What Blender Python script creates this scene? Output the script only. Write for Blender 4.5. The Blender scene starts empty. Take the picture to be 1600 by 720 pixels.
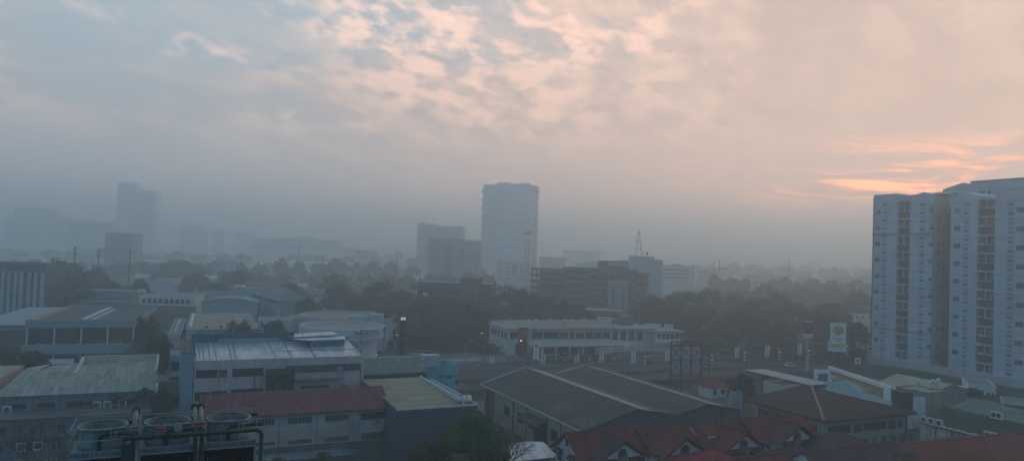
import bpy, math, random
import numpy as np
from mathutils import Vector, Matrix
R_ = math.radians
random.seed(7)
sc = bpy.context.scene
COL = sc.collection

# ------------------------------------------------------------------ camera
W0, H0, F0 = 1600.0, 720.0, 1143.0
CAMZ = 36.0
PITCH, ROLL = R_(1.5), R_(1.9)
fwd = Vector((0, math.cos(PITCH), math.sin(PITCH)))
right0 = Vector((1, 0, 0)); up0 = right0.cross(fwd)
right = right0*math.cos(ROLL) + up0*math.sin(ROLL)
up = up0*math.cos(ROLL) - right0*math.sin(ROLL)
cam_d = bpy.data.cameras.new('camera'); cam = bpy.data.objects.new('camera', cam_d); COL.objects.link(cam)
cam_d.sensor_width = 36.0; cam_d.lens = 36.0*F0/W0
cam_d.clip_start = 0.5; cam_d.clip_end = 30000
CP = Vector((0, 0, CAMZ))
cam.matrix_world = Matrix(((right.x, up.x, -fwd.x, CP.x), (right.y, up.y, -fwd.y, CP.y), (right.z, up.z, -fwd.z, CP.z), (0, 0, 0, 1)))
sc.camera = cam

# ------------------------------------------------------------------ colour management / render
sc.view_settings.view_transform = 'Standard'; sc.view_settings.look = 'None'
sc.view_settings.gamma = 1; sc.view_settings.use_curve_mapping = False
sc.view_settings.exposure = 0.3
sc.render.engine = 'CYCLES'
cy = sc.cycles
cy.use_denoising = True
cy.max_bounces = 6; cy.diffuse_bounces = 3; cy.glossy_bounces = 2; cy.transmission_bounces = 2
cy.volume_bounces = 3; cy.transparent_max_bounces = 6
cy.use_adaptive_sampling = True; cy.adaptive_threshold = 0.02
cy.sample_clamp_indirect = 4.0

# ------------------------------------------------------------------ sky (world)
SUN_AZ, SUN_EL = R_(33.0), R_(6.5)          # azimuth measured clockwise from +Y
w = bpy.data.worlds.new('World'); sc.world = w; w.use_nodes = True
nt = w.node_tree; nt.nodes.clear()
def N(t, **kw):
    n = nt.nodes.new(t)
    for k, v in kw.items(): setattr(n, k, v)
    return n
def L(a, b): nt.links.new(a, b)
def setin(sock, v):
    if isinstance(v, (int, float)): sock.default_value = v
    elif isinstance(v, tuple): sock.default_value = v if len(v) == len(sock.default_value) else (*v, 1)
    else: L(v, sock)
def M_(op, a, b=0.0, c=None, clamp=False):
    n = N('ShaderNodeMath', operation=op); n.use_clamp = clamp
    setin(n.inputs[0], a); setin(n.inputs[1], b)
    if c is not None: setin(n.inputs[2], c)
    return n.outputs[0]
def ramp(v, a, b, lo=0.0, hi=1.0):
    n = N('ShaderNodeMapRange', interpolation_type='SMOOTHSTEP')
    setin(n.inputs[0], v); setin(n.inputs[1], a); setin(n.inputs[2], b); setin(n.inputs[3], lo); setin(n.inputs[4], hi)
    return n.outputs[0]
def mix(f, a, b):
    n = N('ShaderNodeMix', data_type='RGBA'); setin(n.inputs[0], f); setin(n.inputs[6], a); setin(n.inputs[7], b)
    return n.outputs[2]
def noise(v, scale, detail=6, rough=.55, dist=0.0):
    n = N('ShaderNodeTexNoise'); setin(n.inputs['Vector'], v); n.inputs['Scale'].default_value = scale
    n.inputs['Detail'].default_value = detail; n.inputs['Roughness'].default_value = rough; n.inputs['Distortion'].default_value = dist
    return n.outputs['Fac']
tc = N('ShaderNodeTexCoord'); sep = N('ShaderNodeSeparateXYZ'); L(tc.outputs['Generated'], sep.inputs[0])
X, Y, Z = sep.outputs
el = M_('ARCSINE', Z)                                     # elevation, radians
az = M_('ARCTAN2', X, Y)                                  # 0 ahead, + to the right
zz = M_('ADD', M_('MAXIMUM', Z, 0.0), 0.22)
cx = M_('DIVIDE', X, zz); cyy = M_('DIVIDE', Y, zz)
# rotate the cloud sheet so that its bands fan out from the sunrise
ca, sa = math.cos(R_(38)), math.sin(R_(38))
rx = M_('SUBTRACT', M_('MULTIPLY', cx, ca), M_('MULTIPLY', cyy, sa))
ry = M_('ADD', M_('MULTIPLY', cx, sa), M_('MULTIPLY', cyy, ca))
cv = N('ShaderNodeCombineXYZ'); L(rx, cv.inputs[0]); L(M_('MULTIPLY', ry, 0.62), cv.inputs[1]); cv.inputs[2].default_value = 3.7
n1 = noise(cv.outputs[0], 1.15, 8, .56, .25)
n2 = noise(cv.outputs[0], 4.6, 9, .62, .45)
n3 = noise(cv.outputs[0], 0.55, 4, .5, .2)
sky = N('ShaderNodeTexSky', sky_type='NISHITA'); sky.sun_disc = False
sky.sun_elevation = SUN_EL; sky.sun_rotation = SUN_AZ; sky.air_density = 1.6; sky.dust_density = 2.5; sky.altitude = 30
skm = N('ShaderNodeVectorMath', operation='SCALE'); L(sky.outputs[0], skm.inputs[0]); skm.inputs['Scale'].default_value = 0.075
# clear air: physical sky softened towards the pale blue of dawn
clear = mix(ramp(el, 0.0, 0.32), (0.46, 0.46, 0.49), (0.42, 0.56, 0.68))
clear = mix(0.25, clear, skm.outputs[0])
# grey-mauve deck with peach lit edges
deck = mix(ramp(az, -0.5, 0.45), (0.40, 0.42, 0.45), (0.56, 0.47, 0.43))
deck = mix(M_('MULTIPLY', ramp(n2, .42, .62), 0.60), deck, (0.78, 0.64, 0.55))
deck = mix(M_('MULTIPLY', ramp(n1, .42, .60), 0.28), deck, (0.40, 0.37, 0.38))
lit = mix(ramp(az, -0.45, 0.3), (0.62, 0.47, 0.45), (1.02, 0.74, 0.58))
cov = M_('ADD', M_('ADD', M_('MULTIPLY', n1, 0.72), M_('MULTIPLY', n2, 0.30)), M_('MULTIPLY', ramp(az, -0.55, 0.35), 0.20))
cov = M_('ADD', cov, M_('MULTIPLY', ramp(el, 0.30, 0.06), 0.10))
cmask = ramp(cov, 0.42, 0.76)
s1 = mix(cmask, clear, deck)
edge = M_('MULTIPLY', ramp(cov, 0.52, 0.62), ramp(cov, 0.76, 0.64))
edge = M_('MULTIPLY', edge, ramp(n2, .40, .62))
bandc = M_('MULTIPLY', ramp(az, -0.50, -0.05), ramp(az, 0.42, 0.10))
edge = M_('MULTIPLY', edge, M_('ADD', M_('MULTIPLY', bandc, .40), 0.08))
s2 = mix(edge, s1, lit)
pvv = N('ShaderNodeCombineXYZ'); L(M_('ADD', M_('MULTIPLY', az, 1.0), M_('MULTIPLY', el, 0.5)), pvv.inputs[0]); L(M_('MULTIPLY', el, 1.9), pvv.inputs[1]); pvv.inputs[2].default_value = 5.1
n5 = noise(pvv.outputs[0], 24.0, 6, .55, .1); n6 = noise(pvv.outputs[0], 5.0, 3, .5, .1); n7 = noise(pvv.outputs[0], 44.0, 5, .6, .15)
hi = ramp(M_('SUBTRACT', el, M_('MULTIPLY', az, 0.10)), 0.20, 0.26)
mid = M_('MULTIPLY', ramp(el, 0.12, 0.17), 0.6)
sidew = M_('MULTIPLY', ramp(az, -0.95, -0.15), ramp(az, 0.45, 0.05))
puff = M_('MULTIPLY', M_('MULTIPLY', ramp(n5, .44, .64), ramp(n6, .40, .56)), M_('MULTIPLY', M_('MAXIMUM', hi, mid), sidew))
s2 = mix(M_('MULTIPLY', puff, .8), s2, (1.14, 0.84, 0.70))
s2 = mix(M_('MULTIPLY', M_('MULTIPLY', ramp(n7, .46, .62), ramp(n6, .42, .58)), .24), s2, (0.84, 0.68, 0.60))
s2 = mix(M_('MULTIPLY', M_('MULTIPLY', ramp(n5, .52, .38), ramp(el, .08, .2)), .16), s2, (0.47, 0.46, 0.48))
dz3 = M_('DIVIDE', M_('ADD', az, R_(3)), 0.24); de3 = M_('DIVIDE', M_('SUBTRACT', el, M_('ADD', M_('MULTIPLY', az, -0.12), R_(11.3))), 0.045)
g3 = M_('EXPONENT', M_('MULTIPLY', M_('ADD', M_('MULTIPLY', dz3, dz3), M_('MULTIPLY', de3, de3)), -1.0))
s2 = mix(M_('MULTIPLY', M_('MULTIPLY', g3, ramp(n5, .36, .60)), .85), s2, (1.02, 0.74, 0.60))
# burning streaks low over the sunrise
sv = N('ShaderNodeCombineXYZ'); L(M_('ADD', M_('MULTIPLY', az, 7.0), M_('MULTIPLY', el, 14.0)), sv.inputs[0]); L(M_('MULTIPLY', el, 52.0), sv.inputs[1]); sv.inputs[2].default_value = 1.3
n4 = noise(sv.outputs[0], 1.0, 8, .62, .6)
dz = M_('DIVIDE', M_('SUBTRACT', az, R_(35)), 0.24); de = M_('DIVIDE', M_('SUBTRACT', el, R_(5.4)), 0.034)
g = M_('EXPONENT', M_('MULTIPLY', M_('ADD', M_('MULTIPLY', dz, dz), M_('MULTIPLY', de, de)), -1.0))
burn = M_('MULTIPLY', M_('MINIMUM', M_('MULTIPLY', g, 1.5), 1.0), ramp(n4, .42, .60), clamp=True)
s3 = mix(burn, s2, mix(ramp(n4, .50, .62), (2.6, 0.78, 0.24), (4.8, 1.7, 0.40)))
dz2 = M_('DIVIDE', M_('SUBTRACT', az, R_(36)), 0.5); de2 = M_('DIVIDE', M_('SUBTRACT', el, R_(8)), 0.16)
g2 = M_('EXPONENT', M_('MULTIPLY', M_('ADD', M_('MULTIPLY', dz2, dz2), M_('MULTIPLY', de2, de2)), -1.0))
s4 = mix(M_('MULTIPLY', g2, 0.25), s3, (0.95, 0.62, 0.44))
# behind the camera the sky is the blue of the west; below the horizon a dull ground tone
back = ramp(Y, 0.35, -0.25)
low = M_('MULTIPLY', ramp(el, 0.21, 0.03), M_('SUBTRACT', 0.85, M_('MULTIPLY', burn, 0.7)))
s4 = mix(low, s4, mix(ramp(az, -0.55, 0.40), (0.60, 0.54, 0.56), (0.95, 0.68, 0.58)))
sca = N('ShaderNodeVectorMath', operation='MULTIPLY'); L(s4, sca.inputs[0]); L(mix(ramp(az, -0.6, 0.1), (1.02, 1.02, 1.01), (1.20, 1.03, 0.94)), sca.inputs[1])
s5 = mix(back, sca.outputs[0], (0.135, 0.31, 0.49))
s6 = mix(ramp(el, 0.50, 0.95), s5, (0.12, 0.26, 0.38))
s7 = mix(ramp(Z, 0.0, -0.03), s6, (0.13, 0.16, 0.18))
bg = N('ShaderNodeBackground'); L(s7, bg.inputs[0]); bg.inputs[1].default_value = 0.98
wo = N('ShaderNodeOutputWorld'); L(bg.outputs[0], wo.inputs[0])

# ------------------------------------------------------------------ sun
sd = bpy.data.lights.new('sun', 'SUN'); so = bpy.data.objects.new('sun', sd); COL.objects.link(so)
sd.energy = 0.6; sd.angle = R_(12); sd.color = (1, .60, .38)
sdir = Vector((math.sin(SUN_AZ)*math.cos(SUN_EL), math.cos(SUN_AZ)*math.cos(SUN_EL), math.sin(SUN_EL)))
so.rotation_euler = sdir.to_track_quat('Z', 'Y').to_euler(); so.location = (0, 0, 300)

# ================================================================== geometry of the view (surveying helpers)
def ray(px, py): return fwd*F0 + right*(px-W0/2) + up*(H0/2-py)
def Pz(px, py, z):
    d = ray(px, py); t = (z-CAMZ)/d.z; return CP + d*t
def Pd(px, py, D):
    d = ray(px, py); return CP + d*(D/d.y)
def Pv(px, py, p0, ang):
    """the point seen at a pixel on the vertical plane through p0 with plan direction ang"""
    n = Vector((-math.sin(ang), math.cos(ang), 0)); d = ray(px, py)
    return CP + d*((Vector(p0)-CP).dot(n)/d.dot(n))
def hz(px): return 390 + (px-800)*math.tan(ROLL)
ANG = R_(25)
U = Vector((math.cos(ANG), math.sin(ANG), 0)); V = Vector((-math.sin(ANG), math.cos(ANG), 0))
def us(u, s, z=0): return U*u + V*s + Vector((0, 0, z))

# ================================================================== materials
MATS = {}
def newmat(name):
    m = bpy.data.materials.new(name); m.use_nodes = True
    t = m.node_tree; b = t.nodes['Principled BSDF']
    return m, t, b
def mt_noise(t, co, scale, detail=5, rough=.6, vec=None):
    mp = t.nodes.new('ShaderNodeMapping'); t.links.new(co, mp.inputs[0]); mp.inputs['Scale'].default_value = vec or (1, 1, 1)
    n = t.nodes.new('ShaderNodeTexNoise'); t.links.new(mp.outputs[0], n.inputs['Vector'])
    n.inputs['Scale'].default_value = scale; n.inputs['Detail'].default_value = detail; n.inputs['Roughness'].default_value = rough
    return n.outputs['Fac']
def mt_range(t, v, a, b, lo=0., hi=1.):
    n = t.nodes.new('ShaderNodeMapRange'); t.links.new(v, n.inputs[0])
    for i, x in enumerate((a, b, lo, hi)): n.inputs[i+1].default_value = x
    return n.outputs[0]
def mt_mix(t, f, a, b):
    n = t.nodes.new('ShaderNodeMix'); n.data_type = 'RGBA'
    for s, v in ((0, f), (6, a), (7, b)):
        if isinstance(v, tuple): n.inputs[s].default_value = (*v, 1)
        elif isinstance(v, float): n.inputs[s].default_value = v
        else: t.links.new(v, n.inputs[s])
    return n.outputs[2]
def paint(name, col, rough=.75, dirt=.45, dirtcol=None, streak=True, scale=.35, panel=0):
    """painted or rendered wall: blotches, and rain streaks that run down it"""
    if name in MATS: return MATS[name]
    m, t, b = newmat(name); co = t.nodes.new('ShaderNodeTexCoord').outputs['Object']
    dc = dirtcol or tuple(c*.45 for c in col)
    f1 = mt_range(t, mt_noise(t, co, scale, 7, .65), .40, .78, 0, dirt)
    c = mt_mix(t, f1, col, dc)
    if streak:
        f2 = mt_range(t, mt_noise(t, co, 1.0, 6, .7, (1.6, 1.6, .10)), .52, .74, 0, dirt*1.1)
        c = mt_mix(t, f2, c, dc)
    f3 = mt_noise(t, co, 9.0, 3, .6)
    c = mt_mix(t, mt_range(t, f3, .3, .7, 0, .18), c, tuple(x*.7 for x in col))
    t.links.new(c, b.inputs['Base Color']); b.inputs['Roughness'].default_value = rough
    b.inputs['Specular IOR Level'].default_value = .25
    MATS[name] = m; return m
def corrug(name, col, axis='X', pitch=.30, rough=.55, rust=.35, rustcol=(.10, .06, .045), metal=0.0, depth=.5, sheet=True):
    """ribbed roofing sheet; ribs run down the slope, sheets differ a little, rust in patches"""
    if name in MATS: return MATS[name]
    m, t, b = newmat(name); co = t.nodes.new('ShaderNodeTexCoord').outputs['Object']
    wv = t.nodes.new('ShaderNodeTexWave'); wv.bands_direction = axis; wv.wave_profile = 'SIN'
    wv.inputs['Scale'].default_value = .314/pitch; t.links.new(co, wv.inputs['Vector'])
    wv.inputs['Distortion'].default_value = 0
    bp = t.nodes.new('ShaderNodeBump'); bp.inputs['Strength'].default_value = depth; bp.inputs['Distance'].default_value = .05
    t.links.new(wv.outputs['Fac'], bp.inputs['Height']); t.links.new(bp.outputs[0], b.inputs['Normal'])
    long = (.12, 1.4, 1.4) if axis == 'Y' else (1.4, .12, 1.4)
    c = mt_mix(t, mt_range(t, mt_noise(t, co, .8, 6, .65, long), .42, .72, 0, .5), col, tuple(x*.6 for x in col))
    c = mt_mix(t, mt_range(t, mt_noise(t, co, .14, 8, .7), .50, .70, 0, rust), c, rustcol)
    if sheet:
        mp = t.nodes.new('ShaderNodeMapping'); t.links.new(co, mp.inputs[0]); mp.inputs['Scale'].default_value = (1.1, .17, 1) if axis == 'X' else (.17, 1.1, 1)
        vo = t.nodes.new('ShaderNodeTexVoronoi'); t.links.new(mp.outputs[0], vo.inputs['Vector']); vo.distance = 'CHEBYCHEV'
        vo.inputs['Scale'].default_value = 1; vo.inputs['Randomness'].default_value = .35
        s = t.nodes.new('ShaderNodeSeparateColor'); t.links.new(vo.outputs['Color'], s.inputs[0])
        c = mt_mix(t, mt_range(t, s.outputs[0], .3, 1, 0, .6), c, tuple(min(1, x*1.6+.012) for x in col))
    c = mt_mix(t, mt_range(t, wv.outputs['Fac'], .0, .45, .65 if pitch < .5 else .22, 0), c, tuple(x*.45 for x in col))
    t.links.new(c, b.inputs['Base Color']); b.inputs['Roughness'].default_value = rough; b.inputs['Metallic'].default_value = metal
    b.inputs['Specular IOR Level'].default_value = .16 if metal else .06
    MATS[name] = m; return m
def plain(name, col, rough=.6, metal=0., emit=0.):
    if name in MATS: return MATS[name]
    m, t, b = newmat(name); co = t.nodes.new('ShaderNodeTexCoord').outputs['Object']
    c = mt_mix(t, mt_range(t, mt_noise(t, co, 2.5, 5, .6), .35, .7, 0, .35), col, tuple(x*.6 for x in col))
    b.inputs['Specular IOR Level'].default_value = .2
    t.links.new(c, b.inputs['Base Color']); b.inputs['Roughness'].default_value = rough; b.inputs['Metallic'].default_value = metal
    if emit: b.inputs['Emission Color'].default_value = (*col, 1); b.inputs['Emission Strength'].default_value = emit
    MATS[name] = m; return m
def glass(name='window_glass', col=(.018, .022, .026)):
    if name in MATS: return MATS[name]
    m, t, b = newmat(name); co = t.nodes.new('ShaderNodeTexCoord').outputs['Object']
    oi = t.nodes.new('ShaderNodeObjectInfo')
    c = mt_mix(t, mt_range(t, oi.outputs['Random'], .2, 1, 0, .6), col, tuple(x*2.6+.01 for x in col))
    t.links.new(c, b.inputs['Base Color']); b.inputs['Roughness'].default_value = .18; b.inputs['Specular IOR Level'].default_value = .35
    MATS[name] = m; return m
def ground_mat(name, cols, s1=.02, s2=.25, rough=.95):
    m, t, b = newmat(name); co = t.nodes.new('ShaderNodeTexCoord').outputs['Object']
    c = mt_mix(t, mt_range(t, mt_noise(t, co, s1, 8, .65), .42, .58), cols[0], cols[1])
    c = mt_mix(t, mt_range(t, mt_noise(t, co, s2, 8, .7), .45, .75, 0, .8), c, cols[2])
    t.links.new(c, b.inputs['Base Color']); b.inputs['Roughness'].default_value = rough; b.inputs['Specular IOR Level'].default_value = .15
    MATS[name] = m; return m
def leafmat(name, c1, c2, sc_=.55):
    m, t, b = newmat(name); co = t.nodes.new('ShaderNodeTexCoord').outputs['Object']
    oi = t.nodes.new('ShaderNodeObjectInfo')
    c = mt_mix(t, mt_range(t, mt_noise(t, co, sc_, 5, .65), .38, .62), c1, c2)
    c = mt_mix(t, mt_range(t, oi.outputs['Random'], 0, 1, 0, .8), c, (c1[0]*1.25+.004, c1[1]*1.35, c1[2]*.9))
    t.links.new(c, b.inputs['Base Color']); b.inputs['Roughness'].default_value = .6; b.inputs['Specular IOR Level'].default_value = .25
    MATS[name] = m; return m

GL = glass()
GL2 = glass('tinted_glass', (.03, .045, .055))
FRW = plain('white_frame', (.42, .43, .42)); FRD = plain('dark_frame', (.06, .065, .07))
STEEL = plain('galvanised_steel', (.30, .31, .32), .45, .4)
DKMET = plain('dark_metal', (.05, .052, .055), .5, .3)
CONC = paint('weathered_concrete', (.24, .235, .22), .9, .8, (.07, .072, .07))
CONCD = paint('stained_concrete', (.13, .13, .125), .9, .9, (.03, .032, .033))
WHITE = paint('white_plaster', (.60, .60, .57), .8, .5, (.25, .25, .24))
CREAM = paint('cream_plaster', (.50, .47, .38), .8, .5)
PALE = paint('pale_grey_render', (.40, .42, .43), .8, .45)
FLATR = paint('flat_roof_screed', (.22, .22, .21), .95, .8, (.09, .09, .09), streak=False, scale=.15)
LEAF1 = leafmat('mango_leaves', (.016, .055, .014), (.075, .165, .045))
LEAF2 = leafmat('street_tree_leaves', (.018, .032, .016), (.042, .060, .030))
LEAF3 = leafmat('far_tree_leaves', (.020, .032, .020), (.045, .060, .038))
BARK = paint('bark', (.09, .075, .06), .95, .6)

# ================================================================== mesh builder
class MB:
    def __init__(s): s.v = []; s.f = []
    def add(s, vs, fs):
        o = len(s.v); s.v += [tuple(x) for x in vs]; s.f += [tuple(i+o for i in f) for f in fs]; return s
    def box(s, x0, x1, y0, y1, z0, z1):
        return s.add([(x0, y0, z0), (x1, y0, z0), (x1, y1, z0), (x0, y1, z0), (x0, y0, z1), (x1, y0, z1), (x1, y1, z1), (x0, y1, z1)],
                     [(3, 2, 1, 0), (4, 5, 6, 7), (0, 1, 5, 4), (1, 2, 6, 5), (2, 3, 7, 6), (3, 0, 4, 7)])
    def prism(s, poly, z0, z1):
        n = len(poly)
        return s.add([(x, y, z0) for x, y in poly]+[(x, y, z1) for x, y in poly],
                     [tuple(range(n-1, -1, -1)), tuple(range(n, 2*n))]+[(i, (i+1) % n, n+(i+1) % n, n+i) for i in range(n)])
    def extx(s, prof, x0, x1):      # profile in (y,z), extruded along x
        n = len(prof)
        return s.add([(x0, y, z) for y, z in prof]+[(x1, y, z) for y, z in prof],
                     [tuple(range(n)), tuple(range(2*n-1, n-1, -1))]+[(i, n+i, n+(i+1) % n, (i+1) % n) for i in range(n)])
    def exty(s, prof, y0, y1):      # profile in (x,z), extruded along y
        n = len(prof)
        return s.add([(x, y0, z) for x, z in prof]+[(x, y1, z) for x, z in prof],
                     [tuple(range(n-1, -1, -1)), tuple(range(n, 2*n))]+[(i, (i+1) % n, n+(i+1) % n, n+i) for i in range(n)])
    def slab(s, pts, th=.12):       # roof panel: top polygon in 3-D with thickness below
        n = len(pts)
        return s.add(list(pts)+[(p[0], p[1], p[2]-th) for p in pts],
                     [tuple(range(n)), tuple(range(2*n-1, n-1, -1))]+[(i, n+i, n+(i+1) % n, (i+1) % n) for i in range(n)])
    def tube(s, p, q, r, r2=None, n=8):
        p, q = Vector(p), Vector(q); d = q-p
        if d.length < 1e-6: return s
        r2 = r if r2 is None else r2
        a = d.orthogonal().normalized(); b = d.normalized().cross(a)
        vs = []
        for c, rr in ((p, r), (q, r2)):
            for i in range(n):
                t = 2*math.pi*i/n; vs.append(c + (a*math.cos(t)+b*math.sin(t))*rr)
        return s.add(vs, [(i, (i+1) % n, n+(i+1) % n, n+i) for i in range(n)]+[tuple(range(n-1, -1, -1)), tuple(range(n, 2*n))])
    def path(s, pts, r, n=8):
        for a, b in zip(pts, pts[1:]): s.tube(a, b, r, n=n)
        return s
    def lathe(s, prof, c=(0, 0), n=32):   # profile of (radius, z)
        m = len(prof); vs = []
        for r, z in prof:
            for i in range(n):
                t = 2*math.pi*i/n; vs.append((c[0]+r*math.cos(t), c[1]+r*math.sin(t), z))
        fs = [(k*n+i, k*n+(i+1) % n, (k+1)*n+(i+1) % n, (k+1)*n+i) for k in range(m-1) for i in range(n)]
        return s.add(vs, fs+[tuple(range(n-1, -1, -1)), tuple(range((m-1)*n, m*n))])
    def islands(s):
        par = list(range(len(s.v)))
        def fd(i):
            while par[i] != i: par[i] = par[par[i]]; i = par[i]
            return i
        for f in s.f:
            a = fd(f[0])
            for j in f[1:]: par[fd(j)] = a
        out = {}
        for i in range(len(s.v)): out.setdefault(fd(i), [[], {}, []])
        for i in range(len(s.v)): g = out[fd(i)]; g[1][i] = len(g[0]); g[0].append(s.v[i])
        for f in s.f: g = out[fd(f[0])]; g[2].append(tuple(g[1][j] for j in f))
        res = []
        for g in out.values(): m = MB(); m.v = g[0]; m.f = g[2]; res.append(m)
        return res
    def mesh(s, name, mat, smooth=False):
        me = bpy.data.meshes.new(name); me.from_pydata(s.v, [], s.f); me.materials.append(mat)
        if smooth:
            for p in me.polygons: p.use_smooth = True
        me.validate(); me.update(); return me
    def build(s, name, mat, parent=None, smooth=False, label=None):
        if name in SPLIT:
            ii = s.islands()
            if 1 < len(ii) <= 100: return [put(i.mesh(name, mat, smooth), name, parent, label=label) for i in ii][0]
        return put(s.mesh(name, mat, smooth), name, parent, label=label)
def put(me, name, parent=None, loc=None, rotz=0., label=None):
    o = bpy.data.objects.new(name, me); COL.objects.link(o); o.parent = parent
    if loc is not None: o.location = loc
    if rotz: o.rotation_euler.z = rotz
    if label: o['label'] = label
    return o
def tag(o, label=None, cat=None, group=None, kind=None):
    if label: o['label'] = label
    if cat: o['category'] = cat
    if group: o['group'] = group
    if kind: o['kind'] = kind
    return o
def thing(name, label, cat, loc=(0, 0, 0), rotz=0., group=None):
    o = bpy.data.objects.new(name, None); COL.objects.link(o); o.location = loc; o.rotation_euler.z = rotz
    return tag(o, label, cat, group)
def children_map():
    m = {}
    for o in bpy.data.objects:
        if o.parent: m.setdefault(o.parent.name, []).append(o)
    return m
def dup(root, loc, rotz=None, scale=None, label=None, group=None):
    def rec(o, par):
        c = o.copy(); COL.objects.link(c); c.parent = par
        for k in KIDS.get(o.name, []): rec(k, c)
        return c
    KIDS = {}
    def reg(o):
        KIDS[o.name] = list(o.children)
        for k in o.children: reg(k)
    reg(root)
    r = rec(root, None); r.location = loc
    if rotz is not None: r.rotation_euler.z = rotz
    if scale is not None: r.scale = scale if isinstance(scale, tuple) else (scale,)*3
    if label: r['label'] = label
    if group: r['group'] = group
    return r

# ------------------------------------------------------------------ a building: local x along the front, y to the back, z up
WM = {}
def window_meshes(w, h, nm, nh, fr, gl, name='window'):
    k = (round(w, 2), round(h, 2), nm, nh, fr.name, gl.name, name)
    if k not in WM:
        t = .07 if w > .8 else .05
        m = MB(); m.box(-w/2, w/2, -.09, 0, 0, t); m.box(-w/2, w/2, -.09, 0, h-t, h)
        m.box(-w/2, -w/2+t, -.088, 0, t, h-t); m.box(w/2-t, w/2, -.088, 0, t, h-t)
        for i in range(1, nm):
            x = -w/2+w*i/nm; m.box(x-t*.4, x+t*.4, -.07, -.03, t, h-t)
        for i in range(1, nh):
            z = h*i/nh; m.box(-w/2+t, w/2-t, -.065, -.03, z-t*.3, z+t*.3)
        g_ = MB(); g_.box(-w/2+t, w/2-t, -.028, -.005, t, h-t)
        WM[k] = (m.mesh(name, fr), g_.mesh('pane', gl))
    return WM[k]
SPLIT = set('pilaster balcony_slab balcony_post string_course slipped_sheet post column fin fins belt band roof_box roof_unit monitor painted_stripe barge_board porch_post drain_pipe balcony_stack roof_louvre roof_plant rain_pipe pipework side_post light_strip balcony_clutter ridge_strip shed_roof flashing slot roof_aerials window_band rib wall_unit deck_fitting flange mullions cradle foot crossarm lamp_arm'.split())
class Bld:
    def __init__(s, name, label, cat, p, ang, Lx, Dy, group=None, z=0):
        s.p = Vector((p[0], p[1], z)); s.ang = ang; s.L = Lx; s.D = Dy; s.z = z
        s.root = thing(name, label, cat, s.p, ang, group); s.count = {}; s.over = {}
    def x(s, px, py=500):          # metres along the front of what is seen at pixel column px
        q = Pv(px, py, s.p, s.ang); d = Vector((math.cos(s.ang), math.sin(s.ang), 0)); return (q-s.p).dot(d)
    def f(s, px, py):              # (x, z) on the front plane
        q = Pv(px, py, s.p, s.ang); d = Vector((math.cos(s.ang), math.sin(s.ang), 0)); return (q-s.p).dot(d), q.z-s.z
    def part(s, name, mb, mat, parent=None, label=None, smooth=False):
        return mb.build(name, mat, parent or s.root, smooth, label)
    def win(s, x, z, w, h, face='front', nm=2, nh=1, fr=None, gl=None, name='window', off=0., y=None, sub=True):
        fr = fr or FRW; gl = gl or GL
        a, b = window_meshes(w, h, nm, nh, fr, gl, name)
        if face == 'front': loc = (x, -off, z); r = 0
        elif face == 'left': loc = (-off, x, z); r = -math.pi/2
        elif face == 'right': loc = (s.L+off, x, z); r = math.pi/2
        else: loc = (x, s.D+off, z); r = math.pi
        if y is not None: loc = (loc[0], y, loc[2])
        k = s.count.get(name, 0); s.count[name] = k+1
        if k >= 100:
            s.over.setdefault(name, []).append((a, b, loc, r)); return
        o = put(a, name, s.root, loc, r); put(b, 'pane', o)
        return o
    def done(s):
        for name, lst in s.over.items():
            for which, nm in ((0, name), (1, 'pane')):
                m = MB(); mat = None
                for a, b, loc, r in lst:
                    me = (a, b)[which]; mat = me.materials[0]; c, n = math.cos(r), math.sin(r)
                    m.add([(v.co.x*c-v.co.y*n+loc[0], v.co.x*n+v.co.y*c+loc[1], v.co.z+loc[2]) for v in me.vertices], [tuple(p.vertices) for p in me.polygons])
                o = m.build(nm, mat, s.root); o['kind'] = 'stuff'
        s.over = {}
    def walls(s, H, mat, z0=0, name='wall', x0=0, x1=None, y0=0, y1=None, label=None):
        x1 = s.L if x1 is None else x1; y1 = s.D if y1 is None else y1
        return s.part(name, MB().box(x0, x1, y0, y1, z0, H), mat, label=label)
    def parapet(s, z0, z1, mat, t=.25, x0=0, x1=None, y0=0, y1=None, o=.06):
        x1 = s.L if x1 is None else x1; y1 = s.D if y1 is None else y1
        m = MB(); a, b, c, d = x0-o, x1+o, y0-o, y1+o
        m.box(a, b, c, c+t, z0, z1); m.box(a, b, d-t, d, z0, z1); m.box(a, a+t, c+t, d-t, z0, z1-.004); m.box(b-t, b, c+t, d-t, z0, z1-.004)
        return s.part('parapet', m, mat)
def quickflat(name, label, cat, px0, py0, ztop, px1, depth, ang=ANG, wall=None, roof=None, group=None, par=.8):
    p = Pz(px0, py0, ztop); b = Bld(name, label, cat, p, ang, 1, depth, group)
    b.L = b.x(px1, py0); b.H = ztop-par
    b.walls(b.H, wall or PALE)
    b.part('roof', MB().box(.02, b.L-.02, .02, depth-.02, b.H, b.H+.06), roof or FLATR)
    if par > .01: b.parapet(b.H, ztop, wall or PALE)
    return b
FARK, FARK2 = 1.55, 2.05     # everything beyond 430 m stands a quarter further out
def atD(name, label, cat, px0, px1, ytop, D, depth, ang=ANG, wall=None, roof=None, group=None, par=.8):
    if D >= 430: D *= FARK if D < 640 else FARK2
    """building at distance D, seen between two pixel columns with its roofline at ytop"""
    z = Pd(px0, ytop, D).z
    return quickflat(name, label, cat, px0, ytop, z, px1, depth, ang, wall, roof, group, par) if abs(z-CAMZ) > 4 else _atD(name, label, cat, px0, px1, ytop, D, depth, ang, wall, roof, group, par)
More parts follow.
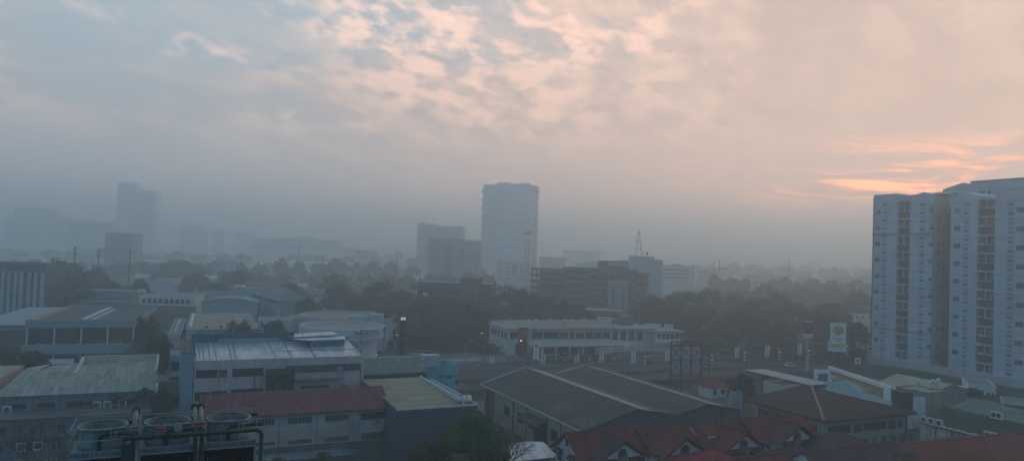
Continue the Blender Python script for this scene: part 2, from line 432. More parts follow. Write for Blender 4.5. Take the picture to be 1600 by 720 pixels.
def _atD(name, label, cat, px0, px1, ytop, D, depth, ang, wall, roof, group, par):
    p = Pd(px0, ytop, D); b = Bld(name, label, cat, p, ang, 1, depth, group)
    b.L = b.x(px1, ytop); b.H = p.z-par
    b.walls(b.H, wall or PALE)
    b.part('roof', MB().box(.02, b.L-.02, .02, depth-.02, b.H, b.H+.06), roof or FLATR)
    if par > .01: b.parapet(b.H, p.z, wall or PALE)
    return b
def gable(b, z0, rise, mat, oh=.5, axis='x', name='roof', x0=0, x1=None, y0=0, y1=None, wallmat=None, cap=None):
    x1 = b.L if x1 is None else x1; y1 = b.D if y1 is None else y1
    if axis == 'x':
        ym = (y0+y1)/2; k = rise/(ym-y0)
        r = b.part(name, MB().slab([(x0-oh, y0-oh, z0-oh*k), (x1+oh, y0-oh, z0-oh*k), (x1+oh, ym, z0+rise), (x0-oh, ym, z0+rise)]).slab([(x0-oh, ym, z0+rise), (x1+oh, ym, z0+rise), (x1+oh, y1+oh, z0-oh*k), (x0-oh, y1+oh, z0-oh*k)]), mat)
        if wallmat: b.part('gable_wall', MB().extx([(y0+.01, z0-.2), (y1-.01, z0-.2), (ym, z0+rise-.14)], x0+.01, x1-.01), wallmat)
        if cap: MB().tube((x0-oh, ym, z0+rise+.02), (x1+oh, ym, z0+rise+.02), .14, n=6).build('ridge_cap', cap, r)
    else:
        xm = (x0+x1)/2; k = rise/(xm-x0)
        r = b.part(name, MB().slab([(x0-oh, y1+oh, z0-oh*k), (x0-oh, y0-oh, z0-oh*k), (xm, y0-oh, z0+rise), (xm, y1+oh, z0+rise)]).slab([(xm, y1+oh, z0+rise), (xm, y0-oh, z0+rise), (x1+oh, y0-oh, z0-oh*k), (x1+oh, y1+oh, z0-oh*k)]), mat)
        if wallmat: b.part('gable_wall', MB().exty([(x0+.01, z0-.2), (x1-.01, z0-.2), (xm, z0+rise-.14)], y0+.01, y1-.01), wallmat)
        if cap: MB().tube((xm, y0-oh, z0+rise+.02), (xm, y1+oh, z0+rise+.02), .14, n=6).build('ridge_cap', cap, r)
    return r
def hip(b, z0, rise, mat, oh=.6, x0=0, x1=None, y0=0, y1=None, cap=None, name='roof'):
    x1 = b.L if x1 is None else x1; y1 = b.D if y1 is None else y1
    a, c, d, e = x0-oh, x1+oh, y0-oh, y1+oh; lx, ly = c-a, e-d
    if lx >= ly: R1, R2 = (a+ly/2, (d+e)/2, z0+rise), (c-ly/2, (d+e)/2, z0+rise)
    else: R1, R2 = ((a+c)/2, d+lx/2, z0+rise), ((a+c)/2, e-lx/2, z0+rise)
    A, B, C_, D_ = (a, d, z0), (c, d, z0), (c, e, z0), (a, e, z0)
    m = MB()
    if lx >= ly: m.slab([A, B, R2, R1]).slab([C_, D_, R1, R2]).slab([B, C_, R2]).slab([D_, A, R1]); hips = [(A, R1), (D_, R1), (B, R2), (C_, R2), (R1, R2)]
    else: m.slab([D_, A, R1, R2]).slab([B, C_, R2, R1]).slab([A, B, R1]).slab([C_, D_, R2]); hips = [(A, R1), (B, R1), (C_, R2), (D_, R2), (R1, R2)]
    r = b.part(name, m, mat)
    if cap:
        cm = MB()
        for p, q in hips: cm.tube(p, q, .13, n=6)
        cm.build('ridge_cap', cap, r)
    return r
def text_geo(s, size):
    c = bpy.data.curves.new('t', 'FONT'); c.body = s; c.size = size; c.extrude = .02; c.align_x = 'CENTER'
    c.space_character = 1.05
    o = bpy.data.objects.new('t', c); COL.objects.link(o)
    dg = bpy.context.evaluated_depsgraph_get(); me = o.evaluated_get(dg).to_mesh()
    vs = [tuple(v.co) for v in me.vertices]; fs = [tuple(p.vertices) for p in me.polygons]
    o.evaluated_get(dg).to_mesh_clear(); bpy.data.objects.remove(o); bpy.data.curves.remove(c)
    return vs, fs
def text_on(mb, s, size, x, y, z, sx=1.0):     # upright text facing -y
    vs, fs = text_geo(s, size); mb.add([(x+a*sx, y-c, z+b_) for a, b_, c in vs], fs)
# ================================================================== the setting
GND = ground_mat('ground_earth', ((.075, .078, .07), (.045, .055, .035), (.13, .125, .115)), .006, .05)
ASPH = ground_mat('asphalt', ((.050, .050, .052), (.065, .065, .066), (.035, .035, .036)), .05, .6)
PAVE = ground_mat('concrete_paving', ((.17, .165, .155), (.13, .13, .125), (.08, .08, .078)), .06, .5)
def sheet(name, pts, z, mat):
    me = bpy.data.meshes.new(name); me.from_pydata([(p[0], p[1], z) for p in pts], [], [tuple(range(len(pts)))]); me.materials.append(mat)
    o = put(me, name); o['kind'] = 'structure'; return o
gm = bpy.data.meshes.new('ground'); gv = []; gf = []
for i in range(41):
    for j in range(41):
        gv.append((-7000+350*i, -7000+350*j, 0))
for i in range(40):
    for j in range(40): gf.append((i*41+j, (i+1)*41+j, (i+1)*41+j+1, i*41+j+1))
gm.from_pydata(gv, [], gf); gm.materials.append(GND); put(gm, 'ground')['kind'] = 'structure'
def strip(name, u0, u1, s0, s1, z, mat): return sheet(name, [us(u0, s0), us(u1, s0), us(u1, s1), us(u0, s1)], z, mat)
strip('road', -900, 1500, 160, 214, .012, ASPH)
strip('road', 12, 17.5, -60, 160, .012, ASPH)
strip('pavement', -900, 1500, 214.2, 218, .016, PAVE)
for u0, u1, s0, s1 in ((20, 120, 219, 236), (54, 118, 128, 159)):
    strip('forecourt', u0, u1, s0, s1, .02, PAVE)
strip('yard', -160, 12, -40, 158, .008, PAVE)
strip('yard', 18, 52, 40, 158, .008, ASPH)
LINE = plain('road_paint', (.55, .55, .52), .7)
mk = MB()
for s_ in (167, 171, 178, 182, 191, 195):
    for k in range(60):
        a = us(-120+k*9, s_-.07); b = us(-117+k*9, s_-.07); c = us(-117+k*9, s_+.07); d = us(-120+k*9, s_+.07)
        mk.add([(q.x, q.y, .02) for q in (a, b, c, d)], [(0, 1, 2, 3)])
mk.build('road_markings', LINE)['kind'] = 'structure'
for k, s_ in enumerate((160, 214)):
    m = MB(); a, b = us(-900, s_), us(1500, s_); n = V*.15
    m.add([(a.x, a.y, 0), (b.x, b.y, 0), (b.x+n.x, b.y+n.y, 0), (a.x+n.x, a.y+n.y, 0), (a.x, a.y, .13), (b.x, b.y, .13), (b.x+n.x, b.y+n.y, .13), (a.x+n.x, a.y+n.y, .13)],
          [(4, 5, 6, 7), (0, 1, 5, 4), (2, 3, 7, 6)])
    m.build('kerb', CONC)['kind'] = 'structure'
# expressway walls and fences: one thing each
def lowwall(name, label, cat, s_, u0, u1, h, t, mat, posts=0, rails=False):
    r = thing(name, label, cat, us(u0, s_), ANG)
    m = MB().box(0, u1-u0, 0, t, 0, h); m.build('wall', mat, r)
    if posts:
        m = MB(); n = int((u1-u0)/posts)
        for i in range(n): m.box(i*posts, i*posts+.1, t*.3, t*.3+.1, h, h+1.1)
        if rails:
            m.box(0, u1-u0, t*.3+.02, t*.3+.06, h+1.0, h+1.06); m.box(0, u1-u0, t*.3+.02, t*.3+.06, h+.5, h+.55)
        m.build('railing', STEEL, r)
    return r
lowwall('barrier_wall', 'long stained concrete retaining wall on the near side of the expressway', 'barrier', 166, -60, 420, 1.6, .35, CONCD)
lowwall('barrier_wall', 'concrete barrier with wire fence on the far side of the expressway', 'barrier', 200, -60, 420, 1.1, .3, CONC, 3.0, True)
lowwall('median_barrier', 'low concrete median barrier down the middle of the expressway', 'barrier', 184, -60, 420, .9, .5, CONCD)
lowwall('kerb_wall', 'low white painted wall in front of the filling station forecourt', 'wall', 218.3, 42, 92, .7, .25, WHITE)

# ================================================================== trees
def crown_mesh(name, seed, R, H, base, nclump, nleaf, leaf, mat, flat=.75):
    rng = np.random.default_rng(seed)
    ph = rng.uniform(0, 2*np.pi, nclump); ct = rng.uniform(-.85, 1, nclump); st = np.sqrt(1-ct**2)
    rad = rng.uniform(.55, 1.0, nclump)**.6
    lob = 1+.22*np.sin(3*ph+seed)+.14*np.sin(5*ph+2*seed)
    hh = (H-base)/2; cz = base+hh
    C = np.stack([np.cos(ph)*st*R*rad*lob*.82, np.sin(ph)*st*R*rad*lob*.82, cz+ct*hh*rad*.85], 1)
    cr = rng.uniform(.16, .34, nclump)*R
    per = nleaf//nclump
    ci = np.repeat(np.arange(nclump), per); n = len(ci)
    d = rng.normal(size=(n, 3)); d[:, 2] += .35; d /= np.linalg.norm(d, axis=1)[:, None]
    rr = cr[ci]*rng.uniform(.55, 1.08, n)
    P = C[ci]+d*rr[:, None]*np.array([1, 1, flat])
    nrm = d+rng.normal(size=(n, 3))*.55; nrm /= np.linalg.norm(nrm, axis=1)[:, None]
    a = np.cross(nrm, rng.normal(size=(n, 3))); a /= np.linalg.norm(a, axis=1)[:, None]; b = np.cross(nrm, a)
    L_ = leaf*rng.uniform(.6, 1.25, n)[:, None]
    verts = np.stack([P-a*L_, P-b*L_*.55, P+a*L_, P+b*L_*.55], 1).reshape(-1, 3)
    me = bpy.data.meshes.new(name); me.vertices.add(4*n); me.vertices.foreach_set('co', verts.astype(np.float32).ravel())
    me.loops.add(4*n); me.loops.foreach_set('vertex_index', np.arange(4*n, dtype=np.int32))
    me.polygons.add(n); me.polygons.foreach_set('loop_start', np.arange(0, 4*n, 4, dtype=np.int32)); me.polygons.foreach_set('loop_total', np.full(n, 4, dtype=np.int32))
    me.materials.append(mat); me.update(calc_edges=True); me.validate(); return me, C
def trunk_mesh(C, H, base, r, seed):
    rnd = random.Random(seed); m = MB(); fork = base*.75
    m.tube((0, 0, -.3), (r*.4, -r*.3, fork), r*1.15, r*.8, 9)
    idx = rnd.sample(range(len(C)), min(7, len(C)))
    for i in idx:
        e = Vector(C[i]); mid = Vector((r*.4, -r*.3, fork)).lerp(e, .5)+Vector((0, 0, H*.05))
        m.tube((r*.4, -r*.3, fork-.1), mid, r*.5, r*.28, 6); m.tube(mid, e, r*.28, r*.08, 5)
    return m.mesh('trunk', BARK)
def tree_proto(seed, R, H, base, ncl, nl, leaf, mat, flat=.75, tr=.35):
    me, C = crown_mesh('crown', seed, R, H, base, ncl, nl, leaf, mat, flat)
    r = thing('tree', 'tree', 'tree', (0, 0, -100)); put(me, 'crown', r); put(trunk_mesh(C, H, base, tr, seed), 'trunk', r)
    return r
PROT = [tree_proto(11, 5.6, 10, .4, 62, 6600, .27, LEAF2), tree_proto(12, 6.5, 9.5, .6, 66, 6600, .29, LEAF2, .6), tree_proto(13, 5.0, 10.5, .4, 54, 6000, .27, LEAF2),
        tree_proto(14, 7.5, 9, 1.2, 60, 6000, .32, LEAF2, .5)]
FARP = [tree_proto(21, 6.0, 10, .4, 40, 2400, .5, LEAF3), tree_proto(22, 7.5, 9, .5, 44, 2400, .55, LEAF3, .5), tree_proto(23, 5.2, 10, .3, 34, 2000, .5, LEAF3)]
used = set()
def tree(px, ytop, D, wpx, label, group=None, far=False, name='tree', k=None, ground=0.):
    """tree whose crown top is seen at (px, ytop) from D metres away, crown wpx pixels wide"""
    if D >= 430: D *= 1.15 if D < 640 else 1.4
    P = Pd(px, ytop, D); H = max(3.0, P.z-ground)
    pr = FARP if far else PROT; i = (k if k is not None else random.randrange(len(pr))) % len(pr); pz = pr[i]
    ref = {0: 5.6, 1: 6.5, 2: 5.0, 3: 7.5}[i] if not far else {0: 6.0, 1: 7.5, 2: 5.2}[i]
    hr = (10, 9.5, 10.5, 9)[i] if not far else (10, 9, 10)[i]
    sxy = (wpx*D/F0/2)/ref/.95
    key = (far, i)
    if key not in used:
        used.add(key); r = pz; r.location = (P.x, P.y, ground); r.scale = (sxy, sxy, H/hr); r.rotation_euler.z = random.uniform(0, 6.28); r['label'] = label
        if group: r['group'] = group
    else:
        r = dup(pz, (P.x, P.y, ground), random.uniform(0, 6.28), (sxy, sxy, H/hr), label, group)
    return r
# the wood between the avenue and the offices, tree by tree
G1 = 'trees in the wood beyond the avenue'
for px, yt, D, wd, lb in (
    (530, 441, 330, 58, 'round dark tree behind the round cream building'), (597, 438, 335, 70, 'broad dark dome of a tree left of the low brown hall'),
    (655, 470, 290, 62, 'tree right of the tall dark pylon sign'), (612, 480, 262, 60, 'tree just behind the dark pylon sign'),
    (700, 462, 300, 60, 'tree in front of the low brown hall'), (748, 476, 285, 58, 'tree left of the corner of the white showroom'),
    (662, 500, 258, 60, 'low tree over the two parked jeeps'), (722, 500, 262, 56, 'tree beside the tall pole with transformers'),
    (690, 512, 250, 44, 'small tree behind the first white banner'), (800, 447, 330, 72, 'spreading tree behind the left end of the white showroom'),
    (856, 463, 312, 66, 'dark tree behind the red pylon of the white showroom'), (882, 466, 306, 26, 'narrow pointed tree before the ramped car park'),
    (915, 486, 300, 50, 'low tree at the foot of the ramped car park'), (770, 470, 345, 60, 'tree between the brown hall and the pale archway block'),
    (1030, 458, 330, 62, 'tree right of the pale stair tower'), (1075, 452, 345, 78, 'wide tree in front of the white office with strip windows'),
    (1050, 478, 300, 70, 'dark tree behind the right wing of the white showroom'), (1108, 448, 375, 50, 'thin crowned tree right of the white office'),
    (1150, 456, 370, 56, 'open crowned tree in the middle of the right hand wood'), (1098, 482, 292, 66, 'dark tree behind the red billboard frame'),
    (1150, 484, 285, 74, 'big dark tree to the right of the red billboard frame'), (1190, 496, 280, 60, 'tree with pale gaps behind the curved street lamp'),
    (1225, 500, 272, 46, 'tree just left of the blue and red pole sign'), (1285, 484, 292, 56, 'tree just behind the shell sign'),
    (1240, 470, 320, 60, 'tree above the blue and red pole sign'), (1190, 462, 345, 62, 'tree beside the low red roof in the wood'),
    (1300, 470, 330, 66, 'tree above and left of the shell sign'), (1340, 500, 280, 40, 'tree squeezed between shell sign and apartment tower'),
    (1345, 455, 400, 60, 'hazy tree touching the left edge of the apartment tower'), (1260, 448, 430, 66, 'hazy round tree in the middle distance on the right'),
    (575, 456, 345, 60, 'dark tree between the two broad domed trees'), (632, 452, 350, 56, 'tree left of the low brown hall roof slab'), (735, 466, 322, 56, 'dark tree right below the brown cube'), (830, 456, 345, 50, 'tree in front of the foot of the tall lattice mast'),
    (905, 474, 322, 44, 'dark tree before the middle of the ramped car park'), (1010, 470, 320, 48, 'tree just right of the pale stair tower foot'), (690, 452, 322, 46, 'tree standing before the pale bay of the brown hall'), (1170, 470, 320, 70, 'dark tree before the faded red roof in the wood'), (1215, 455, 360, 60, 'hazy tree behind the faded red roof in the wood'),
    (310, 425, 400, 60, 'tree just right of the arched white colonnade block'), (340, 440, 360, 40, 'low tree behind the arched teal hall'), (205, 445, 330, 60, 'tree behind the left end of the arched white colonnade block'), (520, 425, 420, 50, 'hazy tree at the foot of the thin dark pole'), (455, 440, 380, 50, 'tree behind the long teal block'), (128, 440, 300, 60, 'dark tree filling the gap between finned building and parking building'),
    (370, 420, 420, 56, 'dark tree behind the teal roofed halls'), (400, 424, 430, 52, 'second dark tree behind the teal roofed halls'),
    (282, 405, 470, 78, 'flat topped dark tree left of the teal halls'), (245, 420, 440, 60, 'tree behind the arched white colonnade block'),
    (95, 404, 330, 54, 'tall dark tree touching the finned building'), (118, 412, 320, 46, 'tree with a power pole rising from it'),
    (100, 428, 305, 70, 'wide tree beside the finned building'), (175, 436, 330, 50, 'tree between two power poles on the left'),
    (222, 432, 320, 34, 'small tree right of the third power pole'), (150, 418, 380, 50, 'hazy tree between the first two power poles'),
    (376, 496, 205, 42, 'small dark tree standing on the far side of the pink factory'), (430, 496, 216, 40, 'small tree before the tan flat roof'),
    (232, 490, 190, 44, 'green tree in the gap right of the open deck showroom'), (247, 516, 178, 50, 'darker tree left of the pink factory'),
    (45, 546, 150, 86, 'dark tree in front of the grey hip roofed building on the left'), (8, 540, 160, 50, 'dark tree at the left edge of the picture'),
    (480, 462, 285, 50, 'tree right of the teal hip roof'), (560, 470, 285, 60, 'tree behind the round building sign'),
    (1162, 582, 172, 46, 'dark round bush beside the red roofed kiosk'), (255, 600, 128, 34, 'dark shrub at the foot of the pale blue fire wall')):
    tree(px, yt, D, wd, lb, G1 if 'wood' in lb else None, name='tree')
for i, px in enumerate(list(range(560, 780, 20))+list(range(1075, 1350, 21))):
    D = 252+(i*37 % 23); tree(px, hz(px)+(36-3.5-(i*13 % 5)*.6)*F0/D, D, 34+(i*7 % 12), 'low bush in the dark undergrowth at the edge of the wood', 'bushes along the edge of the wood')
# hazy trees further out
G2 = 'hazy trees of the far wood'
rt = random.Random(5)
for D, lo, hi, n, yo in ((430, 1095, 1350, 9, 44), (520, 1100, 1360, 11, 31), (640, 1090, 1360, 13, 22), (820, 1085, 1370, 14, 12), (1100, 1080, 1360, 14, 6),
                         (470, 520, 780, 8, 42), (600, 430, 660, 8, 27), (760, 440, 660, 8, 17), (1000, 480, 660, 9, 8), (560, 230, 520, 9, 34), (520, 0, 230, 7, 40), (700, 60, 400, 9, 22), (480, 300, 500, 6, 48), (600, 840, 1080, 8, 34)):
    for i in range(n):
        px = lo+(hi-lo)*(i+.5)/n+rt.uniform(-8, 8); wd = rt.uniform(11, 20)*F0/D*1.0
        side = 'right of the offices' if lo > 1000 else ('left of the grey tower' if lo < 560 else 'behind the offices')
        tree(px, hz(px)+yo+rt.uniform(-4, 5), D, wd, 'pale hazy tree about %s metres off, %s' % (('four hundred', 'five hundred', 'six hundred', 'seven hundred', 'eight hundred')[min(4, int(D/100)-4)] if D < 900 else 'a thousand', side), G2, far=True)
# the big bright tree in the yard below, and its neighbours
def bigtree(name, label, px, yt, D, wpx, seed, nl, mat, base):
    P = Pd(px, yt, D); R = wpx*D/F0/2
    me, C = crown_mesh('crown', seed, R, P.z, base, 64, nl, .19, mat, .85)
    r = thing(name, label, 'tree', (P.x, P.y, 0)); put(me, 'crown', r); put(trunk_mesh(C, P.z, base, .38, seed), 'trunk', r); return r
bigtree('mango_tree', 'big bright green dome shaped mango tree before the dark blue wall', 745, 640, 104, 112, 41, 46000, LEAF1, 2.0)
bigtree('mango_tree', 'smaller darker green tree at the left foot of the dark blue wall', 672, 684, 108, 70, 42, 14000, LEAF2, 1.5)
bigtree('shrub', 'light green shrub in front of the long maroon roofed building', 507, 702, 110, 26, 43, 3000, LEAF1, .8)
bigtree('tree', 'leafy tree with bright tips beside the cooling tower pipe', 428, 716, 105, 60, 44, 5000, LEAF2, .8)
# bare trees at the lower left
def bare(label, px, py, D, h, seed):
    P = Pd(px, py, D); r = thing('bare_tree', label, 'tree', (P.x, P.y, 0)); rnd = random.Random(seed)
    m = MB(); m.tube((0, 0, -.2), (.2, 0, h*.4), .26, .2, 8); tw = MB()
    def grow(p, d, l, rad, k):
        q = p+d*l; (m if k > 3 else tw).tube(p, q, rad, rad*.65, 5)
        if k:
            for _ in range(3 if k > 2 else 2):
                nd = (d+Vector((rnd.uniform(-.8, .8), rnd.uniform(-.8, .8), rnd.uniform(-.15, .6)))).normalized(); grow(q, nd, l*rnd.uniform(.62, .85), rad*.6, k-1)
    for _ in range(4):
        d = Vector((rnd.uniform(-.9, .9), rnd.uniform(-.7, .7), .8)).normalized(); grow(Vector((.2, 0, h*.38)), d, h*.22, .13, 5)
    m.build('trunk', BARK, r); tw.build('branches', BARK, r); return r
bare('leafless spreading tree in front of the shabby block at lower left', 75, 700, 92, 13, 3)
bare('smaller leafless tree just left of the cooling towers', 106, 700, 84, 12, 8)
bare('grey leafless tree between the mango tree and the warehouse', 789, 690, 112, 8.5, 5)
# palms
def palm(label, px, ytop, D, h=None, name='palm_tree', fr=11, L_=2.6):
    P = Pd(px, ytop, D); h = P.z-1.0 if h is None else h
    r = thing(name, label, 'palm', (P.x, P.y, P.z-1.0-h)); m = MB().tube((0, 0, 0), (.2, .1, h), .16, .11, 8); m.build('trunk', BARK, r)
    f = MB()
    for i in range(fr):
        a = i*2.4; lift = .9-.9*(i/fr)
        for k in range(8):
            t0, t1 = k/8, (k+1)/8
            def pt(t): return Vector((.2+math.cos(a)*L_*t, .1+math.sin(a)*L_*t, h+L_*(lift*t-1.0*t*t)))
            p, q = pt(t0), pt(t1); n = Vector((-math.sin(a), math.cos(a), 0)); wd = .34*(1-t1)*L_/2.6+.06
            for sg in (-1, 1):
                for j in range(2):
                    pp = p.lerp(q, j/2); qq = p.lerp(q, j/2+.32); e = n*sg*wd*1.6+Vector((0, 0, -.3*wd))
                    f.add([pp, qq, qq+e*1.0+(q-p)*.4, pp+e*.95+(q-p)*.4], [(0, 1, 2, 3)])
    f.build('fronds', LEAF2, r); return r
palm('dark palm between the red roofs at the lower right', 1416, 697, 100)
palm('palm with drooping fronds at the foot of the mango tree', 714, 702, 96)
palm('young palm under the red billboard frame', 1057, 594, 186, L_=1.8)

# ================================================================== near left: cooling towers on the plant roof
CT = ANG
ctp = Pz(108, 709.5, 24.9)
PANEL = paint('galvanised_panel', (.17, .20, .21), .6, .7, (.07, .075, .075), scale=.8)
FIBRE = paint('fibreglass_shell', (.25, .28, .28), .6, .5, (.12, .13, .12), scale=.9)
PIPE = paint('green_pipe_paint', (.025, .05, .034), .45, .5, (.02, .022, .02), scale=1.2)
PIPEL = paint('insulated_pipe', (.20, .21, .18), .5, .5, (.09, .09, .08), scale=1.2)
BLK = plain('black_opening', (.006, .007, .008), .9)
REDV = plain('red_valve', (.42, .05, .03), .5)
plant = Bld('plant_building', 'grey roof block carrying the cooling towers at the lower left', 'building', ctp-U*3-V*3, CT, 22, 10)
plant.walls(20.4, CONCD); plant.part('roof', MB().box(-.2, 22.2, -.2, 10.2, 20.4, 20.7), CONC)
cw, cs = 2.75, 3.12
def cooling(i, label):
    r = thing('cooling_tower', label, 'cooling tower', ctp+U*(i*cs)+Vector((0, 0, -25)), CT)
    m = MB().box(0, cw, 0, .05, 24.74, 25.0).box(0, cw, cw-.05, cw, 20.9, 25.0).box(0, .05, .05, cw-.05, 20.9, 25.0).box(cw-.05, cw, .05, cw-.05, 20.9, 25.0).box(.05, cw-.05, .05, cw-.05, 24.9, 24.98)
    m.build('casing', PANEL, r)
    m = MB()
    for x in (0, cw-.09): m.box(x, x+.09, -.06, -.003, 20.7, 24.7)
    m.box(0, cw, -.07, -.004, 24.68, 24.76); m.box(0, cw, -.05, 0, 25.0, 25.08)
    for k in range(1, 6): m.box(cw*k/6-.02, cw*k/6+.02, -.045, -.002, 24.76, 25.0)
    m.build('frame', STEEL, r)
    MB().box(.05, cw-.05, .5, .55, 20.9, 24.9).build('louvre_opening', BLK, r)
    m = MB().tube((.2, .3, 24.2), (cw-.3, .3, 21), .012, n=4).tube((cw-.2, .32, 24.2), (.3, .32, 21), .012, n=4); m.build('brace', STEEL, r)
    c = (cw/2, cw/2); m = MB().lathe([(1.16, 25.0), (1.12, 25.2), (1.10, 25.85), (1.18, 26.05), (1.21, 26.05), (1.21, 26.1), (1.12, 26.1), (1.05, 25.85), (1.07, 25.1)], c, 40)
    cyl = m.build('fan_cylinder', FIBRE, r, True)
    m = MB()
    for k in range(10):
        t = 2*math.pi*k/10; m.box(c[0]+1.13*math.cos(t)-.02, c[0]+1.13*math.cos(t)+.02, c[1]+1.13*math.sin(t)-.02, c[1]+1.13*math.sin(t)+.02, 25.0, 26.0)
    m.build('rib', FIBRE, cyl)
    m = MB()
    for rr in (.2, .4, .6, .8, .98):
        pts = [(c[0]+rr*math.cos(t), c[1]+rr*math.sin(t), 26.28-.16*rr) for t in [2*math.pi*k/24 for k in range(25)]]; m.path(pts, .010, 4)
    for k in range(16):
        t = 2*math.pi*k/16; m.tube((c[0], c[1], 26.3), (c[0]+1.14*math.cos(t), c[1]+1.14*math.sin(t), 26.1), .011, n=4)
    m.build('fan_guard', DKMET, r)
    m = MB()
    for k in range(6):
        t = 2*math.pi*k/6; a = Vector((math.cos(t), math.sin(t), 0)); n = Vector((-math.sin(t), math.cos(t), 0)); o = Vector((c[0], c[1], 25.75))
        m.slab([o+a*.15-n*.06, o+a*1.0-n*.14+Vector((0, 0, .04)), o+a*1.0+n*.14-Vector((0, 0, .08)), o+a*.15+n*.06-Vector((0, 0, .04))], .02)
    m.tube((c[0], c[1], 25.3), (c[0], c[1], 25.95), .14, n=10); m.build('fan', DKMET, r)
    # bolts and sheaves scattered on the deck edge
    m = MB()
    for k in range(14):
        x = .15+k*(cw-.3)/13; m.box(x-.03, x+.03, .08, .14, 25.0, 25.06+.1*random.random())
    m.build('deck_fitting', FRW, r)
    # railing
    m = MB()
    for x in (0, cw/3, 2*cw/3, cw):
        for y in (-.05, cw): m.tube((x, y, 24.9), (x, y, 26.25), .034, n=5)
    for z in (25.6, 26.2):
        for y in (-.05, cw): m.tube((-.15, y, z), (cw+.15, y, z), .03, n=5)
        m.tube((0, -.05, z), (0, cw, z), .018, n=5)
    m.build('railing', STEEL, r)
    # hot water inlets
    for y in (.06, cw-.12):
        m = MB(); z = 25.88
        m.path([(1.3, y, 25.0), (1.3, y, z-.25), (1.36, y, z-.1), (1.5, y, z), (cw+.3, y, z)], .105, 10); o = m.build('inlet_pipe', PIPE, r)
        m = MB()
        for x in (2.0, 2.06): m.tube((x, y, z), (x+.03, y, z), .14, n=10)
        m.build('flange', STEEL, o)
    return r
cooling(0, 'leftmost cooling tower, nearest the bare trees'); cooling(1, 'middle cooling tower, left of the paired riser pipes'); cooling(2, 'right hand cooling tower, beside the bend of the green pipe')
def rt_at(x, y, z): q = ctp+U*x+V*y; return (q.x, q.y, z)
r = thing('pipe_header', 'long dark green header pipe crossing in front of the cooling towers', 'pipe', (0, 0, 0))
hx0 = 2.35; MB().path([rt_at(hx0, -.55, 25.62), rt_at(8.9, -.55, 25.62), rt_at(9.08, -.55, 25.57), rt_at(9.2, -.55, 25.42), rt_at(9.22, -.55, 25.2), rt_at(9.22, -.55, 20.7)], .115, 12).build('pipe', PIPE, r, True)
m = MB()
for x in (2.4, 3.7, 4.3, 4.9): m.tube(rt_at(x, -.55, 25.62), rt_at(x+.1, -.55, 25.62), .17, n=12)
m.build('flange', PIPE, r)
MB().tube(rt_at(4.35, -.72, 25.8), rt_at(4.65, -.72, 25.8), .05, n=8).tube(rt_at(4.5, -.72, 25.8), rt_at(4.5, -.6, 26.0), .03).build('valve', DKMET, r)
MB().box(-.3, .3, -.05, .05, -.07, .07).build('handle', REDV, r).location = rt_at(4.12, -.6, 26.02)
MB().tube((0, 0, 0), (0, .03, 0), .22, n=14).build('handwheel', STEEL, r).location = rt_at(4.95, -.7, 26.05)
def riser(label, x, col=1):
    r = thing('riser_pipe', label, 'pipe', (0, 0, 0))
    MB().path([rt_at(x, -.1, 25.5), rt_at(x, .3, 25.95), rt_at(x, cw-.6, 26.45)], .13, 12).build('pipe', PIPEL, r, True)
    MB().tube(rt_at(x, cw-.6, 26.45), rt_at(x, cw-.45, 26.5), .21, n=12).tube(rt_at(x, -.12, 25.52), rt_at(x, .0, 25.7), .2, n=12).build('flange', DKMET, r)
    MB().path([rt_at(x, -.3, 25.5), rt_at(x, -.3, 20.7)], .11, 10).build('downpipe', DKMET, r)
    MB().box(-.14, .14, -.06, .06, -.07, .07).build('handle', REDV, r).location = rt_at(x, -.05, 26.05)
riser('single pale riser pipe between the leftmost and middle cooling towers', cs-.23)
riser('left pipe of the riser pair between middle and right cooling towers', 2*cs-.38); riser('right pipe of the riser pair, beside the right hand cooling tower', 2*cs-.08)
r = thing('pipe_support', 'dark steel column standing between the first two cooling towers', 'support', rt_at(cs-.3, -.35, 0), CT)
MB().box(-.45, .05, -.1, .25, 20.7, 25.3).build('column', DKMET, r)
m = MB()
for z in np.arange(20.9, 26.8, .3): m.tube((.12, 0, z), (.42, 0, z), .015, n=4)
m.tube((.12, 0, 20.7), (.12, 0, 26.9), .02, n=4).tube((.42, 0, 20.7), (.42, 0, 26.9), .02, n=4); m.build('ladder', STEEL, r)
r = thing('pipe_support', 'dark lattice column standing between the middle and right cooling towers', 'support', rt_at(2*cs-.4, -.2, 0), CT)
m = MB()
for x in (0, .38): m.box(x, x+.06, 0, .06, 20.7, 25.4)
for k in range(14): m.tube((.03, .03, 20.8+k*.33), (.41, .03, 20.8+(k+1)*.33), .02, n=4)
m.build('column', DKMET, r)

# ================================================================== maroon roofed long building
MAROON = corrug('maroon_sheet', (.14, .040, .052), 'X', .42, .5, .3, (.07, .04, .04), depth=.8)
GREYW = paint('grey_rendered_wall', (.40, .44, .44), .85, .75, (.10, .11, .11))
b = Bld('long_factory', 'long two storey factory under a maroon ribbed roof with rows of windows', 'building', Pz(318, 651.6, 8.0), ANG, 1, 13)
b.L = b.x(607, 633)
b.walls(7.9, GREYW, y0=.3)
gable(b, 8.0, 2.4, MAROON, .45, wallmat=GREYW)
MB().box(-.4, b.L+.4, -.62, -.46, 7.62, 7.80).build('gutter', DKMET, b.root)
m = MB()
for px in (439, 498.3, 554.2): x = b.x(px, 660); m.box(x-.12, x+.12, .05, .3, 0, 7.8)
b.part('pilaster', m, GREYW)
x0 = b.x(385, 680); xe = b.x(553, 680)
b.part('painted_band', MB().box(x0-10, xe, .24, .297, 3.3, 4.9), paint('peach_band', (.50, .36, .25), .85, .7, (.13, .12, .11)))
b.part('ledge', MB().box(-.2, b.L+.2, -.25, .3, 1.6, 2.3), CONCD)
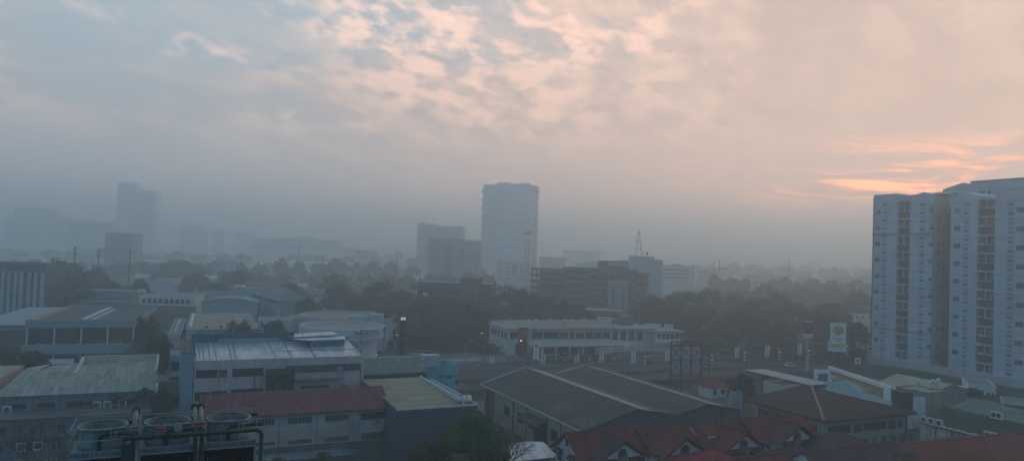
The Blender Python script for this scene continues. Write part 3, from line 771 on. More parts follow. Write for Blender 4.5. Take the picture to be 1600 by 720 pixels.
for px in (411, 469, 527, 583.5):
    x, z = b.f(px, 657-(px-469)*.06); w_ = (b.x(px+19, 657)-b.x(px-19, 657)); b.win(x, z-.5, w_, 1.15, nm=7, fr=FRW if px < 560 else FRD, off=-.3)
    x, z = b.f(px, 688-(px-469)*.06); b.win(x, z-.6, w_, 1.35, nm=9, nh=1, fr=FRW, off=-.3)
VINE = leafmat('dry_vine', (.018, .02, .012), (.045, .042, .03))
me, C = crown_mesh('vine', 77, 2.0, 7.6, 1.2, 30, 2600, .10, VINE); o = put(me, 'vine'); o.parent = b.root; o.location = (b.L-.6, .25, .2); o.scale = (.9, .16, 1.0)
EDGE = CONCD
b.part('end_wall', MB().box(b.L-.02, b.L+1.2, -.1, 12, 0, 8.2), EDGE)
b.done()
# ================================================================== tan roofed building with the dark blue wall
BLUEW = paint('dark_blue_wall', (.045, .075, .115), .9, .5, (.035, .045, .06))
TANR = corrug('tan_sheet', (.24, .225, .15), 'Y', .40, .55, .25, (.13, .12, .09), depth=.7)
b = Bld('hall', 'hall with a tan ribbed roof and a tall windowless dark blue wall', 'building', Pz(620, 638.3, 9.0), ANG, 1, 25)
b.L = b.x(746, 631)
b.walls(8.7, BLUEW)
xr = b.L-2.6
b.part('roof', MB().slab([(.1, .1, 8.9), (xr, .1, 8.9), (xr+.2, 24.9, 9.5), (.1, 24.9, 9.5)], .15), TANR)
b.part('parapet', MB().box(xr, xr+.35, 0.3, 25, 8.4, 9.75).box(b.L-.15, b.L+.05, -.05, 25, 8.7, 9.1).box(-.05, b.L+.05, -.12, .08, 8.7, 9.06), WHITE)
b.part('roof_deck', MB().box(xr+.35, b.L-.16, .1, 24.9, 8.7, 8.78), FLATR)
TANK = plain('cream_tank', (.55, .52, .45), .45)
for k, (x, y) in enumerate(((xr+.1, 1.3), (xr+1.2, 1.6), (xr+1.9, 3.4))):
    t = thing('water_tank', ('leftmost cream horizontal water tank on the edge of the blue hall', 'cream water tank in the middle of the three on the blue hall', 'rightmost cream water tank on the blue hall')[k], 'water tank', b.p+U*x+V*y+Vector((0, 0, 8.78 if k else 9.0)), ANG+R_(10), 'cream water tanks on the blue hall')
    m = MB().lathe([(.05, -.95), (.35, -.88), (.5, -.65), (.5, .65), (.35, .88), (.05, .95)], n=20); m.v = [(z, x_, y_+.62) for x_, y_, z in m.v]; m.build('tank', TANK, t, True)
    MB().box(-.6, -.5, -.4, .4, 0, .3).box(.5, .6, -.4, .4, 0, .3).build('cradle', DKMET, t); MB().tube((0, 0, 1.1), (0, 0, 1.22), .16, n=10).build('lid', DKMET, t)
# ================================================================== pink factory with the silver roof
PINK = paint('pink_wall', (.56, .45, .43), .85, .65, (.15, .14, .14))
SILV = corrug('silver_sheet', (.36, .41, .45), 'X', .9, .35, .35, (.17, .19, .20), metal=.35, depth=.35)
TEAL = paint('teal_wall', (.05, .16, .19), .8, .7, (.04, .08, .09))
PBLUE = paint('pale_blue_wall', (.22, .31, .36), .85, .55, (.12, .16, .18))
b = Bld('pink_factory', 'pink walled three storey factory with a silver sheet roof and green window band', 'building', Pz(304, 563.5, 14.2), ANG, 1, 17)
b.L = b.x(569, 556)
b.walls(13.0, PINK); b.parapet(13.0, 14.2, PINK, .3)
sx = b.x(493, 545)
b.part('roof', MB().slab([(.35, .4, 13.9), (b.L-.35, .4, 13.9), (b.L-.35, 14, 15.6), (.35, 14, 15.6)], .12), SILV)
seam = plain('roof_seam', (.10, .12, .13), .6)
m = MB()
for x in (.9, 1.5, 2.6, 3.7, 6.3, 7.1, sx, sx+.3, 14.0, 17.0): m.slab([(x, .42, 13.96), (x+.14, .42, 13.96), (x+.14, 13.9, 15.65), (x, 13.9, 15.65)], .05)
m.slab([(14, 6.0, 14.66), (b.L-.4, 6.0, 14.66), (b.L-.4, 6.15, 14.68), (14, 6.15, 14.68)], .04)
b.part('roof_seam', m, seam)
b.part('back_wall', MB().box(-.1, b.x(478, 520), 14.1, 14.4, 13, 17.4), TEAL)
m = MB()
for k in range(22): m.box(k*1.0, k*1.0+.08, 14.02, 14.1, 15.6, 17.3)
b.part('batten', m, plain('teal_batten', (.03, .10, .12)))
b.part('skylight', MB().extx([(13.3, 15.55), (14.0, 15.6), (14.0, 16.3), (13.5, 16.25)], b.x(350, 523), b.x(452, 520)), FIBRE)
b.part('deck', MB().box(0, b.L, 14.4, 17, 13, 16.2), CONC)
# raised sheds at the right end of the roof
xa = b.x(484, 525); b.part('shed_roof', MB().slab([(xa-2.0, 12, 16.3), (xa+1.5, 8.8, 16.3), (b.L-1.7, 8.8, 16.4), (b.L-1.2, 13, 16.5)], .12).slab([(xa-4.0, 16.6, 16.6), (xa-1, 12.5, 16.55), (b.L-2.5, 12.8, 16.9), (b.L-3.0, 16.5, 17.1)], .12), SILV)
b.part('shed_wall', MB().box(xa+1.7, b.L-2.0, 9.0, 12, 14.4, 16.25), TEAL)
b.part('rail', MB().tube((b.L-.1, 0, 15.2), (b.L-.1, 10, 16.6), .06, n=5).tube((b.L-.1, 0, 14.2), (b.L-.1, 0, 15.2), .06, n=5).tube((b.L-.1, 5, 14.2), (b.L-.1, 5, 15.9), .06, n=5), STEEL)
def pw(px0, px1, y0, y1, **k):
    x0, z1 = b.f(px0, y0); x1, z0 = b.f(px1, y1); z0 = b.f((px0+px1)/2, y1)[1]; z1 = b.f((px0+px1)/2, y0)[1]
    b.win((x0+x1)/2, z0, x1-x0, z1-z0, **k)
pw(306, 339.5, 577.5, 590, nm=5, fr=FRD); pw(341.5, 355, 576.5, 590, nm=3, fr=FRW); pw(363, 411, 575, 587.5, nm=6, fr=FRD)
pw(304, 327, 612, 625, nm=3, fr=FRD); pw(329, 355, 609.5, 618, nm=4, fr=FRW); pw(361, 411, 607, 612.5, nm=6, fr=FRD); pw(469, 514, 600.5, 606.5, nm=6, fr=FRW)
GREENB = paint('green_band', (.03, .085, .075), .7, .5)
x0, z1 = b.f(446, 568.5); x1, _ = b.f(563, 568); b.part('green_band', MB().box(x0, x1, -.05, -.003, z1-1.75, z1-.35), GREENB)
pw(462, 471, 573.5, 579.5, nm=2, fr=FRW, off=.06)
x0, z0 = b.f(455, 592); x1, _ = b.f(535, 590)
b.part('balcony', MB().box(x0, x1, -1.2, -.01, z0-.2, z0+.05), CONC)
m = MB()
for k in range(16): xx = x0+(x1-x0)*k/15; m.tube((xx, -1.15, z0), (xx, -1.15, z0+1), .03, n=4)
m.tube((x0, -1.15, z0+1), (x1, -1.15, z0+1), .035, n=4); b.part('balcony_rail', m, STEEL)
xx = b.x(529, 580); b.part('blue_door', MB().box(xx-.5, xx+.55, -1.25, -1.2, z0+.1, z0+2.2), PBLUE)
# green awning hut
AW = plain('dark_green_sheet', (.006, .035, .026), .8)
x0, zt = b.f(416, 578); x1, _ = b.f(456, 577)
b.part('green_hut', MB().slab([(x0-.2, -2.4, zt-.6), (x1+.3, -2.4, zt-.6), (x1+.1, -.01, zt+.25), (x0, -.01, zt+.25)], .3).slab([(x0, -2.6, zt-1.5), (x1+.2, -2.6, zt-1.5), (x1+.1, -2.3, zt-.9), (x0, -2.3, zt-.9)], .15).box(x0, x0+1.3, -2.3, -.01, zt-4.4, zt-.7).box(x1-1.6, x1, -2.3, -.01, zt-4.4, zt-.7), AW)
for k, px in enumerate((538, 556)):
    x, z = b.f(px, 602); t = thing('exhaust_fan', ('large round exhaust cowl on the pink factory wall', 'small round exhaust cowl on the pink factory wall')[k], 'exhaust fan', b.p+U*x-V*.6+Vector((0, 0, z-.3)), ANG)
    s_ = (1, .55)[k]; MB().lathe([(.45*s_, 0), (.35*s_, .25*s_), (.55*s_, .45*s_), (.55*s_, .8*s_), (.2*s_, 1.0*s_)], n=16).build('cowl', STEEL, t, True); MB().box(-.1, .1, 0, .6, .0, .12).build('bracket', DKMET, t)
b.part('pipework', MB().tube((x0-2, -.08, 3), (x0-2, -.08, 12.8), .06, n=5).tube((b.L-.6, -.08, 3), (b.L-.6, -.08, 13), .06, n=5).tube((b.x(343, 600), -.06, 3), (b.x(343, 600), -.06, 11), .05, n=5), DKMET)
b.done()
# pale blue fire wall at its left
f = Bld('fire_wall', 'tall narrow pale blue wall at the left end of the pink factory', 'wall', b.p-U*2.15, ANG, 2.0, 19)
f.walls(15.6, PBLUE, y1=19); f.part('coping', MB().box(-.1, 2.05, -.08, 19, 15.6, 15.75), CONCD)
for k, (px, h) in enumerate(((293, 4.2), (300, 3.0))):
    P_ = Pd(px, 520, 134); t = thing('antenna', ('tall thin antenna on the pale blue fire wall', 'shorter antenna with a box on the pale blue fire wall')[k], 'antenna', f.p+U*(.5+k*1.1)+V*1.5+Vector((0, 0, 15.6)), 0)
    MB().tube((0, 0, 0), (0, 0, h), .05, n=5).build('mast', DKMET, t); MB().box(-.25, .25, -.1, .1, h*.7, h*.7+.15).box(-.3, .3, -.05, .05, h*.9, h*.9+.06).build('aerial', DKMET, t)
# roof floodlight frame behind the teal wall
t = thing('billboard_stand', 'red edged billboard frame with floodlight arms behind the silver roof', 'frame', b.p+V*15.5+Vector((0, 0, 16.2)), ANG)
m = MB().box(.5, 16, 0, .2, 1.3, 1.5)
m.build('beam', plain('rust_red', (.25, .07, .05)), t)
m = MB()
for k in range(6): x = 1.5+k*2.7; m.tube((x, 0, 0), (x, 0, 2.0), .06, n=5).tube((x, 0, 1.4), (x+.9, -.8, 2.4), .05, n=5).tube((x+.9, -.8, 2.4), (x+1.4, 0, 1.4), .05, n=5).box(x+.7, x+1.2, -1.0, -.6, 2.35, 2.6)
m.build('lamp_arm', DKMET, t)
# ================================================================== green roofed block and turquoise stair block
GREENR = corrug('grey_green_sheet', (.10, .15, .14), 'X', .45, .55, .25, (.06, .075, .07), depth=.7)
TURQ = paint('turquoise_wall', (.10, .44, .50), .8, .6, (.08, .20, .22))
b = Bld('workshop', 'long low workshop with a grey green ribbed roof beside the turquoise block', 'building', Pz(562, 583.5, 8.6), ANG, 1, 8)
b.L = b.x(683, 580)
b.walls(8.3, TURQ); b.part('window_band', MB().box(.2, b.L-.2, -.06, -.003, 6.3, 8.1), GL2)
m = MB()
for k in range(22): m.box(.4+k*(b.L-.8)/21-.05, .4+k*(b.L-.8)/21+.05, -.10, -.062, 6.3, 8.1)
b.part('mullion', m, FRD)
b.part('roof', MB().slab([(-.2, -.5, 8.5), (b.L+.2, -.5, 8.5), (b.L+.2, 7.5, 10.7), (-.2, 7.5, 10.7)], .12), GREENR)
b.part('ridge_cap', MB().box(-.2, b.L+.2, 7.4, 7.7, 10.55, 10.8), WHITE)
c = Bld('stair_block', 'turquoise stair block with small windows and railings on its roof', 'building', Pz(684, 571.5, 11.0), ANG, 1, 7)
c.L = c.x(715, 571)
c.walls(10.2, TURQ); c.parapet(10.2, 11.0, TURQ, .2); c.part('roof', MB().box(.1, c.L-.1, .1, 6.9, 10.2, 10.26), FLATR)
c.part('belt', MB().box(-.08, c.L+.08, -.1, .0, 8.6, 8.95).box(-.08, c.L+.08, -.1, .0, 5.0, 5.2), plain('turquoise_dark', (.06, .2, .23)))
for px, y in ((702, 588), (701, 610)): x, z = c.f(px, y); c.win(x, z-.3, 1.1, .7, nm=2, fr=FRD)
for px in (714,): x, z = c.f(px-1.2, 600); c.win(x, z, .5, 1.0, nm=1, fr=FRD)
c.part('roof_box', MB().box(-2.2, 1.5, 2.5, 5.5, 10.26, 12.8), PALE)
m = MB()
for x in (1.6, 1.9, 2.4, 2.9, 3.4): m.tube((x, 1, 10.2), (x, 1, 12.0), .04, n=4)
for z in (11.0, 11.5, 12.0): m.tube((1.6, 1, z), (3.4, 1, z), .035, n=4)
x = c.x(688, 590)
for k in range(14): m.tube((x-.25, -.35, 4+k*.45), (x+.25, -.35, 4+k*.45), .03, n=4)
m.tube((x-.25, -.35, 3), (x-.25, -.35, 12), .035, n=4).tube((x+.25, -.35, 3), (x+.25, -.35, 12), .035, n=4)
c.part('ladder', m, DKMET)
# small cream strip behind tan roof
quickflat('annex', 'low annexe with a pale stained roof between the workshop and the tan roof', 'building', 566, 596, 6.6, 650, 6, wall=CREAM, par=.3)

# ================================================================== double gabled warehouse
WG = corrug('grey_green_warehouse_sheet', (.052, .068, .066), 'Y', .45, .6, .30, (.10, .075, .06), depth=.6)
TANS = corrug('bleached_tan_sheet', (.36, .27, .19), 'Y', .45, .6, .2, (.16, .12, .09), depth=.6)
BRK = paint('mossy_block_wall', (.115, .13, .13), .95, .9, (.03, .035, .035), scale=.9)
e = Pz(914.6, 671.6, 6.9); b = Bld('warehouse', 'double gabled warehouse with a weathered grey green roof and tan ridge strips', 'building', e, ANG, 1, 40)
xa, za = b.f(996, 636.7); xv, zv = b.f(1054, 647); xb, zb = b.f(1107.5, 629.4); far = Pz(817.2, 574.3, za)
b.D = (far-(b.p+U*xa)).dot(V); xe = xb+(xb-xv); b.L = xe
print('WAREHOUSE', round(xa, 1), round(za, 1), round(xv, 1), round(zv, 1), round(xb, 1), round(zb, 1), 'depth', round(b.D, 1), 'p', b.p)
D_ = b.D; oh = .35
def rs(x0, z0, x1, z1): return [(x0, -oh, z0), (x1, -oh, z1), (x1, D_+oh, z1), (x0, D_+oh, z0)]
xt = xa+(xv-xa)*.42; ztn = za+(zv-za)*.42; xt2 = xb+(xe-xb)*.42; zt2 = zb+(zv-zb)*.42
b.part('roof', MB().slab(rs(-.5, 6.75, xa, za)).slab(rs(xt, ztn, xv, zv)).slab(rs(xv, zv, xb, zb)).slab(rs(xt2, zt2, xe, zv)), WG)
b.part('ridge_strip', MB().slab(rs(xa, za+.02, xt, ztn+.02)), TANS); b.part('ridge_strip', MB().slab(rs(xb, zb+.02, xt2, zt2+.02)), TANS)
b.part('barge_board', MB().slab([(-.5, D_+oh, 6.9), (xa, D_+oh, za+.15), (xa, D_+oh+.25, za+.15), (-.5, D_+oh+.25, 6.9)], .4).slab([(xv, D_+oh, zv+.15), (xb, D_+oh, zb+.15), (xb, D_+oh+.25, zb+.15), (xv, D_+oh+.25, zv+.15)], .4)
       .slab([(xa-.12, -oh, za+.06), (xa+.02, -oh, za+.06), (xa+.02, D_, za+.06), (xa-.12, D_, za+.06)], .06), WHITE)
b.part('gutter', MB().box(-.75, -.5, -.4, D_+.4, 6.45, 6.7), plain('pale_gutter', (.35, .35, .33)))
b.part('gable_wall', MB().exty([(0, 0), (xe, 0), (xe, zv-.2), (xb, zb-.2), (xv, zv-.2), (xa, za-.2), (0, 6.7)], 0, .3), BRK)
b.part('gable_wall', MB().exty([(0, 0), (xe, 0), (xe, zv-.2), (xb, zb-.2), (xv, zv-.2), (xa, za-.2), (0, 6.7)], D_-.3, D_), CREAM)
SW = paint('cream_side_wall', (.40, .37, .32), .85, .6, (.16, .15, .14))
yl = D_-5.5
b.part('side_wall', MB().box(0, .3, .3, yl, 0, 6.6).box(xe-.3, xe, .3, D_-.3, 0, 6.6), SW)
b.part('porch_post', MB().box(0, .3, D_-.8, D_-.3, 0, 6.6).box(0, .3, yl+1.6, yl+1.9, 0, 6.6), SW)
m = MB()
for y in (3.5, 8.0, 13.2, 21.5, 27.5): m.box(-.12, -.003, y-.12, y+.12, 0, 6.6)
b.part('pilaster', m, paint('brown_pilaster', (.10, .09, .085)))
for y in (5.5, 10.5, 24.3, 19.5, 30.5): b.win(y, 2.6, 2.3, 1.9, 'left', nm=3, nh=2, fr=FRD, name='window')
b.part('door_opening', MB().box(-.06, -.004, 13.4, 18.2, 0, 5.0), plain('dark_roller', (.06, .065, .065)))
m = MB()
for k in range(7): m.box(-.11, -.062, 13.5+k*.75, 13.6+k*.75, 0, 5)
b.part('door_frame', m, FRD)
b.part('canopy', MB().slab([(-2.4, 13.0, 4.6), (-.01, 13.0, 5.4), (-.01, 21, 5.4), (-2.4, 21, 4.6)], .15), WG)
m = MB(); rw = random.Random(4)      # patched, slipped sheets near the eave
for k in range(9):
    y = 1+k*1.05 if k < 5 else 11.5+(k-5)*1.1; x0 = .2 if k < 5 else .4; ln = rw.uniform(2, 5.5); kk = (za-6.75)/(xa+.5)
    m.slab([(x0, y, 6.75+(x0+.5)*kk+.06), (x0+ln, y, 6.75+(x0+ln+.5)*kk+.06), (x0+ln, y+.28, 6.75+(x0+ln+.5)*kk+.06), (x0, y+.28, 6.75+(x0+.5)*kk+.06)], .05)
b.part('slipped_sheet', m, plain('pale_slipped_sheet', (.24, .19, .17)))
b.done(); WH = b
# compound wall and drive in front of the warehouse
t = thing('compound_wall', 'tall stained compound wall running beside the warehouse drive', 'wall', b.p-U*8.2+Vector((0, 0, 0)), ANG)
MB().box(0, .3, -14, D_-4, 0, 3.4).build('wall', CONCD, t); MB().box(-.05, .35, -14, D_-4, 3.4, 3.5).build('coping', BRK, t)
sheet('drive', [b.p-U*7.8-V*12, b.p-U*.1-V*12, b.p-U*.1+V*(D_-6), b.p-U*7.8+V*(D_-6)], .03, ground_mat('brown_drive', ((.13, .10, .085), (.10, .085, .075), (.06, .055, .05)), .1, .6))
# ================================================================== red roofed town houses
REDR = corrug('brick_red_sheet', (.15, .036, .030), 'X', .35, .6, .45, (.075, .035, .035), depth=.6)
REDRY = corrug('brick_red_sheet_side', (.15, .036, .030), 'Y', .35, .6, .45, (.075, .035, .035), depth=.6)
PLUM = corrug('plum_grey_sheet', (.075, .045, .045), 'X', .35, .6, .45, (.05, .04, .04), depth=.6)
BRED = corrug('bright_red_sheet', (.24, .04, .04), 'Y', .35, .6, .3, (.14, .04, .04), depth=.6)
RCAP = plain('red_ridge', (.17, .055, .045), .7)
HW = paint('white_house_wall', (.66, .69, .68), .8, .5, (.22, .23, .23))
STONE = paint('stone_pier', (.20, .18, .145), .9, .8, (.08, .075, .065), scale=1.5)
AWN = plain('maroon_awning', (.11, .03, .03), .7)
FASC = plain('dark_fascia', (.07, .03, .028), .7)
def awning(b, x, z, w_, parent, face='front', y=0):
    m = MB()
    if face == 'front': m.slab([(x-w_/2, y-.8, z), (x+w_/2, y-.8, z), (x+w_/2+.05, y-.02, z+.55), (x-w_/2-.05, y-.02, z+.55)], .16)
    else: m.slab([(-.8, x+w_/2, z), (-.8, x-w_/2, z), (-.02, x-w_/2, z+.55), (-.02, x+w_/2, z+.55)], .16)
    return m.build('awning', AWN, parent)
def townhouse(label, pl, pr, yl, pg, zr=8.5, mat=None, matg=None, endwall=False, pier=True, skylight=False, hw=4.0, gl=6.4):
    R0 = Pz(pl, yl, zr); p = R0-V*4.0
    b = Bld('town_house', label, 'house', p, ANG, 1, 8.0, 'red roofed town houses in a row')
    d = Vector((math.cos(ANG), math.sin(ANG), 0)); b.L = (Pv(pr, yl, R0, ANG)-R0).dot(d)
    gx = (Pv(pg, yl, R0, ANG)-R0).dot(d); ze = zr-2.85; mat = mat or REDR; matg = matg or REDRY
    b.walls(ze-.05, HW, x0=.1, x1=b.L-.1, y0=.3, y1=7.7)
    r = gable(b, ze, 2.85, mat, .35, wallmat=None, cap=RCAP)
    b.part('gable_wall', MB().extx([(.5, ze-.4), (7.5, ze-.4), (4, zr-.25)], .1, b.L-.1), HW)
    rake = MB()
    for x in (-.35, b.L+.35):
        for s_ in (-1, 1): rake.tube((x, 4, zr+.03), (x, 4+s_*4.35, ze-.2), .11, n=5)
    rake.build('verge', RCAP, r)
    # cross gable
    zg = zr-.25; k = 2.4/hw; yf = 4-gl; yb = 4-.25/ (2.85/4)
    m = MB().slab([(gx, yb, zg), (gx-hw-.3, yb+0, zg-2.4-.3*k), (gx-hw-.3, yf, zg-2.4-.3*k), (gx, yf, zg)]).slab([(gx, yf, zg), (gx+hw+.3, yf, zg-2.4-.3*k), (gx+hw+.3, yb, zg-2.4-.3*k), (gx, yb, zg)])
    g_ = m.build('cross_gable', matg, b.root)
    MB().tube((gx, yb, zg+.02), (gx, yf, zg+.02), .11, n=5).tube((gx, yf, zg+.02), (gx-hw-.3, yf, zg-2.4-.3*k), .13, n=5).tube((gx, yf, zg+.02), (gx+hw+.3, yf, zg-2.4-.3*k), .13, n=5).build('verge', FASC if pier else RCAP, g_)
    yw = yf+.9; wl, wr = gx-hw+.7, gx+hw-.7; zw = zg-2.4-.0
    b.part('front_wall', MB().box(wl, wr, yw, .3, 0, zw).exty([(wl, zw-.01), (wr, zw-.01), (gx, zg-.35)], yw, yw+.3), HW)
    if pier:
        b.part('pier', MB().box(gx-.75, gx+.75, yw-.25, yw-.003, 0, zw+.9), STONE)
        b.win(gx-.1, zw+.15, .8, 1.1, nm=1, fr=FRD, off=-yw+.26, name='attic_window')
    for sx_ in (-1, 1):
        x = gx+sx_*2.05; b.win(x, zw-2.1, 1.8, 1.3, nm=4, nh=1, fr=FRW, off=-yw); awning(b, x, zw-.7, 2.2, b.root, y=yw)
        b.win(x, zw-5.0, 1.8, 1.3, nm=4, nh=1, fr=FRW, off=-yw)
    for x in np.arange(.9, b.L-.6, 1.3):
        if not (wl-.9 < x < wr+.9): b.win(float(x), ze-1.9, .9, 1.2, nm=2, fr=FRW, off=-.3)
    if endwall:
        for y, z in ((1.7, ze-.9), (6.1, ze-.9)): b.win(y, z-.9, 1.2, 1.2, 'left', nm=2, fr=FRD, off=-.1); awning(b, y, z+.5, 1.9, b.root, 'left')
        b.win(4.0, zr-2.0, .6, 1.3, 'left', nm=1, fr=FRD, off=-.1)
        b.part('drain_pipe', MB().tube((.03, 3.2, 0), (.03, 3.2, ze+1.5), .07, n=6).tube((.03, 4.8, 0), (.03, 4.8, ze+1.5), .07, n=6), FRW)
    if skylight:
        b.part('dormer', MB().slab([(1.2, 1.3, ze+1.75), (3.6, 1.3, ze+1.75), (3.6, 3.2, ze+2.5), (1.2, 3.2, ze+2.5)], .1).box(1.5, 3.3, 1.6, 3.0, ze+.8, ze+1.65), REDR)
        b.part('dormer_window', MB().box(1.6, 3.2, 1.56, 1.597, ze+1.15, ze+1.6), WHITE)
        b.part('flashing', MB().slab([(-.6, 2.2, ze+1.62), (-.1, 2.2, ze+1.62), (-.1, 3.6, ze+2.62), (-.6, 3.6, ze+2.62)], .05), STEEL)
    b.done(); return b
townhouse('leftmost town house with a white gabled end wall facing the warehouse drive', 885.5, 995, 676, 942, endwall=True, matg=corrug('worn_plum_sheet', (.075, .04, .042), 'Y', .35, .6, .5, (.04, .03, .03), depth=.6))
townhouse('second town house from the left, with a grey stone pier under its gable', 1000, 1078, 669.5, 1036)
townhouse('third town house from the left, with a little dormer in its red roof', 1079, 1158, 663.5, 1125, skylight=True, mat=REDR)
townhouse('rightmost town house, whose roof stands a step above the others', 1161, 1248, 653, 1207, 8.9, matg=corrug('worn_plum_sheet_two', (.09, .045, .045), 'Y', .35, .6, .5, (.05, .03, .03), depth=.6))
# a small lean-to between warehouse wall and houses
b = quickflat('shed', 'low faded red shed roof tucked between the warehouse gable and the town houses', 'shed', 1014, 660, 7.0, 1062, 4, wall=CONC, roof=REDR, par=0)
b.part('slope', MB().slab([(-.6, -2.2, 6.3), (b.L+2.0, -2.2, 6.3), (b.L+.3, 4.2, 7.3), (-.6, 4.2, 7.3)], .12), corrug('faded_red_sheet', (.20, .085, .07), 'X', .35, .6, .5, (.12, .06, .05)))
# lower foreground roofs
def ridgehouse(label, pl, yl, pr, zr, drop, half, mat, axis='x', cap=RCAP, wall=HW, D=None, hipped=False, name='house'):
    R0 = Pz(pl, yl, zr); b = Bld(name, label, 'house', R0-V*half, ANG, 1, 2*half); d = U
    b.L = (Pv(pr, yl, R0, ANG)-R0).dot(d)
    if hipped: b.L += 0
    b.walls(zr-drop-.05, wall, y0=.4, y1=2*half-.4, x0=.3, x1=b.L-.3)
    if hipped: hip(b, zr-drop, drop, mat, .4, cap=cap)
    else: gable(b, zr-drop, drop, mat, .4, wallmat=wall, cap=cap)
    return b
b = ridgehouse('house with a dark plum gabled roof at the bottom of the view, right of centre', 1256, 705.5, 1394, 8.0, 3.0, 5, PLUM)
b.win(2.5, 3.6, 1.0, 1.1, 'left', nm=2, fr=FRD, off=-.3)
p = Pz(1116.7, 700, 8.6); b = Bld('house', 'house with a bright red hipped roof at the bottom edge', 'house', p-U*6-V*6, ANG, 12, 12); b.walls(5.4, HW); hip(b, 5.4, 3.2, BRED, .5, cap=RCAP)
p = Pz(1244.5, 694.5, 7.6); b = Bld('house', 'small dark pyramid roofed house beside the red roof ridge', 'house', p-U*4.5-V*4.5, ANG, 9, 9); b.walls(4.9, HW, x0=.4, x1=8.6, y0=.4, y1=8.6); hip(b, 5.0, 2.6, PLUM, .3, cap=RCAP)
p = Pz(1295.6, 677.8, 7.2); b = Bld('house', 'dark roofed house just below the big brown hipped roof', 'house', p-U*5.5-V*6, ANG, 14, 12); b.walls(4.8, HW, x0=.4, x1=13.6, y0=.4, y1=11.6); hip(b, 4.8, 2.6, PLUM, .3, cap=RCAP)
b = ridgehouse('house with a long red ridge running out at the bottom edge', 1150, 716, 1226, 7.4, 2.8, 5, REDR)
b = ridgehouse('low red roofed car port between the town houses and the plum roof', 1186, 700, 1222, 3.6, 1.3, 3, REDR, name='car_port')
# big red roof at the lower right corner
p = Pz(1544, 681, 9.6); b = Bld('house', 'large house with a sprawling rust red hipped roof in the bottom right corner', 'house', p-U*12-V*11, ANG, 30, 22)
b.walls(6.0, HW, x0=.5, x1=29.5, y0=.5, y1=21.5); hip(b, 6.0, 3.6, REDR, .8, cap=RCAP)
p = Pz(1600, 700, 8.2); b = Bld('house', 'rust red gabled roof in front of the large hipped roof at bottom right', 'house', p-U*14-V*10, ANG, 26, 10); b.walls(5.4, HW); gable(b, 5.4, 2.6, REDR, .6, wallmat=HW, cap=RCAP)
# ================================================================== big brown hipped roof
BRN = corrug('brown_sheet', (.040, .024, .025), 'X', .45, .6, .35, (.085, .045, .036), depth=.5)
n_ = Pz(1288, 657, 6.6); b = Bld('brown_roofed_building', 'low white walled building under a very large weathered brown hipped roof', 'building', n_, ANG, 1, 1)
b.L = b.x(1432, 644.7); far = Pz(1159, 623, 6.6); b.D = (far-n_).dot(V)
print('BROWN', b.L, b.D)
b.walls(6.3, paint('dull_white_wall', (.30, .33, .34), .85, .7), x0=1.2, x1=b.L-1.2, y0=1.2, y1=b.D-1.2)
ra = b.L/2; 
zr_ = Pv(1277, 621, b.p+V*14.5, ANG).z
A = (ra, 14.5, 9.4); B_ = (ra, b.D-3, 9.4); L_, D__ = b.L, b.D
b.part('roof', MB().slab([(0, 0, 6.6), (L_, 0, 6.6), A]).slab([(L_, 0, 6.6), (L_, D__, 6.6), B_, A]).slab([(0, D__, 6.6), (0, 0, 6.6), A, B_]).slab([(L_, D__, 6.6), (0, D__, 6.6), B_]), BRN)
b.part('hip_cap', MB().tube((0, 0, 6.65), A, .28, n=6), plain('rusty_tan_cap', (.26, .17, .13)))
b.part('ridge_cap', MB().tube(A, B_, .16, n=6).tube(A, (L_, 0, 6.62), .10, n=6), plain('brown_cap', (.14, .085, .07)))
b.part('fascia', MB().box(-.1, L_+.1, -.12, -.003, 6.15, 6.55).box(-.12, -.003, 0, D__, 6.15, 6.55), FASC)
for i, x in enumerate(np.linspace(3, L_-3, 9)): b.win(float(x), 3.6, (1.4, 3.4, 1.0, 2.0)[i % 4], 1.5, nm=(2, 5, 1, 3)[i % 4], fr=FRD, off=-1.2)
for y in np.linspace(4, D__-4, 8): b.win(float(y), 3.4, 3.0, 1.9, 'left', nm=3, fr=FRW, off=-1.2)
b.part('post', MB().tube((L_*.88, -.05, 0), (L_*.88, -.05, 6.2), .2, n=8), FASC)
for k in range(10): b.win(1.8+k*2.6, .6, 1.6, 1.8, nm=4, fr=FRW, off=-1.2)
b.done()
t = thing('sheet_fence', 'tall blue grey sheet panel at the far corner of the brown roofed building', 'fence', Pz(1141, 648, 2.5)-Vector((0, 0, 2.5)), R_(15))
MB().box(0, 2.6, 0, .1, 0, 7.6).build('panel', PBLUE, t); MB().box(-.1, 0, -.1, .15, 0, 7.8).box(2.6, 2.7, -.1, .15, 0, 7.4).build('post', FRW, t)
# ================================================================== green roofed hall with air conditioners, along V
DG = corrug('dark_green_sheet_roof', (.012, .060, .047), 'X', .45, .8, .08, (.03, .045, .04), depth=.5)
STW = paint('streaky_white_wall', (.42, .43, .41), .9, 1.0, (.09, .095, .09), scale=.8)
AV = R_(-65)
b = Bld('green_roofed_hall', 'hall under a long dark green roof with a black streaked concrete side wall', 'building', Pz(1438, 656, 7.4), AV, 1, 14)
b.L = b.x(1680, 715)
b.walls(7.0, STW); gable(b, 7.1, 2.3, DG, .25, wallmat=STW)
m = MB(); rw = random.Random(9)
for k in range(34): m.box(2+k*.42, 2.28+k*.42, -.3, .15, 7.05, 7.2+rw.uniform(0, .25))
b.part('coping', m, WHITE)
for k, y in enumerate((3, 6, 10, 15, 19)): b.part('pilaster', MB().box(y-.15, y+.15, -.14, -.003, 0, 6.9), CONCD)
GH = b
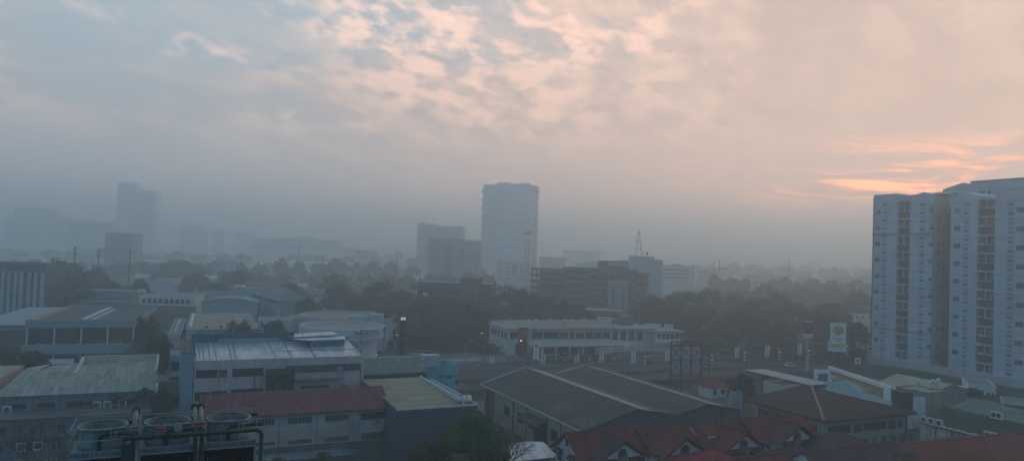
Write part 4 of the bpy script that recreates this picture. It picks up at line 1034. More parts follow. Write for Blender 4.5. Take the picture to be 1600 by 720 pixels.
# air conditioner unit prototype
ACW = plain('ac_white', (.55, .55, .52), .5)
def ac_unit():
    r = thing('ac_unit', 'ac', 'air conditioner', (0, 0, -50))
    MB().box(-.45, .45, -.18, .18, 0, .95).build('case', ACW, r)
    m = MB()
    m.tube((0, -.20, .5), (0, -.181, .5), .33, n=16)
    m.build('fan_grille', DKMET, r); MB().box(-.4, -.3, -.16, .16, -.08, 0).box(.3, .4, -.16, .16, -.08, 0).build('foot', DKMET, r); return r
ACP = ac_unit(); ACu = [False]
def ac(label, loc, rz, s_=1.25):
    if not ACu[0]:
        ACu[0] = True; ACP.location = loc; ACP.rotation_euler.z = rz; ACP.scale = (s_,)*3; ACP['label'] = label; ACP['group'] = 'air conditioner units'; return ACP
    return dup(ACP, loc, rz, (s_,)*3, label, 'air conditioner units')
dV = Vector((math.cos(AV), math.sin(AV), 0)); nV = U
for x, lb in ((.9, 'air conditioner at the near left end of the green hall wall'), (2.3, 'second air conditioner from the left on the green hall eave'), (3.8, 'third air conditioner from the left on the green hall eave'),
              (12.3, 'left one of the two air conditioners on the green eave above the red roof'), (13.6, 'right one of the two air conditioners on the green eave above the red roof')):
    ac(lb, GH.p+dV*x-nV*.2+Vector((0, 0, 7.15)), AV)
for x, lb in ((10.0, 'lone air conditioner half way up the green roof'), (9.1, 'weathered air conditioner beside the lone one on the green roof'), (19.8, 'left one of three air conditioners at the right of the green roof'), (21.0, 'middle one of three air conditioners at the right of the green roof'), (22.3, 'right one of three air conditioners at the right of the green roof')):
    ac(lb, GH.p+dV*x+nV*6.6+Vector((0, 0, 9.35)), AV)
# fire stair between
t = thing('fire_stair', 'dark metal fire stair beside the brown roofed building', 'stair', Pz(1424, 690, 1.5)-Vector((0, 0, 1.5)), AV)
m = MB()
for k in range(14): m.box(k*.3, k*.3+.3, 0, 1.0, 5.2-k*.36, 5.26-k*.36)
m.build('tread', DKMET, t); m = MB()
for y in (0, 1.0): m.tube((0, y, 6.2), (4.2, y, 1.2), .04, n=4).tube((0, y, 5.2), (4.2, y, .2), .05, n=4)
for k in range(8): m.tube((k*.6, 0, 5.2-k*.71), (k*.6, 0, 6.2-k*.71), .03, n=4)
m.build('handrail', STEEL, t)
t = thing('carport_frame', 'open steel carport frame with ragged dark roofing below the brown eave', 'shed', Pz(1300, 679, 3.4)-Vector((0, 0, 3.4)), ANG)
m = MB()
for k in range(7): m.box(k*2.8, k*2.8+.1, 0, 7, 3.3, 3.45).box(k*2.8, k*2.8+.1, 0, .1, 0, 3.3)
m.box(-.2, 17, 0, .12, 3.45, 3.6).box(-.2, 17, 6.9, 7.0, 3.45, 3.6); m.build('frame', STEEL, t)
MB().slab([(3, .2, 3.64), (8, .2, 3.64), (8, 6, 3.7), (3, 6, 3.7)], .04).slab([(11, .2, 3.64), (16, .2, 3.64), (16, 5, 3.7), (11, 5, 3.7)], .04).build('sheeting', DKMET, t)
# ================================================================== white side walled filling station shop
SHW = paint('shop_side_wall', (.50, .58, .62), .8, .35, (.22, .25, .27))
CRM = corrug('cream_sheet', (.33, .31, .21), 'X', .6, .6, .2, (.2, .19, .14), depth=.4)
b = Bld('station_shop', 'filling station shop with a plain pale blue side wall and a cream gabled roof', 'building', Pz(1291, 596, 7.4), AV, 1, 11)
b.L = b.x(1393, 618)
xg, zg = b.f(1324, 594); x2, z2 = b.f(1355, 612); zc = b.f(1392, 617)[1]
b.part('wall', MB().extx([(0, 0), (11, 0), (11, 5.6), (0, 5.6)], 0, b.L), SHW)
b.part('side_wall', MB().exty([(0, 5.6), (x2, 5.6), (x2, 6.0), (xg, max(zg, 7.8)), (0, 7.3)], 0, .3), SHW)
b.part('parapet', MB().box(x2, b.L, 0, .3, 5.6, 6.3).box(b.L-.3, b.L, .3, 11, 5.6, 6.6).box(0, .3, .3, 11, 5.6, 7.0), SHW)
b.part('roof', MB().slab([(.3, .3, 6.9), (xg, .3, 7.6), (xg, 11, 7.6), (.3, 11, 6.9)], .1).slab([(xg, .3, 7.6), (x2+2, .3, 5.9), (x2+2, 11, 5.9), (xg, 11, 7.6)], .1), CRM)
SH = b
SIGW = plain('sign_white', (.74, .76, .74), .5); ORG = plain('orange_band', (.50, .17, .06), .5)
t = thing('roof_sign_frame', 'big white framed sign board with an orange band over the filling station shop', 'sign', Vector((0, 0, 0)), 0)
q0 = Pd(1294, 571, 186); q1 = Pd(1392, 595, 158)
q1.z = q0.z-.6; dd = (q1-q0); Ls = dd.length; angs = math.atan2(dd.y, dd.x); t.location = (q0.x, q0.y, 0); t.rotation_euler.z = angs; zb_ = q0.z
MB().box(0, Ls, 0, .5, zb_-.9, zb_).box(0, .6, 0, .5, 4, zb_-.9).box(Ls-2.6, Ls, -.1, 1.2, zb_-5.0, zb_-.2).build('frame', SIGW, t)
MB().box(1.0, Ls-3, .1, .4, zb_-1.5, zb_-.9).build('orange_band', ORG, t)
MB().box(3, Ls-2.6, .42, .5, zb_-3.8, zb_-1.5).build('board', CRM, t)
MB().box(Ls, Ls+3.2, .2, 3.0, zb_-4.6, zb_-.6).build('cage', DKMET, t)
MB().box(Ls-7.5, Ls-.2, -3.2, .05, zb_-5.4, zb_-4.9).box(Ls-5.5, Ls-.4, -3.1, -2.8, zb_-4.9, zb_-3.6).box(Ls-9.5, Ls-7.4, -.2, -.02, zb_-4.9, zb_-3.4).build('ledge', SIGW, t)
t = thing('portal_frame', 'white portal frame with rounded arch at the end of the filling station canopy', 'frame', Pd(1274, 592, 190)*1.0, R_(15)); t.location.z = 0
zt = Pd(1274, 577.5, 190).z
m = MB().box(0, 5.0, 0, .6, zt-1.0, zt).box(0, .8, 0, .6, 0, zt-1.0).box(6.5, 7.2, 2.5, 3.0, 0, zt-2.6).box(6.5, 16, 2.5, 3.0, zt-2.9, zt-2.0); m.build('frame', SIGW, t)
MB().box(.8, 5, .2, .5, 2, 3.4).build('counter', CONC, t)
b = quickflat('cream_annex', 'low cream walled annexe between the pole canopy and the pale blue side wall', 'building', 1222, 601.5, 6.0, 1289, 6, wall=CREAM, roof=BRN, par=.3)
# roofs right of the shop
b = quickflat('concrete_block', 'small concrete block with white ducts on its roof beyond the green hall', 'building', 1449, 613, 6.8, 1483, 8, wall=CONC, roof=CRM, par=.3)
p = Pz(1449, 603, 7.6)
b2 = Bld('cream_gabled_hall', 'hall with a broad cream gabled roof right of the filling station shop', 'building', p, ANG, 17, 14); b2.walls(5.6, CONC); gable(b2, 5.6, 2.2, CRM, .3, axis='y', wallmat=CONC)
for k, (px, py) in enumerate(((1430, 604), (1453, 602), (1462, 600))):
    q = Pz(px, py+4, 6.9); t = thing('duct', ('round white exhaust duct with a cowl beside the dark cage', 'left one of two white ducts on the concrete block', 'right one of two white ducts on the concrete block')[k], 'duct', q, 0, 'white rooftop ducts')
    MB().tube((0, 0, 0), (0, 0, 1.1), .4, n=10).tube((0, 0, 1.1), (.7, -.5, 1.9), .42, .55, n=10).build('cowl', ACW, t); MB().box(-.5, .5, -.5, .5, -.3, 0).build('base', CONC, t)
b = quickflat('white_office', 'small white office with four dark windows and a dark side wall near the apartment tower', 'building', 1513, 600, 7.4, 1557, 12, wall=WHITE, roof=FLATR, ang=R_(-25), par=.3)
for px, y, w_, h in ((1520, 614, 1.7, 1.7), (1530.5, 617, 1.6, 1.7), (1544, 618, .6, .7), (1552, 619, .6, .7)):
    x, z = b.f(px, y); b.win(x, z-h/2+.4, w_, h, nm=2, fr=FRD)
b.part('dark_side', MB().box(b.L, b.L+.15, 0, 12, 0, 7.0), plain('dark_cladding', (.05, .05, .055))); b.done()
b = quickflat('long_annex', 'low white annexe with a dark strip window at the right edge', 'building', 1568, 628, 6.2, 1660, 9, wall=PALE, ang=R_(-30), par=.4)
x, z = b.f(1572, 640); b.win(x+4, z, 9, 1.2, nm=5, fr=FRD)
b = Bld('low_green_hall', 'low building under a wide grey green roof at the foot of the apartment tower', 'building', Pz(1480, 632, 6.4), AV, 34, 16); b.walls(5.6, CREAM); gable(b, 5.7, 1.4, GREENR, .3, wallmat=CREAM)
b = Bld('low_green_hall', 'wide dark green roofed hall between the filling station and the apartment tower', 'building', Pz(1322, 576.5, 5.5), AV, 46, 24); b.walls(5.0, CREAM); gable(b, 5.0, 1.2, DG, .3, wallmat=CREAM)
t = thing('orange_canopy', 'orange edged canopy stub beside the small white office', 'canopy', Pz(1476, 601, 6.6)-Vector((0, 0, 6.6)), R_(-20))
MB().box(0, 9, 0, 2, 6.2, 6.5).build('roof', SIGW, t); MB().box(4.5, 9, -.05, -.003, 5.8, 6.2).build('band', ORG, t); MB().box(.3, .5, .8, 1.0, 0, 6.2).box(8.5, 8.7, .8, 1, 0, 6.2).build('post', SIGW, t)
# ================================================================== petrol canopy (beige, dark fascia)
k0 = Pz(1271, 601, 6.4); k1 = Pz(1291, 599, 6.4); k2 = Pz(1201, 575, 6.4); k3 = Pz(1166.7, 577.3, 6.4)
t = thing('fuel_canopy', 'long beige fuel canopy with a dark blue and red fascia on thick columns', 'canopy', (k0.x, k0.y, 0), AV+math.pi)
inv = Matrix.Rotation(-(AV+math.pi), 4, 'Z')
def loc_(q): r_ = inv @ Vector((q.x-k0.x, q.y-k0.y, 0)); return (r_.x, r_.y)
c0, c1, c2, c3 = map(loc_, (k0, k1, k2, k3)); print('CANOPY', c0, c1, c2, c3)
lx_ = c3[0]; ly_ = min(c1[1], -6) if c1[1] < 0 else max(c1[1], 6)
y0_, y1_ = sorted((0, ly_))
MB().box(0, lx_, y0_, y1_, 6.2, 6.4).build('roof', paint('beige_deck', (.46, .42, .35), .9, .5, (.3, .28, .24), streak=False), t)
MB().box(-.12, lx_+.12, y1_, y1_+.12, 5.55, 6.45).box(-.12, lx_+.12, y0_-.12, y0_, 5.55, 6.45).box(-.12, -.003, y0_, y1_, 5.55, 6.45).box(lx_+.003, lx_+.12, y0_, y1_, 5.55, 6.45).build('fascia', plain('navy_fascia', (.03, .04, .12)), t)
MB().box(-.15, lx_+.15, y1_+.125, y1_+.14, 6.2, 6.47).build('fascia_edge', SIGW, t)
for k in range(3): MB().box(lx_*(.12+.38*k)-.5, lx_*(.12+.38*k)+.5, (y0_+y1_)/2-.4, (y0_+y1_)/2+.4, 0, 6.2).build('column', plain('column_blue', (.12, .14, .2)), t)
pmp = thing('fuel_pump', 'p', 'fuel pump', (0, 0, -40)); MB().box(-.5, .5, -.3, .3, 0, 1.9).build('body', ACW, pmp); MB().box(-.4, .4, -.32, -.302, 1.1, 1.7).build('display', GL, pmp); MB().box(-.55, .55, -.35, .35, 1.9, 2.2).build('crown', plain('red_crown', (.4, .05, .04)), pmp)
cc = Vector((k0.x, k0.y, 0)); ax = Vector((math.cos(AV+math.pi), math.sin(AV+math.pi), 0)); ay = Vector((-ax.y, ax.x, 0)); mid = (y0_+y1_)/2
pmp.location = cc+ax*lx_*.3+ay*mid; pmp.rotation_euler.z = AV; pmp['label'] = 'fuel pump nearest the camera under the beige canopy'; pmp['group'] = 'fuel pumps'
dup(pmp, cc+ax*lx_*.65+ay*mid, AV, None, 'fuel pump at the far end under the beige canopy', 'fuel pumps')
# ================================================================== kiosk, billboard frame, pole signs
b = Bld('kiosk', 'small white kiosk with a red hipped roof beside the billboard frame', 'kiosk', Pz(1112, 604, 3.0), ANG, 5.2, 5); b.walls(3.0, WHITE); hip(b, 3.0, 1.9, corrug('kiosk_red', (.20, .05, .04), 'X', .3), .7, cap=RCAP); b.win(1.2, 1, .9, 1.2, nm=1, fr=FRD); b.win(3.6, 1, 1.2, 1.2, nm=2, fr=FRD)
RST = plain('maroon_steel', (.26, .03, .035), .55)
bp_ = Pz(1047, 609, 0); t = thing('billboard', 'tall maroon steel billboard frame seen from behind, six white panels with cross bracing', 'billboard', (bp_.x, bp_.y, 0), R_(12))
dB = Vector((math.cos(R_(12)), math.sin(R_(12)), 0)); wB = (Pv(1095, 600, bp_, R_(12))-bp_).dot(dB); hB = Pv(1047, 533, bp_, R_(12)).z
xs = [0, wB/3, 2*wB/3, wB]; zl = [hB*.33, hB*.62, hB*.92]
m = MB()
for x in xs: m.box(x-.17, x+.17, -.17, .17, 0, hB)
m.build('post', RST, t)
m = MB()
for z in zl+[hB]: m.box(-.3, wB+.3, -.24, -.172, z-.14, z+.14)
m.box(-.2, wB+.2, -.22, -.172, hB*.28, hB*.30); m.build('beam', RST, t)
m = MB()
for i in range(3):
    for j in range(2): m.tube((xs[i]+.15, -.05, zl[j]+.1), (xs[i+1]-.15, -.05, zl[j+1]-.1), .10, n=4).tube((xs[i+1]-.15, -.05, zl[j]+.1), (xs[i]+.15, -.05, zl[j+1]-.1), .10, n=4)
m.build('brace', DKMET, t)
m = MB()
for i in range(3):
    for j in range(2): m.box(xs[i]+.25, xs[i+1]-.25, .05, .12, zl[j]+.16, zl[j+1]-.16)
m.build('panel', paint('board_back', (.32, .37, .39), .8, .4), t)
# blue and red pole sign
pp = Pz(1261.5, 586, 0); D1 = pp.y; t = thing('pole_sign', 'tall pole sign with a red and blue emblem panel over white lettering', 'sign', (pp.x, pp.y, 0), R_(0))
a1 = R_(20); t.rotation_euler.z = a1
zt = Pv(1259, 503, pp, a1).z; zb1 = Pv(1259, 527, pp, a1).z; hw_ = 6.4*D1/F0/math.cos(a1)
MB().tube((0, .3, 0), (0, .3, zb1), .42, .34, n=12).build('pole', plain('pale_pole', (.32, .36, .38)), t)
MB().box(-hw_, hw_, -.25, .25, zb1+.05, zt).build('cabinet', plain('navy_panel', (.035, .06, .16)), t)
MB().box(-hw_-.05, hw_+.05, -.3, .3, zt, zt+.25).box(-hw_-.1, hw_+.1, -.3, .3, zb1-.1, zb1+1.1).build('lettering_board', SIGW, t)
ww = hw_; zz0 = zb1+1.2; hh_ = zt-zz0
m = MB()
def flat(mb, pts, y=-.262, t_=.012): mb.exty([(x, z) for x, z in pts], y, y+t_)
flat(m, [(-ww, zz0), (-ww*.55, zz0), (-ww*.55, zz0+hh_*.42), (-ww*.1, zz0+hh_*.40), (ww*.45, zz0+hh_*.62), (ww*.95, zz0+hh_*.98), (-ww, zz0+hh_*.99)])
m.build('emblem', plain('emblem_red', (.55, .03, .05)), t)
m = MB(); text_on(m, 'PETRON', .92, 0, -.31, zb1+.12, .95); m.build('lettering', plain('navy_letters', (.03, .04, .10)), t)
# shell sign
YEL = plain('shell_yellow', (.78, .36, .06), .5); SRED = plain('shell_red', (.60, .06, .03), .5)
def shell(mb_r, mb_y, cx_, cz_, r, y):
    def prof(k):
        pts = []
        for i in range(33):
            a = math.radians(-35+i*(250/32.)); rr = r*k*(1+.045*abs(math.sin(i*math.pi/32*7)))*(1.0)
            pts.append((cx_+rr*1.04*math.cos(a), cz_+rr*.95*math.sin(a)+r*.05))
        pts += [(cx_-r*.52*k, cz_-r*.62*k), (cx_-r*.50*k, cz_-r*1.0*k), (cx_+r*.50*k, cz_-r*1.0*k), (cx_+r*.52*k, cz_-r*.62*k)]
        return pts
    mb_r.exty(prof(1.0), y, y+.03); mb_y.exty(prof(.86), y-.02, y-.003)
    for i in range(7):
        a = math.radians(40+i*100/6.); p0 = (cx_+.12*r*math.cos(a), cz_-r*.75); p1 = (cx_+.86*r*math.cos(a), cz_+.78*r*math.sin(a))
        dx, dz = p1[0]-p0[0], p1[1]-p0[1]; l = math.hypot(dx, dz); nx, nz = -dz/l*.03*r, dx/l*.03*r
        mb_r.exty([(p0[0]-nx, p0[1]-nz), (p1[0]-nx, p1[1]-nz), (p1[0]+nx, p1[1]+nz), (p0[0]+nx, p0[1]+nz)], y-.03, y-.021)
DS = 214.; s0 = Pd(1310, 505.5, DS); a2 = R_(-22); t = thing('pole_sign', 'large white filling station sign with a yellow and red shell on a dark pole', 'sign', (s0.x, s0.y, 0), a2)
p0 = Vector((s0.x, s0.y, 0)); zt = s0.z; zb2 = Pv(1308, 549, p0, a2).z; w2 = 11.0*DS/F0/math.cos(a2+R_(25))*.98
MB().box(-w2, w2, 0, .6, zb2, zt).build('cabinet', paint('sign_face', (.66, .72, .74), .5, .2), t)
MB().box(-w2-.08, -w2, -.04, .64, zb2, zt).box(w2, w2+.08, -.04, .64, zb2, zt).box(-w2-.08, w2+.08, -.04, .64, zt, zt+.12).build('frame', SIGW, t)
mr, my = MB(), MB(); shell(mr, my, 0, zt-(zt-zb2)*.25, w2*.66, -.035); mr.build('emblem', SRED, t); my.build('emblem_field', YEL, t)
MB().box(-w2*.92, w2*.92, -.03, -.003, zb2+(zt-zb2)*.16, zb2+(zt-zb2)*.28).build('yellow_band', YEL, t)
m = MB(); rw = random.Random(2)
for z_, a_, b__ in ((.46, -.5, .55), (.42, -.8, .85), (.345, -.35, .4), (.10, -.7, .7)):
    x = a_*w2
    while x < b__*w2: l = rw.uniform(.2, .5); m.box(x, min(x+l, b__*w2), -.025, -.003, zb2+(zt-zb2)*z_, zb2+(zt-zb2)*(z_+.022)); x += l+.12
m.build('small_print', plain('blue_print', (.08, .15, .24)), t)
MB().tube((0, .3, 0), (0, .3, zb2), .45, .4, n=12).build('pole', DKMET, t)
q = Pd(1341, 559, 236); t = thing('small_sign', 'small square white sign with a shell just left of the apartment tower', 'sign', (q.x, q.y, 0), R_(-5)); w3 = 4.3*236/F0
MB().box(-w3, w3, 0, .3, q.z-w3*2.1, q.z).build('cabinet', SIGW, t); mr, my = MB(), MB(); shell(mr, my, 0, q.z-w3*1.0, w3*.62, -.035); mr.build('emblem', SRED, t); my.build('emblem_field', YEL, t); MB().tube((0, .15, 0), (0, .15, q.z-w3*2.1), .12, n=8).build('pole', DKMET, t)
# ================================================================== apartment tower
AV = R_(-65)
CW = paint('apartment_wall', (.42, .53, .60), .8, .7, (.24, .28, .30), scale=.10)
CW2 = paint('apartment_wall_panel', (.26, .33, .38), .8, .35, (.16, .21, .24), scale=.12)
CPCH = paint('apartment_peach', (.62, .43, .35), .8, .35, (.26, .17, .13))
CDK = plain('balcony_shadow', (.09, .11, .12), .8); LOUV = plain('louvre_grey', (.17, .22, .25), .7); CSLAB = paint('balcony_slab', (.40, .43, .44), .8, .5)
c0 = Pd(1360.5, 560, 256); b = Bld('apartment_tower', 'pale grey twenty storey apartment tower with balcony slots and gabled tops at the right edge', 'apartment tower', c0, AV, 1, 16)
PX = lambda px: b.x(px, 450)
lv = 2.75
e1, e2, e3, e4, e5, e6, e7 = PX(1400.2), PX(1420), PX(1457.6), PX(1482), PX(1525.8), PX(1553), PX(1640)
def ztop(px, py): return b.f(px, py)[1]
T1 = ztop(1385, 304); T2 = ztop(1424, 307); T2a = ztop(1446, 300); T3a = ztop(1508, 299); T3 = ztop(1487, 308); T4 = ztop(1575, 295)
print('TOWER', [round(v, 1) for v in (e1, e2, e3, e4, e5, e6, e7)], T1, T2, T2a, T3a, T4)
DT = 16
b.part('wall', MB().box(0, e1, 0, DT, 0, T1).exty([(e2, 0), (e3, 0), (e3, T2), ((e2+e3)/2+.5, T2a), (e2, T2)], 0, DT).exty([(e4, 0), (e5, 0), (e5, T3), ((e4+e5)/2, T3a), (e4, T3)], 0, DT).box(e6, e7, 0, DT, 0, T4), CW)
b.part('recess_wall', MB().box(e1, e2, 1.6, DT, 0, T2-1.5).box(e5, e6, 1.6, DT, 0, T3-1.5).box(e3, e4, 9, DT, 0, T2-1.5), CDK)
b.part('side_wall', MB().box(e3, e3+.06, .02, 9, 0, T2-.4), CPCH)
b.part('roof', MB().slab([(e2-1, 1, T2+.6), (e3+.5, 1, T2+.4), (e3+2, 14, T2+2.2), (e2+1, 14, T2+2.4)], .15).box(e1, e2, 1.0, DT, T2-1.5, T2-1.2).box(e5, e6, 1.0, DT, T3-1.5, T3-1.2).box(e3, e4, 9, DT, T2-1.5, T2-1.2), plain('tower_roof', (.32, .24, .22)))
# balcony slots
nl = int((T2-2)/lv); m1, m2, m3 = MB(), MB(), MB()
for k in range(nl):
    z = T2-2.2-(k+1)*lv
    for a, c in ((e1, e2), (e5, e6)):
        m1.box(a+.01, c-.01, .02, 1.58, z, z+.28)
        if k % 2 == 0:
            m2.box((a+c)/2-.16, (a+c)/2+.16, .15, .45, z+.28, z+lv-.003); m2.box(a+.02, a+.15, .15, .4, z+.28, z+lv-.003)
            if k % 4: m3.box(a+.3, a+1.3, 1.4, 1.58, z+.9, z+2.1)
            m3.box((a+c)/2+.4, c-.5, 1.45, 1.58, z+.7, z+2.0)
        else:
            m1.box(a+.01, c-.01, .06, .16, z+.28, z+.55)
b.part('balcony_slab', m1, CSLAB); b.part('balcony_post', m2, CSLAB); b.part('balcony_clutter', m3, plain('laundry', (.22, .24, .26)))
# windows: one per two-level unit; louvres two per level
def col(px0, px1, ztop_, step, h, nm, name, fr, gl, phase=0., skip=None):
    xa_, xb_ = PX(px0), PX(px1); z = ztop_; k = 0
    while z > 3:
        if not (skip and skip(k)): b.win((xa_+xb_)/2, z, xb_-xa_, h, nm=nm, name=name, fr=fr, gl=gl)
        z -= step; k += 1
GLW = glass('apartment_glass', (.06, .075, .085))
FT = plain('apartment_frame', (.22, .25, .27))
base1 = ztop(1372, 335)
col(1366, 1373.5, base1, 2*lv, 1.5, 2, 'window', FT, GLW); col(1450, 1457, base1, 2*lv, 1.5, 3, 'window', FT, GLW)
base3 = ztop(1497, 333); col(1489, 1499, base3, 2*lv, 1.5, 3, 'window', FT, GLW); base4 = ztop(1596, 332); col(1587, 1600, base4, 2*lv, 1.5, 3, 'window', FT, GLW); col(1608, 1618, base4, 2*lv, 1.5, 3, 'window', FT, GLW)
for p0_, p1_ in ((1377.5, 1384), (1436, 1443), (1504.5, 1512), (1573.5, 1583)):
    t_ = ztop(p0_, 322)
    col(p0_, p1_, t_, lv, .95, 1, 'louvre', FT, LOUV); col(p0_, p1_, t_-1.15, lv, .38, 1, 'louvre', FT, LOUV)
for k in range(19):
    z = T2-5-k*lv
    for y in (2.2, 4.8):
        if z > 2 and (k+int(y)) % 5: b.win(y, z, 1.0, 1.1, 'right', nm=2, fr=FT, gl=GLW, name='side_window', off=e3+.06-b.L)
m = MB()
for k in range(10):
    z = T2-3-k*2*lv
    if z > 2: m.box(0, e1, -.06, -.003, z, z+.12).box(e2, e3, -.06, -.003, z, z+.12).box(e4, e5, -.06, -.003, z, z+.12).box(e6, e7, -.06, -.003, z, z+.12)
z = ztop(1400, 365); m.box(-.3, e3, -.7, -.003, z, z+.12); z = ztop(1400, 515); m.box(-.3, e3, -.5, -.003, z, z+.12)
b.part('string_course', m, LOUV)
b.part('parapet', MB().box(-.1, e1+.05, -.08, -.003, T1-.25, T1+.12).box(e6-.05, e7, -.08, -.003, T4-.25, T4+.12), CSLAB)
b.part('rain_pipe', MB().tube((.05, -.1, 0), (.05, -.1, T1-1), .14, n=6).tube((e3-.2, -.1, 0), (e3-.2, -.1, T2-3), .1, n=6).tube((e4+.2, -.1, 0), (e4+.2, -.1, T3-3), .1, n=6), DKMET)
m = MB(); rc_ = random.Random(12)
for k in range(44):
    x = rc_.choice((PX(1369.5)-.4, PX(1453), PX(1493), PX(1593), e1+1.2, e5+1.6)); z = T2-4-rc_.randrange(19)*lv
    if z > 4: m.box(x-.45, x+.45, -.5, -.1, z-.9, z-.35)
o = b.part('wall_unit', m, ACW)
b.part('podium', MB().box(-.4, e7, -1.6, -.02, 0, 3.6), PALE)
b.done()
# rear wing seen above
c1 = b.p; dV = Vector((math.cos(AV), math.sin(AV), 0))
rr_ = Bld('apartment_tower', 'rear apartment slab showing above the gabled tops of the front tower', 'apartment tower', c1+U*22, AV, 1, 16)
ra_, rb_, rc_ = rr_.x(1473, 300), rr_.x(1517, 290), rr_.x(1660, 290); za_ = rr_.f(1500, 285.5)[1]; zb_ = rr_.f(1560, 281.5)[1]; zc_ = rr_.f(1475, 296)[1]
rr_.part('wall', MB().exty([(ra_, 0), (rb_, 0), (rb_, za_-1), ((ra_+rb_)/2+2, za_), (ra_, zc_)], 0, 16).box(rb_, rc_, 0, 16, 0, zb_), CW)
rr_.part('parapet', MB().box(rb_-.2, rc_, -.2, 0, zb_-.1, zb_+.3), CDK)
for k in range(9): rr_.win(rb_+3+k*3.2, zb_-4.5, 1.2, 1.2, nm=2, fr=FT, gl=GLW)
m = MB()
for k in range(12): m.box(ra_-2+k*1.6, ra_-1.2+k*1.6, -3, -2.6, zc_-3.4, zc_-2.4+.3*(k % 3))
m.box(ra_-10, ra_+16, -4, -2, zc_-4.2, zc_-3.4); rr_.part('rooftop_pipes', m, DKMET)
# ================================================================== white showroom / filling station across the road
ST = R_(20)
b = Bld('showroom', 'long white two storey showroom with large windows across the avenue', 'building', Pz(794, 513, 9.2), ST, 1, 20)
b.L = b.x(958, 513)
b.walls(8.9, WHITE); b.part('roof', MB().box(-.8, b.L+.8, -1.0, 20, 8.9, 9.2).slab([(b.L*.55, -.9, 9.3), (b.L+.8, -.9, 9.3), (b.L+.8, 18, 10.4), (b.L*.7, 18, 10.4)], .1), paint('pinkish_roof', (.30, .24, .22), .9, .5, streak=False))
xs_ = [b.f(px, 525)[0] for px in (834, 850, 861, 874)]
def swin(px0, px1, y0=518.5, y1=528.5, gl=GL2, nm=1, **k):
    x0, z1 = b.f(px0, y0); x1, z0 = b.f(px1, y1); z0 = b.f((px0+px1)/2, y1)[1]; z1 = b.f((px0+px1)/2, y0)[1]; return b.win((x0+x1)/2, z0, x1-x0, z1-z0, gl=gl, nm=nm, fr=FRD, **k)
for a, c in ((797, 808), (830.5, 848), (850, 873), (890, 898), (900.5, 912), (914.5, 926), (928, 939.5), (942, 953)): swin(a, c, nm=1 if c-a < 10 else 2)
swin(874.5, 887, gl=plain('red_window', (.35, .06, .05)))
for k in range(5): b.win(2.2+k*3.6, 5.4, 2.4, 2.2, 'left', nm=1, gl=GL2, fr=FRD)
for k in range(6): b.win(5+k*5.2, .3, 4.2, 3.6, nm=3, gl=GL, fr=FRD, name='shop_window')
m = MB(); rw = random.Random(3)
for k in range(9): x = b.L*(.35+.07*k); m.box(x, x+rw.uniform(.8, 1.6), 17, 18, 9.2, 10.2+rw.uniform(0, .7))
b.part('roof_plant', m, WHITE)
b.part('back_parapet', MB().box(.5, b.L*.9, 19.6, 19.9, 9.2, 10.0), WHITE); b.done()
t = thing('pylon', 'red vertical pylon with a round emblem on the corner of the white showroom', 'sign', b.p, ST)
x0, x1 = b.f(809.5, 530)[0], b.f(821.5, 530)[0]
MB().box(x0, x1, -1.6, -.01, 0, 9.7).build('body', plain('pylon_red', (.30, .05, .04)), t); MB().box(x1, x1+1.9, -1.2, -.01, 0, 9.3).build('white_leaf', PALE, t)
m = MB(); c_ = ((x0+x1)/2, 8.0)
for rr in (.85,):
    pts = [(c_[0]+rr*math.cos(a), -1.66, c_[1]+rr*.8*math.sin(a)) for a in [2*math.pi*k/24 for k in range(25)]]; m.path(pts, .07, 5)
m.tube((c_[0]-.6, -1.66, c_[1]-.2), (c_[0]+.6, -1.66, c_[1]+.35), .07, n=4); m.build('emblem', PALE, t)
# right wing
b = Bld('office_wing', 'right wing of the white showroom with tall windows and a curved balcony', 'building', Pz(958, 514, 8.6), ST, 1, 16)
b.L = b.x(1068, 511); x5 = b.x(1024, 515)
b.part('wall', MB().box(0, x5, 2.5, 16, 0, 8.3).box(x5-.01, b.L, 0, 12, 0, 7.4), WHITE)
b.part('roof', MB().box(-.3, x5+2, 1.2, 16.3, 8.3, 8.7).box(x5-2.5, b.L+.6, -.8, 12.3, 7.4, 7.8), paint('pale_roof', (.36, .35, .33), .9, .5, streak=False))
for k in range(4):
    b.win(2.2+k*3.4, 4.2, 2.2, 3.2, nm=1, gl=GL2, fr=FRD, off=-2.5)
for k in range(6): b.win(x5+1.6+k*1.9, 4.9, 1.5, 1.9, nm=1, gl=GL2, fr=FRD)
b.part('balcony', MB().box(x5-1.5, b.L*.9, -2.2, -.01, 3.3, 4.4), WHITE)
b.part('roof_box', MB().box(.5, 4, 9, 14, 8.7, 11.3).slab([(.2, 8.6, 11.9), (7, 8.6, 11.2), (7, 14, 11.2), (.2, 14, 11.9)], .15).box(x5+1, x5+8, 9, 10, 8, 9.4).box(b.L-3.5, b.L-.5, 6, 8, 7.8, 9.4), WHITE)
b.part('tank_cage', MB().box(x5-8, x5-3.5, 10, 14, 8.7, 12.2), plain('mesh_cage', (.16, .15, .15))); b.done()
